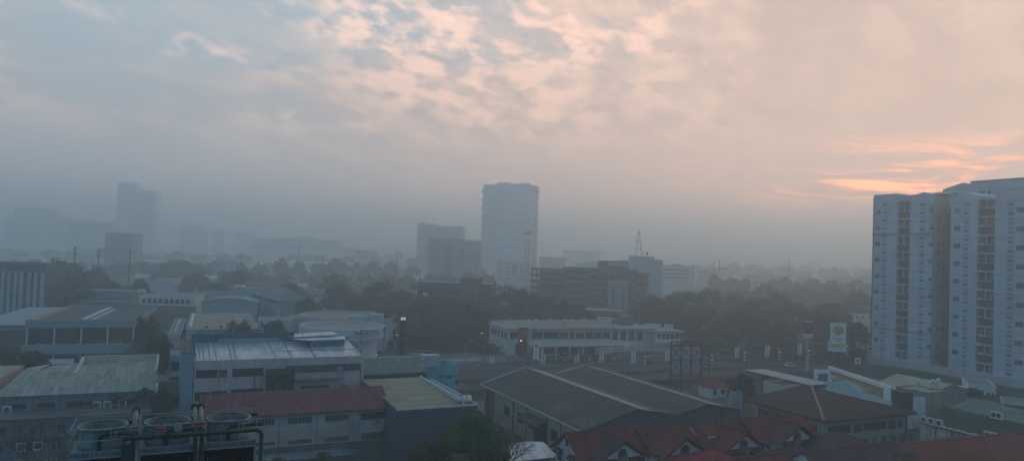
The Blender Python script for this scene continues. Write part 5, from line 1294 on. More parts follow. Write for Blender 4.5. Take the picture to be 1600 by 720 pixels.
# canopy in front
cp = Pz(829, 541, 5.2); t = thing('fuel_canopy', 'long grey fuel canopy with an orange stripe in front of the white showroom', 'canopy', (cp.x, cp.y, 0), ST)
Lc = (Pv(992, 538, cp, ST)-cp).dot(Vector((math.cos(ST), math.sin(ST), 0)))
MB().slab([(0, 0, 5.5), (Lc, 0, 5.5), (Lc-1, 9, 5.8), (2, 9, 5.8)], .2).build('roof', paint('grey_deck', (.25, .26, .25), .9, .5, streak=False), t)
MB().box(0, Lc, -.06, 0, 5.1, 5.5).build('fascia', SIGW, t); MB().box(0, Lc, -.1, -.062, 4.75, 5.1).build('orange_stripe', ORG, t); MB().box(Lc-4.2, Lc-1.8, -.16, -.102, 4.5, 5.9).build('sign_box', SIGW, t)
for k in range(5):
    MB().tube((3+k*(Lc-6)/4, 4, 0), (3+k*(Lc-6)/4, 4, 5.4), .25, n=8).build('column', SIGW, t)
for k in range(4):
    dup(pmp, (cp+Vector((math.cos(ST), math.sin(ST), 0))*(4.5+k*(Lc-8)/3.3)+V*2.5)*1.0-Vector((0, 0, 5.2)), ST, None, ('leftmost', 'second', 'third', 'rightmost')[k]+' fuel pump under the orange striped canopy', 'fuel pumps')
# ================================================================== round building with lettering
DR = 223.; rc = Pd(536, 511, DR); zr_ = 11.6; RR = 66*DR/F0
t = thing('round_building', 'round building with a pale conical roof and dark lettering around its white rim', 'building', (rc.x, rc.y, 0), 0)
PALEB = paint('pale_blue_rim', (.52, .60, .63), .7, .35, (.25, .30, .33))
MB().lathe([(RR*.8, 0), (RR*.8, 9.0), (RR*.97, 8.2), (RR*.97, 9.3)], n=64).build('drum', PALEB, t)
MB().lathe([(RR-.2, 9.3), (RR, 9.5), (RR, 11.5), (RR-.3, 11.6), (RR-.3, 10.8)], n=96).build('rim', PALEB, t)
m = MB()
ro = MB().lathe([(RR-.5, 10.9), (.2, 12.4)], n=24).build('roof', paint('buff_cone', (.36, .30, .25), .85, .35, (.24, .20, .18), streak=False), t)
for k in range(24):
    a = 2*math.pi*k/24; m.tube(((RR-.5)*math.cos(a), (RR-.5)*math.sin(a), 10.95), (.2*math.cos(a), .2*math.sin(a), 12.45), .05, n=4)
m.build('seam', plain('cone_seam', (.42, .37, .33)), ro)
m = MB()
for k in range(40):
    a = 2*math.pi*k/40; m.tube(((RR)*math.cos(a), RR*math.sin(a), 11.6), (RR*math.cos(a), RR*math.sin(a), 12.1 if k % 2 else 11.7), .04, n=4)
m.build('lightning_rod', DKMET, t)
m = MB(); word = 'NATIONAL PRINTING'; a_start = -math.pi/2+R_(17)
vdir = math.atan2(-rc.y, -rc.x)
ang_ = vdir+R_(14)
for ch in word:
    wch = {'I': .62, ' ': .9, 'N': 1.25, 'O': 1.3, 'A': 1.2, 'G': 1.3}.get(ch, 1.1)*1.12
    ang_ += wch/2/RR
    if ch != ' ':
        vs, fs = text_geo(ch, 1.95); c_, s_ = math.cos(ang_), math.sin(ang_)
        m.add([((RR+.03+c)*c_-a*s_, (RR+.03+c)*s_+a*c_, 9.85+b_) for a, b_, c in vs], fs)
    ang_ += wch/2/RR
m.build('lettering', plain('dark_blue_letters', (.012, .03, .07)), t)
# halls around it
TANF = paint('tan_flat_roof', (.26, .22, .19), .95, .5, (.18, .155, .135), streak=False)
b = quickflat('printing_hall', 'broad hall with a plain tan flat roof left of the round building', 'building', 290, 514, 10.0, 402, 52, wall=PALE, roof=TANF, par=.3, ang=R_(22))
b.part('skylight_row', MB().box(.6, 1.4, 4, 44, 9.7, 10.4), WHITE)
b = quickflat('side_hall', 'narrow dark flat roof with white rooftop units left of the tan roof', 'building', 262, 522, 8.6, 282, 46, wall=PALE, par=.5, ang=R_(22))
m = MB()
for k in range(12): m.box(b.L-2.2, b.L-1.2, 4+k*3.4, 5.2+k*3.4, 7.85, 8.8)
b.part('roof_unit', m, WHITE)
STRB = paint('sky_blue_panel', (.26, .46, .58), .8, .35)
b = quickflat('striped_block', 'pale block with sky blue painted stripes behind the pink factory', 'building', 403, 500, 10.6, 456, 14, wall=PALE, par=.4, ang=R_(16))
m = MB()
for a, c in ((.15, .22), (.42, .50), (.58, .66), (.74, .80), (.9, 1.0)): m.box(b.L*a, b.L*c, -.08, -.062, 8.0, 10.4)
b.part('painted_stripe', m, STRB); b.win(b.L*.35, 9.0, .8, .9, nm=1, fr=FRD); b.win(b.L*.12, 9.0, .8, .9, nm=1, fr=FRD)
b = quickflat('cream_block', 'plain cream corner block beside the striped block', 'building', 455, 497, 10.0, 478, 14, wall=CREAM, par=.3, ang=R_(18))
b = quickflat('tan_hall', 'small tan ribbed roof in front of the striped block', 'building', 404, 513, 8.0, 440, 16, wall=PALE, roof=corrug('buff_sheet', (.34, .27, .22), 'X', .8), par=0)
q = Pd(545, 490, 262); t = thing('curved_hall', 'wide curved hall with a parapet behind the round building', 'building', (q.x, q.y, 0), 0)
RA = 76*262/F0; MB().lathe([(RA, 0), (RA, 9.9)], n=64).build('wall', PALE, t); MB().lathe([(RA-.3, 9.9), (RA, 10), (RA, 10.9), (RA-.3, 10.9), (RA-.3, 9.95)], n=64).build('parapet', PALE, t); MB().lathe([(RA-.4, 9.92), (.5, 10.5)], n=32).build('roof', TANF, t)
MB().box(RA*.55, RA*.8, -RA*.75, -RA*.5, 9.9, 12.6).box(RA*.2, RA*.55, -RA*.9, -RA*.7, 9.9, 12.0).build('roof_box', PALE, t)
# teal roofed halls
TEALR = corrug('teal_sheet', (.13, .26, .26), 'X', .8, .6, .3, (.09, .16, .17), depth=.4); TGREY = corrug('slate_sheet', (.12, .15, .155), 'X', .8, .6, .3, (.08, .1, .1), depth=.4)
TEALW = paint('pale_teal_wall', (.22, .34, .36), .8, .4)
b = atD('teal_hall', 'large pale teal hall with a slate hipped roof', 'building', 438, 478, 463, 300, 42, wall=TEALW, par=.6, ang=R_(34))
hip(b, b.H+.7, 2.8, TGREY, -1.2); m = MB()
for k in range(10): m.box(-.06, -.003, 2+k*3.8, 4.2+k*3.8, b.H-3, b.H-1.4)
b.part('side_windows', m, GL2); b.part('canopy', MB().box(-1.5, b.L+1.5, -1.5, 40, b.H-.9, b.H-.6), TEALW)
b = atD('teal_slab', 'long flat pale teal block beyond the slate hipped roof', 'building', 362, 510, 449, 395, 14, wall=TEALW, par=.5, ang=R_(2))
for k in range(14): b.win(6+k*3.3, b.H-3, 2.2, 1.3, nm=2, fr=FRD)
for k, px in enumerate((366, 376)):
    x = b.x(px, 445); tt = thing('dome_tank', ('left', 'right')[k]+' one of two white domed tanks on the long teal block', 'water tank', b.p+Vector((x, 4, b.H)), 0, 'white domed tanks')
    MB().lathe([(1.3, 0), (1.4, 1.0), (1.1, 1.7), (.2, 2.1)], n=16).build('tank', ACW, tt, True); MB().lathe([(1.5, -.2), (1.5, 0)], n=16).build('base', CONC, tt)
b.done()
p = Pd(316, 474, 300); b = Bld('arched_hall', 'teal hall with a shallow arched gable left of the slate hipped roof', 'building', p, R_(14), 1, 36)
b.L = b.x(402, 472); zt = Pv(350, 467, p, R_(14)).z; ze = Pv(316, 473, p, R_(14)).z
prof = [(0, 0)]+[(b.L, 0)]+[(b.L*(1-k/16), ze+(zt-ze)*math.sin(math.pi*k/16)) for k in range(17)]
b.part('wall', MB().exty(prof, 0, 13), TEALW)
prof2 = [(-.5+(b.L+1)*k/16, ze+(zt-ze)*math.sin(math.pi*k/16)+.05) for k in range(17)]+[(-.5+(b.L+1)*(1-k/16), ze+(zt-ze)*math.sin(math.pi*(1-k/16))+.55) for k in range(17)]
b.part('roof', MB().exty(prof2[::-1], -1, 13.5), TEALR)
p = Pd(312, 470, 318); b = Bld('gabled_hall', 'slate and teal gabled roof rising behind the arched teal hall', 'building', p, R_(14), 24, 20); b.walls(p.z-1, TEALW); gable(b, p.z-1, 5, TGREY, .6, axis='x')
# white arched colonnade block
b = atD('arcade_block', 'low white block with a row of dark arched openings', 'building', 217, 307, 461, 290, 10, wall=WHITE, par=.4, ang=R_(6), roof=TANF)
b.part('back_roof', MB().box(0, b.L, 10, 22, b.H-1, b.H+.4), FLATR)
for k in range(9):
    x = 2+k*(b.L-3)/9; o = b.win(x, b.H-2.7, 1.6, 1.3, nm=1, fr=FRW, name='arch'); 
m = MB()
for k in range(9):
    x = 2+k*(b.L-3)/9; m.exty([(x+.8*math.cos(a), b.H-1.4+.7*math.sin(a)) for a in [math.pi*j/8 for j in range(9)]], -.06, -.003)
b.part('arch_head', m, GL); b.part('lower_storey', MB().box(0, b.L, -2.5, -.02, 0, b.H-3.4), CONCD)
for k, px in enumerate((219, 224)):
    tt = thing('dome_tank', ('left', 'right')[k]+' one of two small white tanks beside the arcade block', 'water tank', Pd(px, 453, 300), 0, 'small white tanks')
    MB().lathe([(.9, -1.5), (1.0, -.2), (.7, .3), (.1, .5)], n=14).build('tank', ACW, tt, True); MB().tube((0, 0, -1.6), (0, 0, -tt.location.z), .7, n=8).build('stand', CONC, tt)
# ================================================================== open deck showroom on the left
DECK = R_(19)
b = Bld('deck_building', 'grey open sided parking building with a panelled parapet and louvred roof monitors', 'building', Pz(42, 499, 13.2), DECK, 1, 46)
b.L = b.x(211, 497.5)
SFP = paint('panelled_fascia', (.27, .31, .31), .8, .35); SROOF = paint('grey_membrane_roof', (.27, .31, .33), .9, .4, streak=False)
b.part('wall', MB().box(0, b.L, 12, 46, 0, 12.0), CONCD)
b.part('roof', MB().box(0, b.L, .3, 46, 11.4, 11.7), SROOF)
b.part('fascia', MB().box(-.2, b.L+.2, -.3, .3, 11.0, 13.2), SFP)
m = MB()
for k in range(24): x = k*b.L/24; m.box(x, x+.06, -.33, -.302, 11.0, 13.2)
m.box(0, b.L, -.33, -.303, 12.1, 12.15); b.part('panel_joint', m, CONCD)
b.part('parapet', MB().box(-.2, .1, .3, 46, 11.7, 13.0), paint('peach_parapet', (.42, .30, .26), .85, .4)); b.part('parapet', MB().box(0, b.L, 45.7, 46, 11.7, 13.6).box(b.L-.3, b.L, .3, 46, 11.7, 12.3), SFP)
m = MB().box(b.L*.46, b.L*.50, 4, 42, 12.7, 13.0)
for k in range(9): y = 5+k*4.3; m.box(b.L*.42, b.L*.455, y, y+2.6, 11.7, 12.4).box(b.L*.505, b.L*.54, y, y+2.6, 11.7, 12.4)
b.part('monitor', m, WHITE)
m = MB()
for k in range(9):
    y = 4+k*4.2; m.box(b.L*.26, b.L*.34, y, y+.5, 11.7, 12.0).box(b.L*.68, b.L*.76, y, y+.5, 11.7, 12.0)
b.part('roof_louvre', m, DKMET)
b.part('deck', MB().box(-.2, b.L, -.6, 12, 4.9, 5.3).box(-.6, b.L-2, -1.6, -.62, 4.2, 6.6), SFP)
m = MB()
for k in range(5): m.box(k*(b.L-.4)/4, k*(b.L-.4)/4+.35, -.2, .15, 0, 10.99)
b.part('column', m, WHITE); b.part('banner', MB().box(b.L-1.4, b.L+1.0, -1.8, -1.65, 1, 6.8), paint('blue_banner', (.05, .22, .34), .8, .2))
b.part('sign_strip', MB().box(b.L*.24, b.L*.46, -2.2, -2.1, 1.6, 3.0), SIGW)
DB = b
# neighbour roofs
b = quickflat('flat_hall', 'wide grey flat roofed hall left of the open sided parking building', 'building', -60, 508, 10.4, 41, 60, wall=CONCD, roof=SROOF, par=.2, ang=DECK)
b.part('beam', MB().box(0, b.L, -.3, 0, 9.2, 9.7), SFP); 
b = atD('low_block', 'low stepped block beyond the parking building', 'building', 118, 205, 453, 300, 16, wall=CONC, par=.4, ang=R_(10)); 
b.part('canopy', MB().box(0, b.L, -6, -.02, b.H-4.0, b.H-3.5), FLATR)
# finned building
FIN = paint('fin_white', (.36, .40, .42), .8, .4); FB = paint('dark_block', (.10, .115, .12), .8, .5)
b = atD('finned_building', 'dark block with tall pale vertical fins at the left edge', 'building', -70, 73, 409, 290, 22, wall=FB, par=.6, ang=R_(3))
for k, px in enumerate((-58, -42, -26, -10, 6, 16, 26, 35, 47, 57, 67.5)):
    x = b.x(px, 440); b.part('fin', MB().box(x-.55, x+.55, -1.0, -.003, 0, b.H-2.4), FIN)
for lvl in range(5): b.part('floor_window', MB().box(1, b.L-1, -.05, -.004, b.H-5.4-lvl*3.6, b.H-3.0-lvl*3.6), GL)
b.part('cornice', MB().box(-.4, b.L+.4, -1.1, 0, b.H-.2, b.H+.8), FB)
# ================================================================== grey hip roofed building lower left
GHR = corrug('warm_grey_sheet', (.26, .245, .21), 'X', 1.1, .6, .2, (.2, .19, .18), depth=.35)
LBW = paint('blue_grey_old_wall', (.17, .21, .24), .9, .9, (.04, .05, .055), scale=.8)
LA = R_(24)
b = Bld('old_factory', 'old factory with a broad warm grey hipped roof and a dark walkway along its front', 'building', Pz(-6, 618, 9.0), LA, 1, 17)
b.L = b.x(240, 600)
b.walls(8.8, LBW)
xA = b.x(97, 585); xB = b.L
b.part('roof', MB().slab([(-.5, -.5, 8.9), (b.L+.3, -.5, 8.9), (b.L+.3, 6, 10.6), (xA+3, 6.5, 11.4), (4, 9, 11.2)]).slab([(-.5, -.5, 8.9), (4, 9, 11.2), (5, 18, 11.3), (1.2, 18, 10.7)]).slab([(4, 9, 11.2), (xA+3, 6.5, 11.4), (xA+1.5, 18, 11.4), (5, 18, 10.9)]).slab([(xA+2, 6.3, 10.75), (b.L, 6.0, 10.7), (b.L, 18, 11.6), (xA+2, 18, 11.6)]).slab([(xA+4.5, 6.2, 10.8), (b.L-1.2, 6.2, 10.8), ((xA+b.L)/2+1, 14, 12.6)], .1), GHR)
b.part('parapet', MB().slab([(xA+1.0, 6.0, 11.4), (xA+1.5, 6.0, 11.4), (xA+1.5, 18, 12.6), (xA+1.0, 18, 12.6)], 1.2).slab([(b.L-.1, 6.0, 11.4), (b.L+.3, 6.0, 11.4), (b.L+.3, 18, 12.6), (b.L-.1, 18, 12.6)], 1.3), CREAM)
b.part('parapet', MB().box(xA+1.5, b.L-.1, 17.6, 18, 11.4, 12.7), CREAM)
b.part('side_post', MB().box(b.L+.35, b.L+.75, -.8, -.3, 3, 9.6).box(b.L+.35, b.L+.7, -.5, 4, 9.2, 9.5), WHITE)
b.part('walkway', MB().box(-2, b.L+3, -3.2, -.02, 5.0, 5.3).box(-2, b.L+3, -3.3, -3.2, 5.0, 6.3), CONCD)
for k in range(7): b.win(3+k*4.2, 6.0, 2.6, 1.5, nm=3, fr=FRD, gl=GL)
m = MB()
for k in range(12): m.tube((k*3, -3.25, 6.3), (k*3, -3.25, 7.2), .04, n=4)
m.tube((-2, -3.25, 7.2), (b.L+3, -3.25, 7.2), .04, n=4); b.part('railing', m, STEEL)
for k, px in enumerate((14, 153, 169, 192)):
    x = b.x(px, 622); ac(('air conditioner at the far left under the grey hipped roof', 'left one of three air conditioners on the old factory walkway', 'middle one of three air conditioners on the old factory walkway', 'right one of three air conditioners on the old factory walkway')[k], b.p+U*x-V*1.3+Vector((0, 0, 6.2)), LA, 1.35)
me, C = crown_mesh('ivy', 78, 2.2, 3.2, .2, 26, 2200, .12, LEAF2)
for k, (px, s_) in enumerate(((232, 1.0), (185, .7), (143, .5))):
    x = b.x(px, 605); o = thing('roof_bush', ('biggest', 'middle', 'smallest')[k]+' wild bush sprouting from the old factory eave', 'bush', b.p+U*x-V*1.2+Vector((0, 0, 6.0)), 0, 'wild bushes on the old factory'); o.scale = (s_, s_*.7, s_*1.1); put(me, 'foliage', o); MB().tube((0, 0, -.8), (0, 0, 1.6), .05, n=5).build('stem', BARK, o)
b.done()
# shabby block in front, lower
b = Bld('shabby_block', 'shabby two storey block with shuttered windows behind the bare trees at lower left', 'building', Pz(-30, 655, 6.4), LA, 1, 6)
b.L = b.x(232, 640)
b.walls(6.2, LBW); b.part('roof', MB().box(-.5, b.L+.5, -1.2, 6.3, 6.2, 6.4).box(-.5, b.L+.5, -1.5, -.02, 3.2, 3.35), CONCD)
b.part('shutter', MB().box(.5, b.L-.5, -.08, -.003, 5.0, 6.1), paint('old_shutter', (.20, .22, .21), .9, .8))
for k in range(9):
    b.win(3+k*4.0, 3.6, 1.0, 1.3, nm=2, fr=FRD); b.win(2.5+k*4.0, .8, 1.6, 1.5, nm=2, fr=FRW)
for k, px in enumerate((35, 60)):
    x = b.x(px, 700); ac(('left', 'right')[k]+' one of two air conditioners low on the shabby block', b.p+U*x-V*1.0+Vector((0, 0, 1.2)), LA, 1.5)
b.done()
b = quickflat('courtyard_shed', 'low dark flat roof with a white trim behind the cooling towers', 'shed', 150, 654, 3.6, 300, 7, wall=CONCD, roof=CONC, ang=LA, par=.3)
b = quickflat('edge_house', 'corner of a building with a peach side wall at the left edge', 'building', -50, 592, 10.5, 2, 14, wall=paint('peach_old_wall', (.38, .27, .2), .9, .6), roof=GHR, par=0, ang=R_(20))
# rear annex with pale blue bands right of the grey hip roof
b = quickflat('stair_annex', 'narrow annexe with pale blue bands between the old factory and the pink factory', 'building', 266, 555, 11.0, 288, 12, wall=LBW, par=.4)
b.part('band', MB().box(-.05, b.L, -.1, -.065, 9.8, 10.9).box(-.05, b.L, -.1, -.065, 6.5, 7.6).box(-.05, b.L, -.1, -.065, 3.3, 4.1), paint('light_blue_band', (.22, .36, .44), .8, .4)); b.part('glazing', MB().box(.3, b.L-.3, -.05, -.004, 7.8, 9.6).box(.3, b.L-.3, -.05, -.004, 4.3, 6.3), GL)
b = quickflat('yard_building', 'low grey building in the yard behind the shrub and fire wall', 'building', 240, 596, 6.0, 286, 10, wall=LBW, par=.3)
# bottom centre
b = Bld('lean_to', 'grey ribbed roof of a small hall at the bottom edge below the warehouse drive', 'shed', Pz(800, 716, 4.2), ANG, 1, 9); b.L = b.x(866, 712)
b.walls(4.0, PALE); gable(b, 4.0, 1.0, SILV, .4, axis='x', wallmat=PALE)
t = thing('green_fence', 'green painted fence panel in front of the dark end of the maroon roofed building', 'fence', Pz(553, 706, 1.5)-Vector((0, 0, 1.5)), ANG)
MB().box(0, 7.5, 0, .1, .2, 2.1).build('panel', paint('green_panel', (.03, .13, .11), .8, .6), t); MB().box(-.1, 7.6, -.05, .15, 2.1, 2.2).build('rail', DKMET, t)
# ================================================================== middle distance offices
def bands(b, n, step, h, top, mat=GL2, x0=.6, x1=None, face='front', fins=0, finmat=None, ymax=None):
    x1 = (b.L if face == 'front' else b.D)-.6 if x1 is None else x1
    for k in range(n):
        z = top-k*step-h
        if z < .5: break
        m = MB().box(x0, x1, -.06, -.004, z, z+h) if face == 'front' else (MB().box(-.06, -.004, x0, x1, z, z+h) if face == 'left' else MB().box(b.L+.004, b.L+.06, x0, x1, z, z+h))
        b.part('window_band', m, mat)
def gridwin(b, n, step, h, top, xs, w_, nm=1, **k):
    for i in range(n):
        z = top-i*step-h
        if z < .5: break
        for x in xs: b.win(float(x), z, w_, h, nm=nm, **k)
    b.done()
BROWNC = paint('brown_concrete', (.095, .105, .115), .9, .5, (.07, .07, .075), scale=.2)
DKB = paint('dark_panel_block', (.11, .13, .14), .85, .4)
# ramped parking building running away from us, with its stair tower
ts = Pd(950, 424, 372); pk = Bld('parking_building', 'brown multi storey parking building with long stepped decks running away to the left', 'parking building', ts-V*0, R_(-55), 1, 34)
a_ = R_(-55); dp = Vector((math.cos(a_), math.sin(a_), 0)); far = Pv(831, 421.5, ts, a_); Lp = (far-ts).length; Lp = min(max(Lp, 50), 110)
pk.root.location = (ts.x-dp.x*Lp, ts.y-dp.y*Lp, 0); pk.p = Vector(pk.root.location); pk.L = Lp; ht = Pd(950, 424, 372).z
print('PARK', Lp, ht, pk.p)
step = 3.5; nfl = int(ht/step)
for k in range(nfl+1):
    z = ht-.4-k*step
    pk.part('deck', MB().box(0, Lp, -1.0, 30, z-1.5, z), BROWNC)
m = MB()
for k in range(16): m.box(k*Lp/15-.3, k*Lp/15+.3, .2, .8, 0, ht-1.9)
pk.part('column', m, BROWNC)
pk.part('core', MB().box(1, Lp-1, 5, 29, 0, ht-1.95), GL)
m = MB()
for k in range(nfl+1):
    z = ht-.4-k*step; m.box(2+k*2, Lp-2, -1.06, -1.003, z-1.5-.0, z-1.2)
pk.part('light_strip', m, paint('pale_edge', (.32, .31, .30), .8, .3))
pk.part('roof_cover', MB().box(Lp*.08, Lp*.35, 2, 10, ht-.38, ht-.2), SROOF)
b = atD('parking_office', 'dark brown office storeys on top of the parking building behind its stair tower', 'building', 882, 996, 418, 384, 28, ang=R_(-3), wall=DKB, par=.5)
bands(b, 8, 3.5, 1.5, b.H-.8, GL)
b = atD('plant_block', 'dark rooftop block with a pale top band above the parking building', 'building', 938, 983, 407.5, 380, 22, ang=R_(-3), wall=DKB, par=.3)
b.part('pale_panel', MB().box(b.L*.27, b.L, -.06, -.004, b.H-2.2, b.H), PALE)
b = atD('stair_tower', 'pale stair tower with two dark vertical slots in front of the parking building', 'building', 951, 982, 439, 366, 12, ang=R_(-3), wall=paint('pale_tower', (.25, .27, .28), .8, .3), par=.1)
b.part('slot', MB().box(b.L*.22, b.L*.28, -.1, -.004, 0, b.H-3), GL); b.part('slot', MB().box(b.L*.72, b.L*.78, -.1, -.004, 0, b.H-3), GL); b.part('floor_joint', MB().box(0, b.L, -.08, -.004, b.H-3.2, b.H-3.0).box(0, b.L, -.08, -.004, b.H-12, b.H-11.8), DKB)
b = atD('ramp_hall', 'low sloped roof hall at the foot of the stair tower', 'building', 898, 972, 483, 335, 16, ang=R_(-12), wall=BROWNC, par=.3, roof=SROOF)
bp2 = b
# white office with strip windows and lattice mast
WO = paint('office_white', (.46, .49, .50), .8, .3, (.30, .33, .34))
b = atD('white_office', 'white office block with three rows of dark strip windows', 'building', 1022, 1085, 414, 430, 24, ang=R_(3), wall=WO)
for i in range(3):
    for k in range(4): x0 = b.x(1032)+k*(b.x(1074)-b.x(1032))/4; b.part('window_band', MB().box(x0+.2, x0+(b.x(1074)-b.x(1032))/4-.2, -.06, -.004, b.H-4.0-i*3.4, b.H-2.2-i*3.4), GL2)
for k in range(4): b.win(b.x(1078)-.5+k*.9, b.H-5.2, .6, .6, fr=FRD)
mm = MB(); rw = random.Random(11)
for k in range(9): x = b.L*.25+k*2.1; mm.tube((x, 4, b.H), (x, 4, b.H+rw.uniform(1, 5)), .09, n=4)
mm.box(b.L*.5, b.L*.72, 6, 9, b.H, b.H+2.0); b.part('roof_aerials', mm, DKMET); b.done()
b = atD('white_tower', 'pale cubic tower block carrying the lattice mast', 'building', 991, 1023, 400, 422, 16, ang=R_(3), wall=WO, par=.4)
for k in range(2):
    for j in range(2): b.win(b.L*(.35+.3*j), b.H-12-k*4, 1.2, .8, fr=FRD)
MT = b; b.done()
b = atD('white_wing', 'lower pale wing right of the mast tower', 'building', 1022, 1036, 406, 425, 12, ang=R_(3), wall=WO, par=.4)
q = Pd(980, 406, 537); t = thing('domed_hall', 'pale curved roof hall left of the mast tower', 'building', (q.x, q.y, 0), 0)
Rv = 14*537/F0*1.2; MB().exty([(-Rv, 0), (Rv, 0)]+[(Rv*math.cos(a), q.z-3.2+3.4*math.sin(a)) for a in [math.pi*j/12 for j in range(13)]], 0, 14).build('wall', WO, t)
b = atD('white_annex', 'small stepped white annexe left of the dark rooftop block', 'building', 901, 938, 411, 440, 14, ang=R_(3), wall=WO, par=.4); b.part('roof_box', MB().box(b.L*.35, b.L*.8, 2, 8, b.H, b.H+2.6), WO)
def mast(label, px, ytop, ybase, D, w0, w1, mat, zbase=None, plat=True, name='lattice_mast'):
    P = Pd(px, ytop, D); zb = Pd(px, ybase, D).z if zbase is None else zbase; h = P.z-zb
    t = thing(name, label, 'mast', (P.x, P.y, zb)); m = MB(); n = max(6, int(h/(w0*1.2)))
    for i in range(n):
        z0, z1 = h*i/n, h*(i+1)/n; a, c = w0+(w1-w0)*i/n, w0+(w1-w0)*(i+1)/n
        for sx, sy in ((-1, -1), (1, -1), (1, 1), (-1, 1)):
            m.tube((sx*a/2, sy*a/2, z0), (sx*c/2, sy*c/2, z1), .10, n=4)
            nx, ny = -sy, sx
            m.tube((sx*a/2, sy*a/2, z0), (nx*c/2, ny*c/2, z1), .06, n=4); m.tube((sx*c/2, sy*c/2, z1), (nx*c/2, ny*c/2, z1), .06, n=4)
    m.build('lattice', mat, t)
    if plat: MB().box(-w1*1.2, w1*1.2, -w1*1.2, w1*1.2, h-.3, h).box(-w1, -w1*.8, -.2, .2, h, h+1.6).box(w1*.8, w1, -.2, .2, h, h+1.6).build('platform', DKMET, t)
    MB().tube((0, 0, h), (0, 0, h+3), .07, n=4).build('tip', DKMET, t); return t
RW, _t, _b = newmat('red_white_mast'); _co = _t.nodes.new('ShaderNodeTexCoord').outputs['Object']; _w = _t.nodes.new('ShaderNodeTexWave'); _w.bands_direction = 'Z'; _w.inputs['Scale'].default_value = .314/4.4; _t.links.new(_co, _w.inputs[0])
_t.links.new(mt_mix(_t, mt_range(_t, _w.outputs['Fac'], .48, .52), (.30, .07, .05), (.55, .53, .50)), _b.inputs['Base Color'])
mast('tapering red and white lattice mast on the pale cubic tower', 998.5, 360, 400, 424, 3.4, .7, RW, plat=False)
mast('tall straight lattice telecom mast in front of the tall pale tower', 824.5, 364, 470, 400, 2.0, 1.7, STEEL, zbase=0)
for k, (px, y) in enumerate(((1005, 392), (1011, 391))):
    q = Pd(px, 400, 424); t = thing('roof_antenna', ('thin antenna right of the red and white mast', 'stubby drum antenna right of the red and white mast')[k], 'antenna', (q.x, q.y, MT.H)); MB().tube((0, 0, 0), (0, 0, 3.2), .12, n=5).build('mast', DKMET, t)
    if k: MB().tube((0, 0, 1.4), (0, 0, 2.8), .7, n=10).build('drum', DKMET, t)
    else: MB().box(-.3, .3, -.05, .05, 2.2, 2.5).build('aerial', DKMET, t)
# brown low hall with a cube, in the trees
b = atD('brown_hall', 'low brown grey hall with projecting roof slabs half hidden by trees', 'building', 652, 768, 440, 345, 26, ang=R_(-4), wall=BROWNC, par=.3); b.part('roof_slab', MB().box(-3, b.L+2, -3, 27, b.H-3.0, b.H-1.2), BROWNC)
bands(b, 3, 4.0, 1.6, b.H-3.6, GL); b.part('pale_bay', MB().box(b.L*.1, b.L*.17, -3.1, -3.0, b.H-6, b.H-4.4), WHITE)
b = atD('brown_cube', 'plain brown grey cube rising from the low brown hall', 'building', 720, 749, 433.5, 340, 14, ang=R_(-4), wall=BROWNC, par=.2)
# white block behind left with dark openings
b = atD('archway_block', 'pale block with square windows and a dark central recess below the tall tower', 'building', 776, 833, 408, 470, 18, ang=R_(2), wall=paint('archway_white', (.50, .50, .48), .8, .3), par=.4)
gridwin(b, 5, 3.6, 1.5, b.H-1.2, [b.L*.1, b.L*.3, b.L*.36, b.L*.66, b.L*.72, b.L*.88], 2.0, fr=FRD)
b.part('recess', MB().box(b.L*.42, b.L*.56, -.06, -.004, b.H-13, b.H-2.4), BROWNC); b.part('raised_parapet', MB().box(b.L*.38, b.L*.6, 0, 2, b.H, b.H+1.6), WO)
b = atD('low_portal', 'low pale building with square portals left of the archway block', 'building', 741, 760, 418, 450, 16, ang=R_(2), wall=PALE, par=.4); bands(b, 2, 5, 3, b.H-2, GL2)
# the tall pale tower
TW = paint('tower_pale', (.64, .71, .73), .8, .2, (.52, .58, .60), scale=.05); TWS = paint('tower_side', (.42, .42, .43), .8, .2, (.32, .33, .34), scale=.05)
tA = R_(-16)
b = atD('office_tower', 'tall pale residential tower with stepped balconies down both edges', 'tower', 755.5, 832, 288.5, 560, 30, ang=tA, wall=TW, par=.6)
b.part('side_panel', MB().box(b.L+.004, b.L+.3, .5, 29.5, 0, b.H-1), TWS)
rz_ = b.H
b.part('roof_house', MB().box(b.L*.2, b.L*.92, 4, 20, rz_, rz_+2.2).box(b.L*.27, b.L*.5, 6, 16, rz_+2.2, rz_+4.2).box(b.L*.68, b.L*.9, 6, 14, rz_+2.2, rz_+3.6), TW)
mL = MB(); k = 0; z = rz_-6
while z > 8: mL.box(-2.0, -.004, .5, 12, z-4.2, z+.8); z -= 10; k += 1
b.part('balcony_stack', mL, TW)
mR = MB(); z = rz_-4
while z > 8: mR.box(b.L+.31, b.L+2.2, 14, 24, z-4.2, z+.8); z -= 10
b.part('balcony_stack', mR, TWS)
for k in range(29):
    z = rz_-2.6-k*3.2
    if z < 3: break
    m = MB(); rw = random.Random(k); x = 1.0
    while x < b.L-1.5: wl_ = rw.choice((1.0, 1.6, 2.4)); m.box(x, min(x+wl_, b.L-.8), -.07, -.004, z-1.5, z); x += wl_+rw.choice((.8, 1.4, 2.4))
    b.part('window_band', m, plain('tower_glass', (.30, .35, .37), .4))
b.part('crown', MB().box(-.2, b.L+2.4, -.2, 30.2, rz_-.2, rz_+.5).box(b.L-.5, b.L+2.2, 1, 29, rz_-5.2, rz_-3.8), TWS)
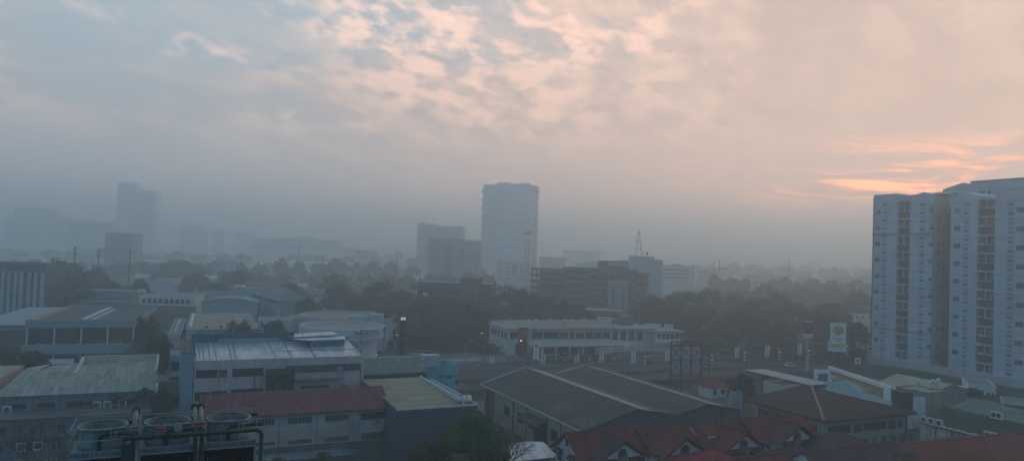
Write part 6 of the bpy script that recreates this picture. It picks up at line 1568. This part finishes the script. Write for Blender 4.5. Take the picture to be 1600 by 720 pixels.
# pair to its left
b = atD('slab_block', 'pale grey slab building with a taller left end, behind the finned glass block', 'building', 652.5, 680, 349, 620, 26, ang=R_(-6), wall=PALE); b.part('roof_box', MB().box(2, 8, 3, 9, b.H, b.H+2.5), PALE); bands(b, 14, 3.5, 1.0, b.H-3, GL2)
b = atD('slab_block', 'lower right half of the pale grey slab building with strip windows', 'building', 680, 723, 352.5, 622, 20, ang=R_(-8), wall=PALE, par=1.0); bands(b, 14, 3.5, 1.3, b.H-2, GL2)
FG = paint('blue_grey_panel', (.13, .16, .20), .7, .3)
b = atD('finned_glass_block', 'blue grey office block with staggered white fins and a plain centre', 'building', 670, 722, 371.5, 440, 22, ang=R_(-4), wall=FG, par=.4)
m = MB()
for i in range(10):
    for j in list(range(4))+list(range(12, 17)):
        x = .6+j*(b.L-1.2)/17+(.35 if i % 2 else 0); m.box(x, x+.42, -.5, -.004, b.H-1.2-i*3.7, b.H+1.9-i*3.7-.3) if b.H-1.2-i*3.7 > 1 else None
b.part('fins', m, WO); b.part('slot_glazing', MB().box(b.L*.5, b.L*.78, -.05, -.004, 3, b.H-4), GL)
for k in range(10): b.part('floor_line', MB().box(0, b.L, -.2, -.06, b.H-2.9-k*3.7, b.H-2.6-k*3.7), FG)
b = atD('finned_glass_block', 'right wing of the blue grey block with a light grid of fins', 'building', 722, 751, 376, 446, 20, ang=R_(-4), wall=FG, par=.4)
m = MB()
for i in range(10): m.box(0, b.L, -.5, -.004, b.H-.5-i*3.7, b.H-.1-i*3.7)
for j in range(9): m.box(j*b.L/8-.2, j*b.L/8+.2, -.5, -.004, 2, b.H)
b.part('fins', m, WO); b.part('roof_rail', MB().box(0, b.L, 0, .2, b.H+.8, b.H+1.4).box(-b.L*.9, 0, .2, .4, b.H+1.2, b.H+1.7), FG)
# building with a dark crown, far centre right
b = atD('crowned_block', 'distant white block with square windows and an overhanging dark roof storey', 'building', 883, 937, 391, 640, 24, ang=R_(2), wall=WO, par=.4)
gridwin(b, 5, 3.8, 1.4, b.H-5, np.linspace(3, b.L-3, 9), 1.8, fr=FRD)
b.part('roof_storey', MB().box(-2, b.L+2.5, -2, 24, b.H-4.2, b.H+.6), paint('slate_storey', (.16, .20, .22), .8, .3)); b.part('flagpole', MB().tube((b.L*.45, 4, b.H), (b.L*.45, 4, b.H+15), .14, n=4), DKMET)
b = atD('grey_block', 'long hazy grey block between the tall tower and the crowned block', 'building', 845, 884, 401, 560, 20, ang=R_(2), wall=PALE); bands(b, 6, 3.5, 1.2, b.H-1.5, GL2)
# ================================================================== hazy skyline
def far_(name, label, px0, px1, yt, D, depth=30, wall=None, n=0, step=3.6, h=1.2, ang=R_(3), extra=None):
    b = atD(name, label, 'building', px0, px1, yt, D, depth, ang=ang, wall=wall or PALE, par=.8)
    if n: bands(b, n, step, h, b.H-1.5, GL2)
    for e in extra or (): b.part('roof_box', MB().box(b.L*e[0], b.L*e[1], 4, min(depth-2, 16), b.H, b.H+e[2]), wall or PALE)
    return b
far_('hazy_tower', 'left, taller half of the hazy twin tower on the left skyline', 184, 214, 286, 690, 26, TW, 30, 3.2, 1.2, extra=((.15, .85, 3.5),))
far_('hazy_tower', 'right, lower half of the hazy twin tower on the left skyline', 214, 243.5, 297, 695, 26, TW, 28, 3.2, 1.2, extra=((.1, .9, 1.8),))
far_('hazy_block', 'broad hazy block with a stepped roofline at the far left', 22, 82, 323, 760, 30, PALE, 12, extra=((.25, .45, 2), (.55, .95, 1.5)))
far_('hazy_block', 'lower shoulder of the broad hazy block at the far left', 8, 23, 338, 770, 26, PALE, 8)
far_('hazy_block', 'low hazy block right of the broad stepped block', 82, 106, 339, 780, 26, PALE, 8)
far_('hazy_block', 'wide dusky block with a small penthouse and flagpole left of the twin tower', 104, 186, 345, 640, 30, PALE, 8, extra=((.2, .46, 4),))
far_('dark_block', 'plain dark square block in front of the hazy twin tower', 165, 206, 363, 480, 26, DKB)
far_('hazy_block', 'hazy block with a stepped top right of the twin tower', 281, 318, 352, 800, 30, WO, 6, extra=((.1, .95, 2.5), (.75, .95, 5)))
far_('hazy_block', 'small hazy block between the stepped block and the far rooftops', 331, 347, 359, 800, 22, PALE, 4)
far_('hazy_block', 'hazy block with a low attic, fourth along the left skyline', 367, 395, 359, 820, 24, WO, 4, extra=((.1, .9, 1.6),))
far_('office_complex', 'left part of the long hazy office complex', 392, 432, 371, 650, 30, WO, 5)
far_('office_complex', 'darker stair block in the middle of the long hazy office complex', 464, 486, 370, 646, 30, PALE)
far_('office_complex', 'second bay of the long hazy office complex', 432, 464, 370.5, 648, 30, PALE, 5)
far_('office_complex', 'right wing of the long hazy office complex under a thin flat roof', 486, 533, 374, 652, 30, WO, 4)
far_('far_block', 'low pale block with rows of windows right of the hazy office complex', 535, 556, 386, 640, 20, WO, 3, extra=())
far_('far_block', 'lower pale block next along from the office complex', 556, 576, 390, 630, 20, WO, 3)
far_('water_tank_block', 'tiny hazy block with a rounded top above the far trees', 541, 552, 361, 1300, 20, DKB)
far_('far_block', 'faint hazy block with a stepped roof far away on the right', 1267, 1285, 409, 950, 24, DKB, extra=((.5, 1.0, 4),))
far_('far_block', 'faint low block just right of the white office', 1086, 1100, 416, 620, 20, PALE)
far_('far_block', 'faint pale block beyond the white office', 1106, 1116, 409, 900, 20, PALE, extra=((.2, .8, 2.5),))
b = far_('water_tower_block', 'pale block with a brown curved roof among the hazy trees on the right', 1124, 1140, 421, 560, 10, WO); b.part('curved_roof', MB().exty([(0, b.H+.8)]+[(b.L/2*(1+math.cos(a)), b.H+.8+2.4*math.sin(a)) for a in [math.pi*j/10 for j in range(11)]][::1], 0, 10), BROWNC)
q = Pd(1181, 436, 560); t = thing('pavilion', 'small pavilion with a pale pointed roof among the hazy trees', 'pavilion', (q.x, q.y, 0), 0)
MB().box(-3, 3, -3, 3, 0, q.z-1.5).build('wall', WHITE, t); z = q.z-1.5; MB().slab([(-4.5, -4.5, z), (4.5, -4.5, z), (0, 0, z+3)]).slab([(4.5, -4.5, z), (4.5, 4.5, z), (0, 0, z+3)]).slab([(4.5, 4.5, z), (-4.5, 4.5, z), (0, 0, z+3)]).slab([(-4.5, 4.5, z), (-4.5, -4.5, z), (0, 0, z+3)]).build('roof', paint('buff_tiles', (.50, .40, .28), .8, .2), t)
b = far_('red_roof_house', 'low house with a faded red roof in the right hand wood', 1180, 1198, 476, 425, 14, WHITE); hip(b, b.H+.5, 2.2, REDR, .8)
for lb, px0, px1, yt, D, wl_ in (('pale house with small windows just left of the apartment tower', 1322, 1358, 489, 390, WHITE), ('low buff wall building below the pale house by the apartment tower', 1332, 1360, 508, 315, CREAM),
                                 ('long low roof at the left foot of the apartment tower', 1325, 1362, 521, 300, PALE), ('small pale roof glimpsed between hazy trees on the right', 1190, 1210, 446, 740, WHITE)):
    b = quickflat('house', lb, 'house', px0, yt, Pd(px0, yt, D).z if Pd(px0, yt, D).z < 30 else 10, px1, 12, wall=wl_, ang=R_(5), par=.3)
    for k in range(3): b.win(b.L*(.25+.25*k), b.H-2.4, 1.1, 1.2, fr=FRD)
# wide pale warehouse roofs lying in the haze on the left
SHD = corrug('pale_shed_sheet', (.42, .43, .42), 'X', 1.0, .6, .2, (.3, .3, .3)); 
for lb, px0, px1, yt, z, dep in (('long pale roof lying in the haze under the broad stepped block', 42, 165, 375, 12, 60), ('pale roof left of the flat topped dark tree', 205, 276, 404, 11, 40),
                                 ('very long white roof in the haze below the office complex', 408, 512, 405, 13, 50), ('white roofed hall with a little raised roof below the office complex', 500, 552, 407, 12, 30),
                                 ('grey hazy roof at the far left edge', -40, 40, 386, 12, 50), ('dim shed roof between the dark square block and the far trees', 210, 330, 392, 12, 50),
                                 ('pale strip of roof behind the row of power poles', 207, 230, 428, 10, 14), ('small pale shed behind the third power pole', 176, 190, 414, 11, 10), ('dull long roof in front of the hazy office complex', 412, 470, 421, 10, 40),
                                 ('low white roof near the right hand tree of the left group', 556, 606, 436, 9, 16), ('pale roof strip beyond the teal slab', 465, 476, 442, 9, 12), ('pale hazy roof beside the slab building', 648, 668, 430, 9, 14), ('grey roof beyond the arched colonnade', 235, 312, 434, 9, 30), ('white clad hall left of the dark trees', 314, 333, 430, 12, 18), ('dull roof in front of the hazy twin tower', 90, 160, 392, 11, 30)):
    p = Pz(px0, yt+3, z); D = p.y; b = Bld('warehouse_roof', lb, 'warehouse', p, R_(4), 1, dep); b.L = b.x(px1, yt+3); b.walls(z-1, PALE, y0=.2); gable(b, z-1, 2.0, SHD if 'pale' in lb or 'white' in lb else TGREY, .4, wallmat=PALE)
q = Pd(352, 401, 560); t = thing('domed_roof', 'hazy shallow dome among the far rooftops on the left', 'building', (q.x, q.y, 0)); r8 = 16*560/F0
MB().lathe([(r8, 0), (r8, q.z-3.2), (r8*.85, q.z-1.6), (r8*.5, q.z-.4), (.3, q.z)], n=24).build('dome', PALE, t)
# distant small buildings nothing tells apart
rf = random.Random(21)
for i in range(34):
    left = i < 22; px = rf.uniform(0, 640) if left else rf.uniform(1090, 1350); D = rf.uniform(650, 1100); wd = rf.uniform(14, 30); hh = rf.uniform(7, 13)
    P = Pd(px, 400, D); b = Bld('far_house', 'low hazy roof among the far trees %s' % ('to the left' if left else 'to the right'), 'house', (P.x, P.y, 0), R_(rf.uniform(-15, 25)), wd, rf.uniform(10, 20), 'far rooftops %s' % ('left' if left else 'right'))
    b.walls(hh-1.5, rf.choice((PALE, WHITE, CONC))); gable(b, hh-1.5, 1.8, rf.choice((SHD, TGREY, REDR, SHD)), .4)
# faint ridge of low hills
hm = MB(); hv = []
for k in range(60):
    a = R_(-42+k*1.35); D = 2600; x, y = D*math.sin(a), D*math.cos(a); z = 34+16*math.sin(k*.35)+9*math.sin(k*.9+1)
    hv.append((x, y, z))
for k in range(59):
    (x0, y0, z0), (x1, y1, z1) = hv[k], hv[k+1]
    hm.add([(x0, y0, 0.1), (x1, y1, .1), (x1*1.12, y1*1.12, z1), (x0*1.12, y0*1.12, z0), (x1*1.35, y1*1.35, .1), (x0*1.35, y0*1.35, .1)], [(0, 1, 2, 3), (3, 2, 4, 5)])
hm.build('hills', GND)['kind'] = 'structure'
# ================================================================== poles, lamps, boards along the avenue
POLE = paint('concrete_pole', (.16, .155, .15), .9, .5)
def ppole(label, px, yt, yb, D, r=.28, arms=2, group='power poles'):
    P = Pd(px, yt, D); t = thing('power_pole', label, 'power pole', (P.x, P.y, 0), random.uniform(-.4, .4), group)
    MB().tube((0, 0, 0), (0, 0, P.z), r, r*.6, 8).build('pole', POLE, t)
    m = MB()
    for k in range(arms): z = P.z-1.2-k*2.6; m.box(-1.1, 1.1, -.09, .09, z, z+.16)
    for k in range(arms):
        z = P.z-1.2-k*2.6
        for x in (-1, 0, 1): m.tube((x, 0, z+.16), (x, 0, z+.5), .07, n=5)
    if arms: m.build('crossarm', DKMET, t)
    return P
pps = [ppole(*a) for a in (('thick power pole rising out of the tree beside the finned building', 117.5, 385, 470, 320, .40), ('second thick power pole from the left', 154.5, 387, 470, 330, .40), ('third thick power pole from the left', 203.5, 390, 470, 335, .40),
                           ('short white and black pole between two power poles', 146.5, 411, 470, 325, .3, 1))]
for a in (('thin tall pole left of the teal halls skyline', 377, 394, 460, 420, .22, 0), ('faint thin tall pole in front of the office complex', 468.5, 375, 460, 470, .2, 0), ('thin dark pole near the middle left', 504.5, 399, 460, 420, .25, 0), ('thin pole left of the pale slab building', 620.5, 400, 460, 440, .22, 0),
          ('left one of two tall hazy poles right of the white office', 1116, 408, 450, 560, .35, 0), ('right one of two tall hazy poles right of the white office', 1124, 405, 450, 560, .35, 0)): ppole(*a, group='thin tall poles')
pyl = mast('hazy steel pylon with wide arms among the trees on the right', 1233, 408, 440, 750, 1.6, 1.0, DKMET, zbase=0, plat=False, name='pylon_tower')
MB().box(-6, 6, -.2, .2, -.4, 0).box(-5, 5, -.2, .2, -2.4, -2.1).tube((-6, 0, 0), (-6, 0, 1.2), .1, n=4).tube((6, 0, 0), (6, 0, 1.2), .1, n=4).build('crossarm', DKMET, pyl).location = (0, 0, Pd(1233, 408, 750).z)
for a in (('pole with transformers left of the white showroom', 758.5, 505, 560, 238, .22, 3), ('pole in front of the showroom corner', 834, 508, 560, 226, .16, 1), ('twin dark pole at the middle of the avenue', 930, 555, 590, 205, .2, 1), ('left pole beside the green tree and open deck building', 221, 521, 570, 158, .2, 3),
          ('right pole beside the open deck building', 227, 524, 570, 162, .16, 2), ('grey pole beside the round building sign', 601, 508, 570, 200, .2, 0), ('tall thin pole behind the beige canopy', 1110, 535, 590, 205, .15, 2), ('dark tall pole at the right of the pink factory roof', 565.5, 513, 560, 150, .18, 2),
          ('thin pole between tree and showroom left of the first banner', 681, 530, 560, 230, .12, 0), ('pole right of the shell sign', 1337, 531, 560, 260, .15, 0)): ppole(*a, group='poles along the avenue')
# overhead wires
def wires(label, a, b_, n=3, sag=2.0):
    t = thing('power_line', label, 'power line', (0, 0, 0)); m = MB()
    for k in range(n):
        off = Vector((0, (k-1)*.8, -.6*k)); pts = [a+(b_-a)*(i/12)+off-Vector((0, 0, sag*4*(i/12)*(1-i/12))) for i in range(13)]; m.path(pts, .035, 3)
    m.build('wire', DKMET, t)
wires('wires between the first and second thick power poles', pps[0], pps[1], 3, 1); wires('wires between the second and third thick power poles', pps[1], pps[2], 3, 1)
LAMPC = plain('lamp_glow', (1.0, .93, .75), .5, 0, 1.6); LAMPH = plain('lamp_head', (.5, .52, .52), .5)
def lampP():
    r = thing('street_lamp', 'l', 'street lamp', (0, 0, -60)); MB().tube((0, 0, 0), (0, 0, 8.2), .11, .08, 8).build('pole', STEEL, r)
    MB().tube((0, 0, 8.2), (-.9, 0, 8.9), .06, n=6).tube((-.9, 0, 8.9), (-1.9, 0, 9.15), .06, n=6).build('arm', STEEL, r); MB().box(-3.0, -1.8, -.16, .16, 9.08, 9.26).build('lamp_head', LAMPH, r); return r
LP_ = lampP(); first = True
for k, (px, yb, lb, rz_) in enumerate(((726, 572, 'street lamp left of the first white ladder board', 2.6), (791, 558, 'street lamp in front of the red pylon', 0), (919, 556, 'double bend street lamp under the orange striped canopy', .2), (1035, 564, 'street lamp just left of the red billboard frame', 0),
                                   (1142, 588, 'curved street lamp to the right of the billboard frame', 0.1), (1159, 590, 'near street lamp above the beige canopy left end', 0), (1239, 562, 'far street lamp left of the blue and red pole sign', .1), (1227, 584, 'near street lamp left of the blue and red pole sign', 0.1),
                                   (1171, 576, 'street lamp standing alone on the expressway median', 2.9), (1270, 572, 'street lamp between the two big pole signs', 2.9), (1324, 575, 'street lamp right of the shell sign', 0), (615, 562, 'street lamp behind the pink factory beside the dark pylon', 2.8))):
    P = Pz(px, yb+8, 0)
    if first: LP_.location = P; LP_.rotation_euler.z = rz_; LP_['label'] = lb; LP_['group'] = 'street lamps on the avenue'; first = False
    else: dup(LP_, P, rz_, None, lb, 'street lamps on the avenue')
# lit floodlights: small glowing heads on poles
for px, py, D, lb, s_ in ((620, 523, 240, 'lit floodlight left of the dark pylon sign', .12), (588, 554, 228, 'lit lamp low behind the pink factory', .15), (753, 520, 245, 'lit lamp beside the pole with transformers', .14), (814, 532, 244, 'lit lamp on the red pylon of the showroom', .2),
                          (434, 406, 480, 'lit lamp furthest right of the distant trio', .3), (409, 412, 480, 'lit lamp furthest left of the distant trio', .3), (427, 411.5, 500, 'lit lamp in the middle of the distant trio', .25), (329, 397, 520, 'single lit lamp in the haze on the left', .3), (800, 470, 345, 'tiny lit lamp above the showroom trees', .18)):
    q = Pd(px, py, D); t = thing('floodlight', lb, 'lamp', (q.x, q.y, 0)); MB().tube((0, .3, 0), (0, .3, q.z), .1, n=6).build('pole', DKMET, t); MB().lathe([(.05, -s_), (s_*.8, -s_*.6), (s_, 0), (s_*.8, s_*.6), (.05, s_)], n=10).build('bulb', LAMPC, t).location = (0, 0, q.z); MB().box(-s_, s_, .05, .3, q.z+s_, q.z+s_+.1).build('hood', DKMET, t)
# dark pylon with lit top
q = Pd(630, 498, 206); t = thing('pylon_sign', 'tall dark blue pylon with a glowing white top rising between the trees', 'sign', (q.x, q.y, 0), R_(5)); MB().box(-.62, .62, -.4, .4, 0, q.z-.3).build('body', plain('navy_pylon', (.02, .03, .065)), t)
MB().box(-.6, .6, -.45, .45, q.z-.3, q.z+.35).build('lit_top', plain('lit_sign', (.95, .72, .60), .5, 0, .45), t); MB().box(-.15, .2, -.47, -.452, q.z-.2, q.z+.2).build('mark', DKMET, t)
# white ladder like banner boards
def ladder():
    r = thing('banner_board', 'x', 'banner', (0, 0, -70)); MB().tube((0, .1, 0), (0, .1, 6), .1, n=6).build('pole', STEEL, r)
    m = MB().box(-.75, -.12, 0, .08, 2.2, 5.8).box(.12, .75, 0, .08, 2.4, 5.9); m.build('board', SIGW, r); m = MB()
    for z in (2.9, 3.7, 4.5, 5.3): m.box(-.75, .75, -.03, 0, z, z+.06)
    m.build('bar', DKMET, r); return r
LB = ladder(); first = True
for px, yc, D, lb in ((769, 565, 232, 'leftmost white banner board, near the transformer pole'), (849, 562, 232, 'white banner board below the shell sign of the canopy'), (901, 564, 232, 'white banner board under the middle of the orange striped canopy'), (940, 558, 236, 'white banner board near the right end of the striped canopy'),
                      (990, 558, 238, 'white banner board right of the striped canopy'), (1043, 555, 240, 'white banner board just left of the red billboard frame'), (1152, 550, 246, 'white banner board right of the billboard frame'), (1199, 548, 250, 'white banner board beside the curved street lamps'), (1250, 545, 254, 'white banner board just left of the blue and red pole sign'), (1296, 540, 262, 'white banner board behind the shell sign')):
    P = Pd(px, yc, D); loc = (P.x, P.y, P.z-4.1)
    if first: LB.location = loc; LB['label'] = lb; LB['group'] = 'white banner boards along the avenue'; first = False
    else: dup(LB, loc, rw.uniform(-.2, .3), None, lb, 'white banner boards along the avenue')
REDB = plain('banner_red', (.45, .07, .05), .6)
def redb():
    r = thing('street_banner', 'x', 'banner', (0, 0, -70)); MB().tube((0, .1, 0), (0, .1, 6), .08, n=6).build('pole', STEEL, r)
    MB().box(-.55, .55, 0, .06, 2.0, 5.8).build('cloth', REDB, r); MB().tube((0, -.02, 4.9), (0, -.001, 4.9), .42, n=16).box(-.4, .4, -.02, -.001, 3.4, 3.8).box(-.35, .35, -.02, -.001, 2.5, 2.8).build('mark', SIGW, r); return r
RB = redb(); first = True
for px, yc, D, lb in ((1008, 561, 232, 'leftmost red street banner with white marks'), (1113, 560, 222, 'red street banner right of the billboard frame'), (1164, 555, 232, 'red street banner beside the near street lamp'), (1218, 554, 236, 'red street banner above the beige canopy'), (1264, 552, 236, 'red street banner just right of the blue and red pole'), (1323, 545, 244, 'red street banner right of the shell sign'), (1357, 545, 250, 'red street banner touching the apartment tower')):
    P = Pd(px, yc, D); loc = (P.x, P.y, P.z-4.0)
    if first: RB.location = loc; RB['label'] = lb; RB['group'] = 'red street banners along the avenue'; first = False
    else: dup(RB, loc, rw.uniform(-.2, .3), None, lb, 'red street banners along the avenue')
q = Pd(768, 568, 226); 
q = Pd(747, 570, 226); t = thing('road_sign', 'small dark sign with a white letter M and red base left of the banner boards', 'sign', (q.x, q.y, 0)); MB().box(-.8, .8, 0, .1, q.z-.8, q.z+.9).build('board', DKMET, t); m = MB(); text_on(m, 'M', 1.6, 0, -.03, q.z-.5); m.build('lettering', SIGW, t); MB().box(-.8, .8, 0, .1, q.z-1.5, q.z-.8).build('red_base', REDB, t); MB().box(-.1, .1, 0, .1, 0, q.z-1.5).build('post', DKMET, t)
# vertical shell price sign
q = Pd(838.5, 535, 234); t = thing('price_sign', 'narrow vertical white sign with a yellow shell and stacked letters near the striped canopy', 'sign', (q.x, q.y, 0), R_(10)); ht_ = q.z
MB().box(-.95, .95, 0, .4, ht_-5.4, ht_).build('cabinet', SIGW, t); MB().box(-.3, .3, .05, .35, 0, ht_-5.4).build('post', DKMET, t); mr, my = MB(), MB(); shell(mr, my, 0, ht_-1.0, .62, -.035); mr.build('emblem', SRED, t); my.build('emblem_field', YEL, t)
m = MB()
for k, ch in enumerate('SHELL'): text_on(m, ch, .85, 0, -.03, ht_-2.55-k*.68)
m.build('lettering', plain('grey_letters', (.12, .13, .14)), t)
# cars and jeeps
def wheel(mb, x, y, r=.32): mb.tube((x, y-.11, r), (x, y+.11, r), r, n=16)
def car(name, label, cat, loc, rz, col, kind='car'):
    r = thing(name, label, cat, loc, rz); bm_ = plain('car_paint_%s' % name+str(col[0]), col, .3)
    if kind == 'car': body = [(-2.1, .35), (2.1, .35), (2.15, .75), (1.3, .95), (-1.9, 1.0), (-2.15, .8)]; cab = [(-1.7, .98), (.95, .95), (.35, 1.42), (-1.2, 1.45)]; wh = 1.35
    else: body = [(-2.2, .4), (2.2, .4), (2.2, 1.0), (1.5, 1.15), (-2.2, 1.2)]; cab = [(-2.1, 1.18), (1.2, 1.15), (.8, 1.85), (-2.0, 1.9)]; wh = 1.4
    MB().exty(body, -.85, .85).build('body', bm_, r); MB().exty(cab, -.74, .74).build('window', GL, r)
    zt = cab[2][1]; MB().box(cab[3][0]+.05, cab[2][0], -.70, .70, zt-.02, zt+.05).build('roof', bm_, r)
    for x in (-wh, wh):
        for y in (-.8, .8): m = MB(); wheel(m, x, y); w_ = m.build('wheel', DKMET, r)
    for y in (-.6, .6): MB().box(2.12, 2.18, y-.16, y+.16, .62, .78).build('headlight', SIGW, r)
    return r
for a in (('jeep', 'left one of two pale jeeps parked under the trees left of the banner boards', 'car', Pz(652, 556, 0), R_(200), (.38, .37, .34), 'jeep'), ('jeep', 'right one of two pale jeeps parked under the trees left of the banner boards', 'car', Pz(668, 557, 0), R_(190), (.36, .37, .36), 'jeep'),
          ('parked_car', 'white car parked behind the beige canopy near the expressway', 'car', Pz(1236, 573, .15), R_(20), (.55, .56, .55), 'car'), ('parked_van', 'white van beside the pumps of the striped canopy', 'car', Pz(884, 560, 0), R_(25), (.45, .46, .46), 'jeep'),
          ('parked_car', 'silver car parked at the far left below the flat roofed hall', 'car', Pz(6, 526, 3), R_(10), (.35, .37, .38), 'car'), ('parked_car', 'white car parked just right of the silver one at the far left', 'car', Pz(18, 548, 0), R_(100), (.5, .5, .5), 'car'),
          ('parked_car', 'dark car on the forecourt in front of the right office wing', 'car', Pz(1012, 568, 0), R_(30), (.06, .07, .08), 'car'), ('parked_car', 'pale car parked below the end town house, beside its porch', 'car', Pz(1187, 701, 3.3), R_(-60), (.5, .5, .5), 'car')):
    a = list(a)
    if 'end town house' in a[1]: continue
    if a[3].z > .2: a[3] = Pz(6, 556, 0)
    car(*a)
for k, px in enumerate((118, 133, 150, 168, 178)):
    x = DB.x(px, 528); car('parked_car', ('leftmost', 'second', 'third', 'fourth', 'rightmost')[k]+' car on the open deck of the parking building', 'car', DB.p+Vector((math.cos(DECK), math.sin(DECK), 0))*x+Vector((-math.sin(DECK), math.cos(DECK), 0))*5.5+Vector((0, 0, 5.3)), DECK+R_(90), (.3 if k % 2 else .5,)*3, 'car')
# motorbikes and walkers on the road: small tricycle by the M sign
t = thing('tricycle', 'small dark motor tricycle waiting by the road right of the banner board', 'tricycle', Pz(806, 572, 0), R_(30)); MB().exty([(-1, .4), (1, .4), (1, 1.5), (.5, 1.75), (-1, 1.8)], -.6, .6).build('cab', plain('dark_blue_cab', (.06, .08, .11)), t); MB().tube((0, -.5, 0), (0, -.5, .001), .3).build('wheel', DKMET, t); m = MB(); wheel(m, -.7, -.5, .28); wheel(m, -.7, .5, .28); wheel(m, .9, 0, .28); m.build('wheel', DKMET, t)
# concrete rubble and drums in the lot under the billboard
rr = random.Random(8)
for k in range(9):
    P = Pz(rr.uniform(1070, 1140), rr.uniform(612, 624), 0); t = thing('concrete_block', 'pale concrete block lying in the lot below the billboard frame', 'concrete block', P, rr.uniform(0, 3), 'concrete blocks in the lot')
    s_ = rr.uniform(.4, .9); MB().prism([(-s_, -.4), (s_*.9, -.5), (s_, .35), (-s_*.8, .5)], 0, s_*.6).build('block', CONC, t)
# ================================================================== haze
HZ, _t, _b = newmat('haze'); _t.nodes.remove(_b)
pv = _t.nodes.new('ShaderNodeVolumePrincipled'); pv.inputs['Color'].default_value = (.79, .945, 1.0, 1); pv.inputs['Density'].default_value = .0014; pv.inputs['Anisotropy'].default_value = .6
_t.links.new(pv.outputs[0], _t.nodes['Material Output'].inputs['Volume'])
o = MB().box(-7060, 7060, -7060, 7060, -1.0, 150).build('haze', HZ); o['kind'] = 'stuff'
# unused prototypes are moved out of the picture only if never placed
for pr in PROT+FARP+[ACP, LP_, LB, RB, pmp]:
    if pr.location.z < -20:
        for c in list(pr.children): bpy.data.objects.remove(c)
        bpy.data.objects.remove(pr)
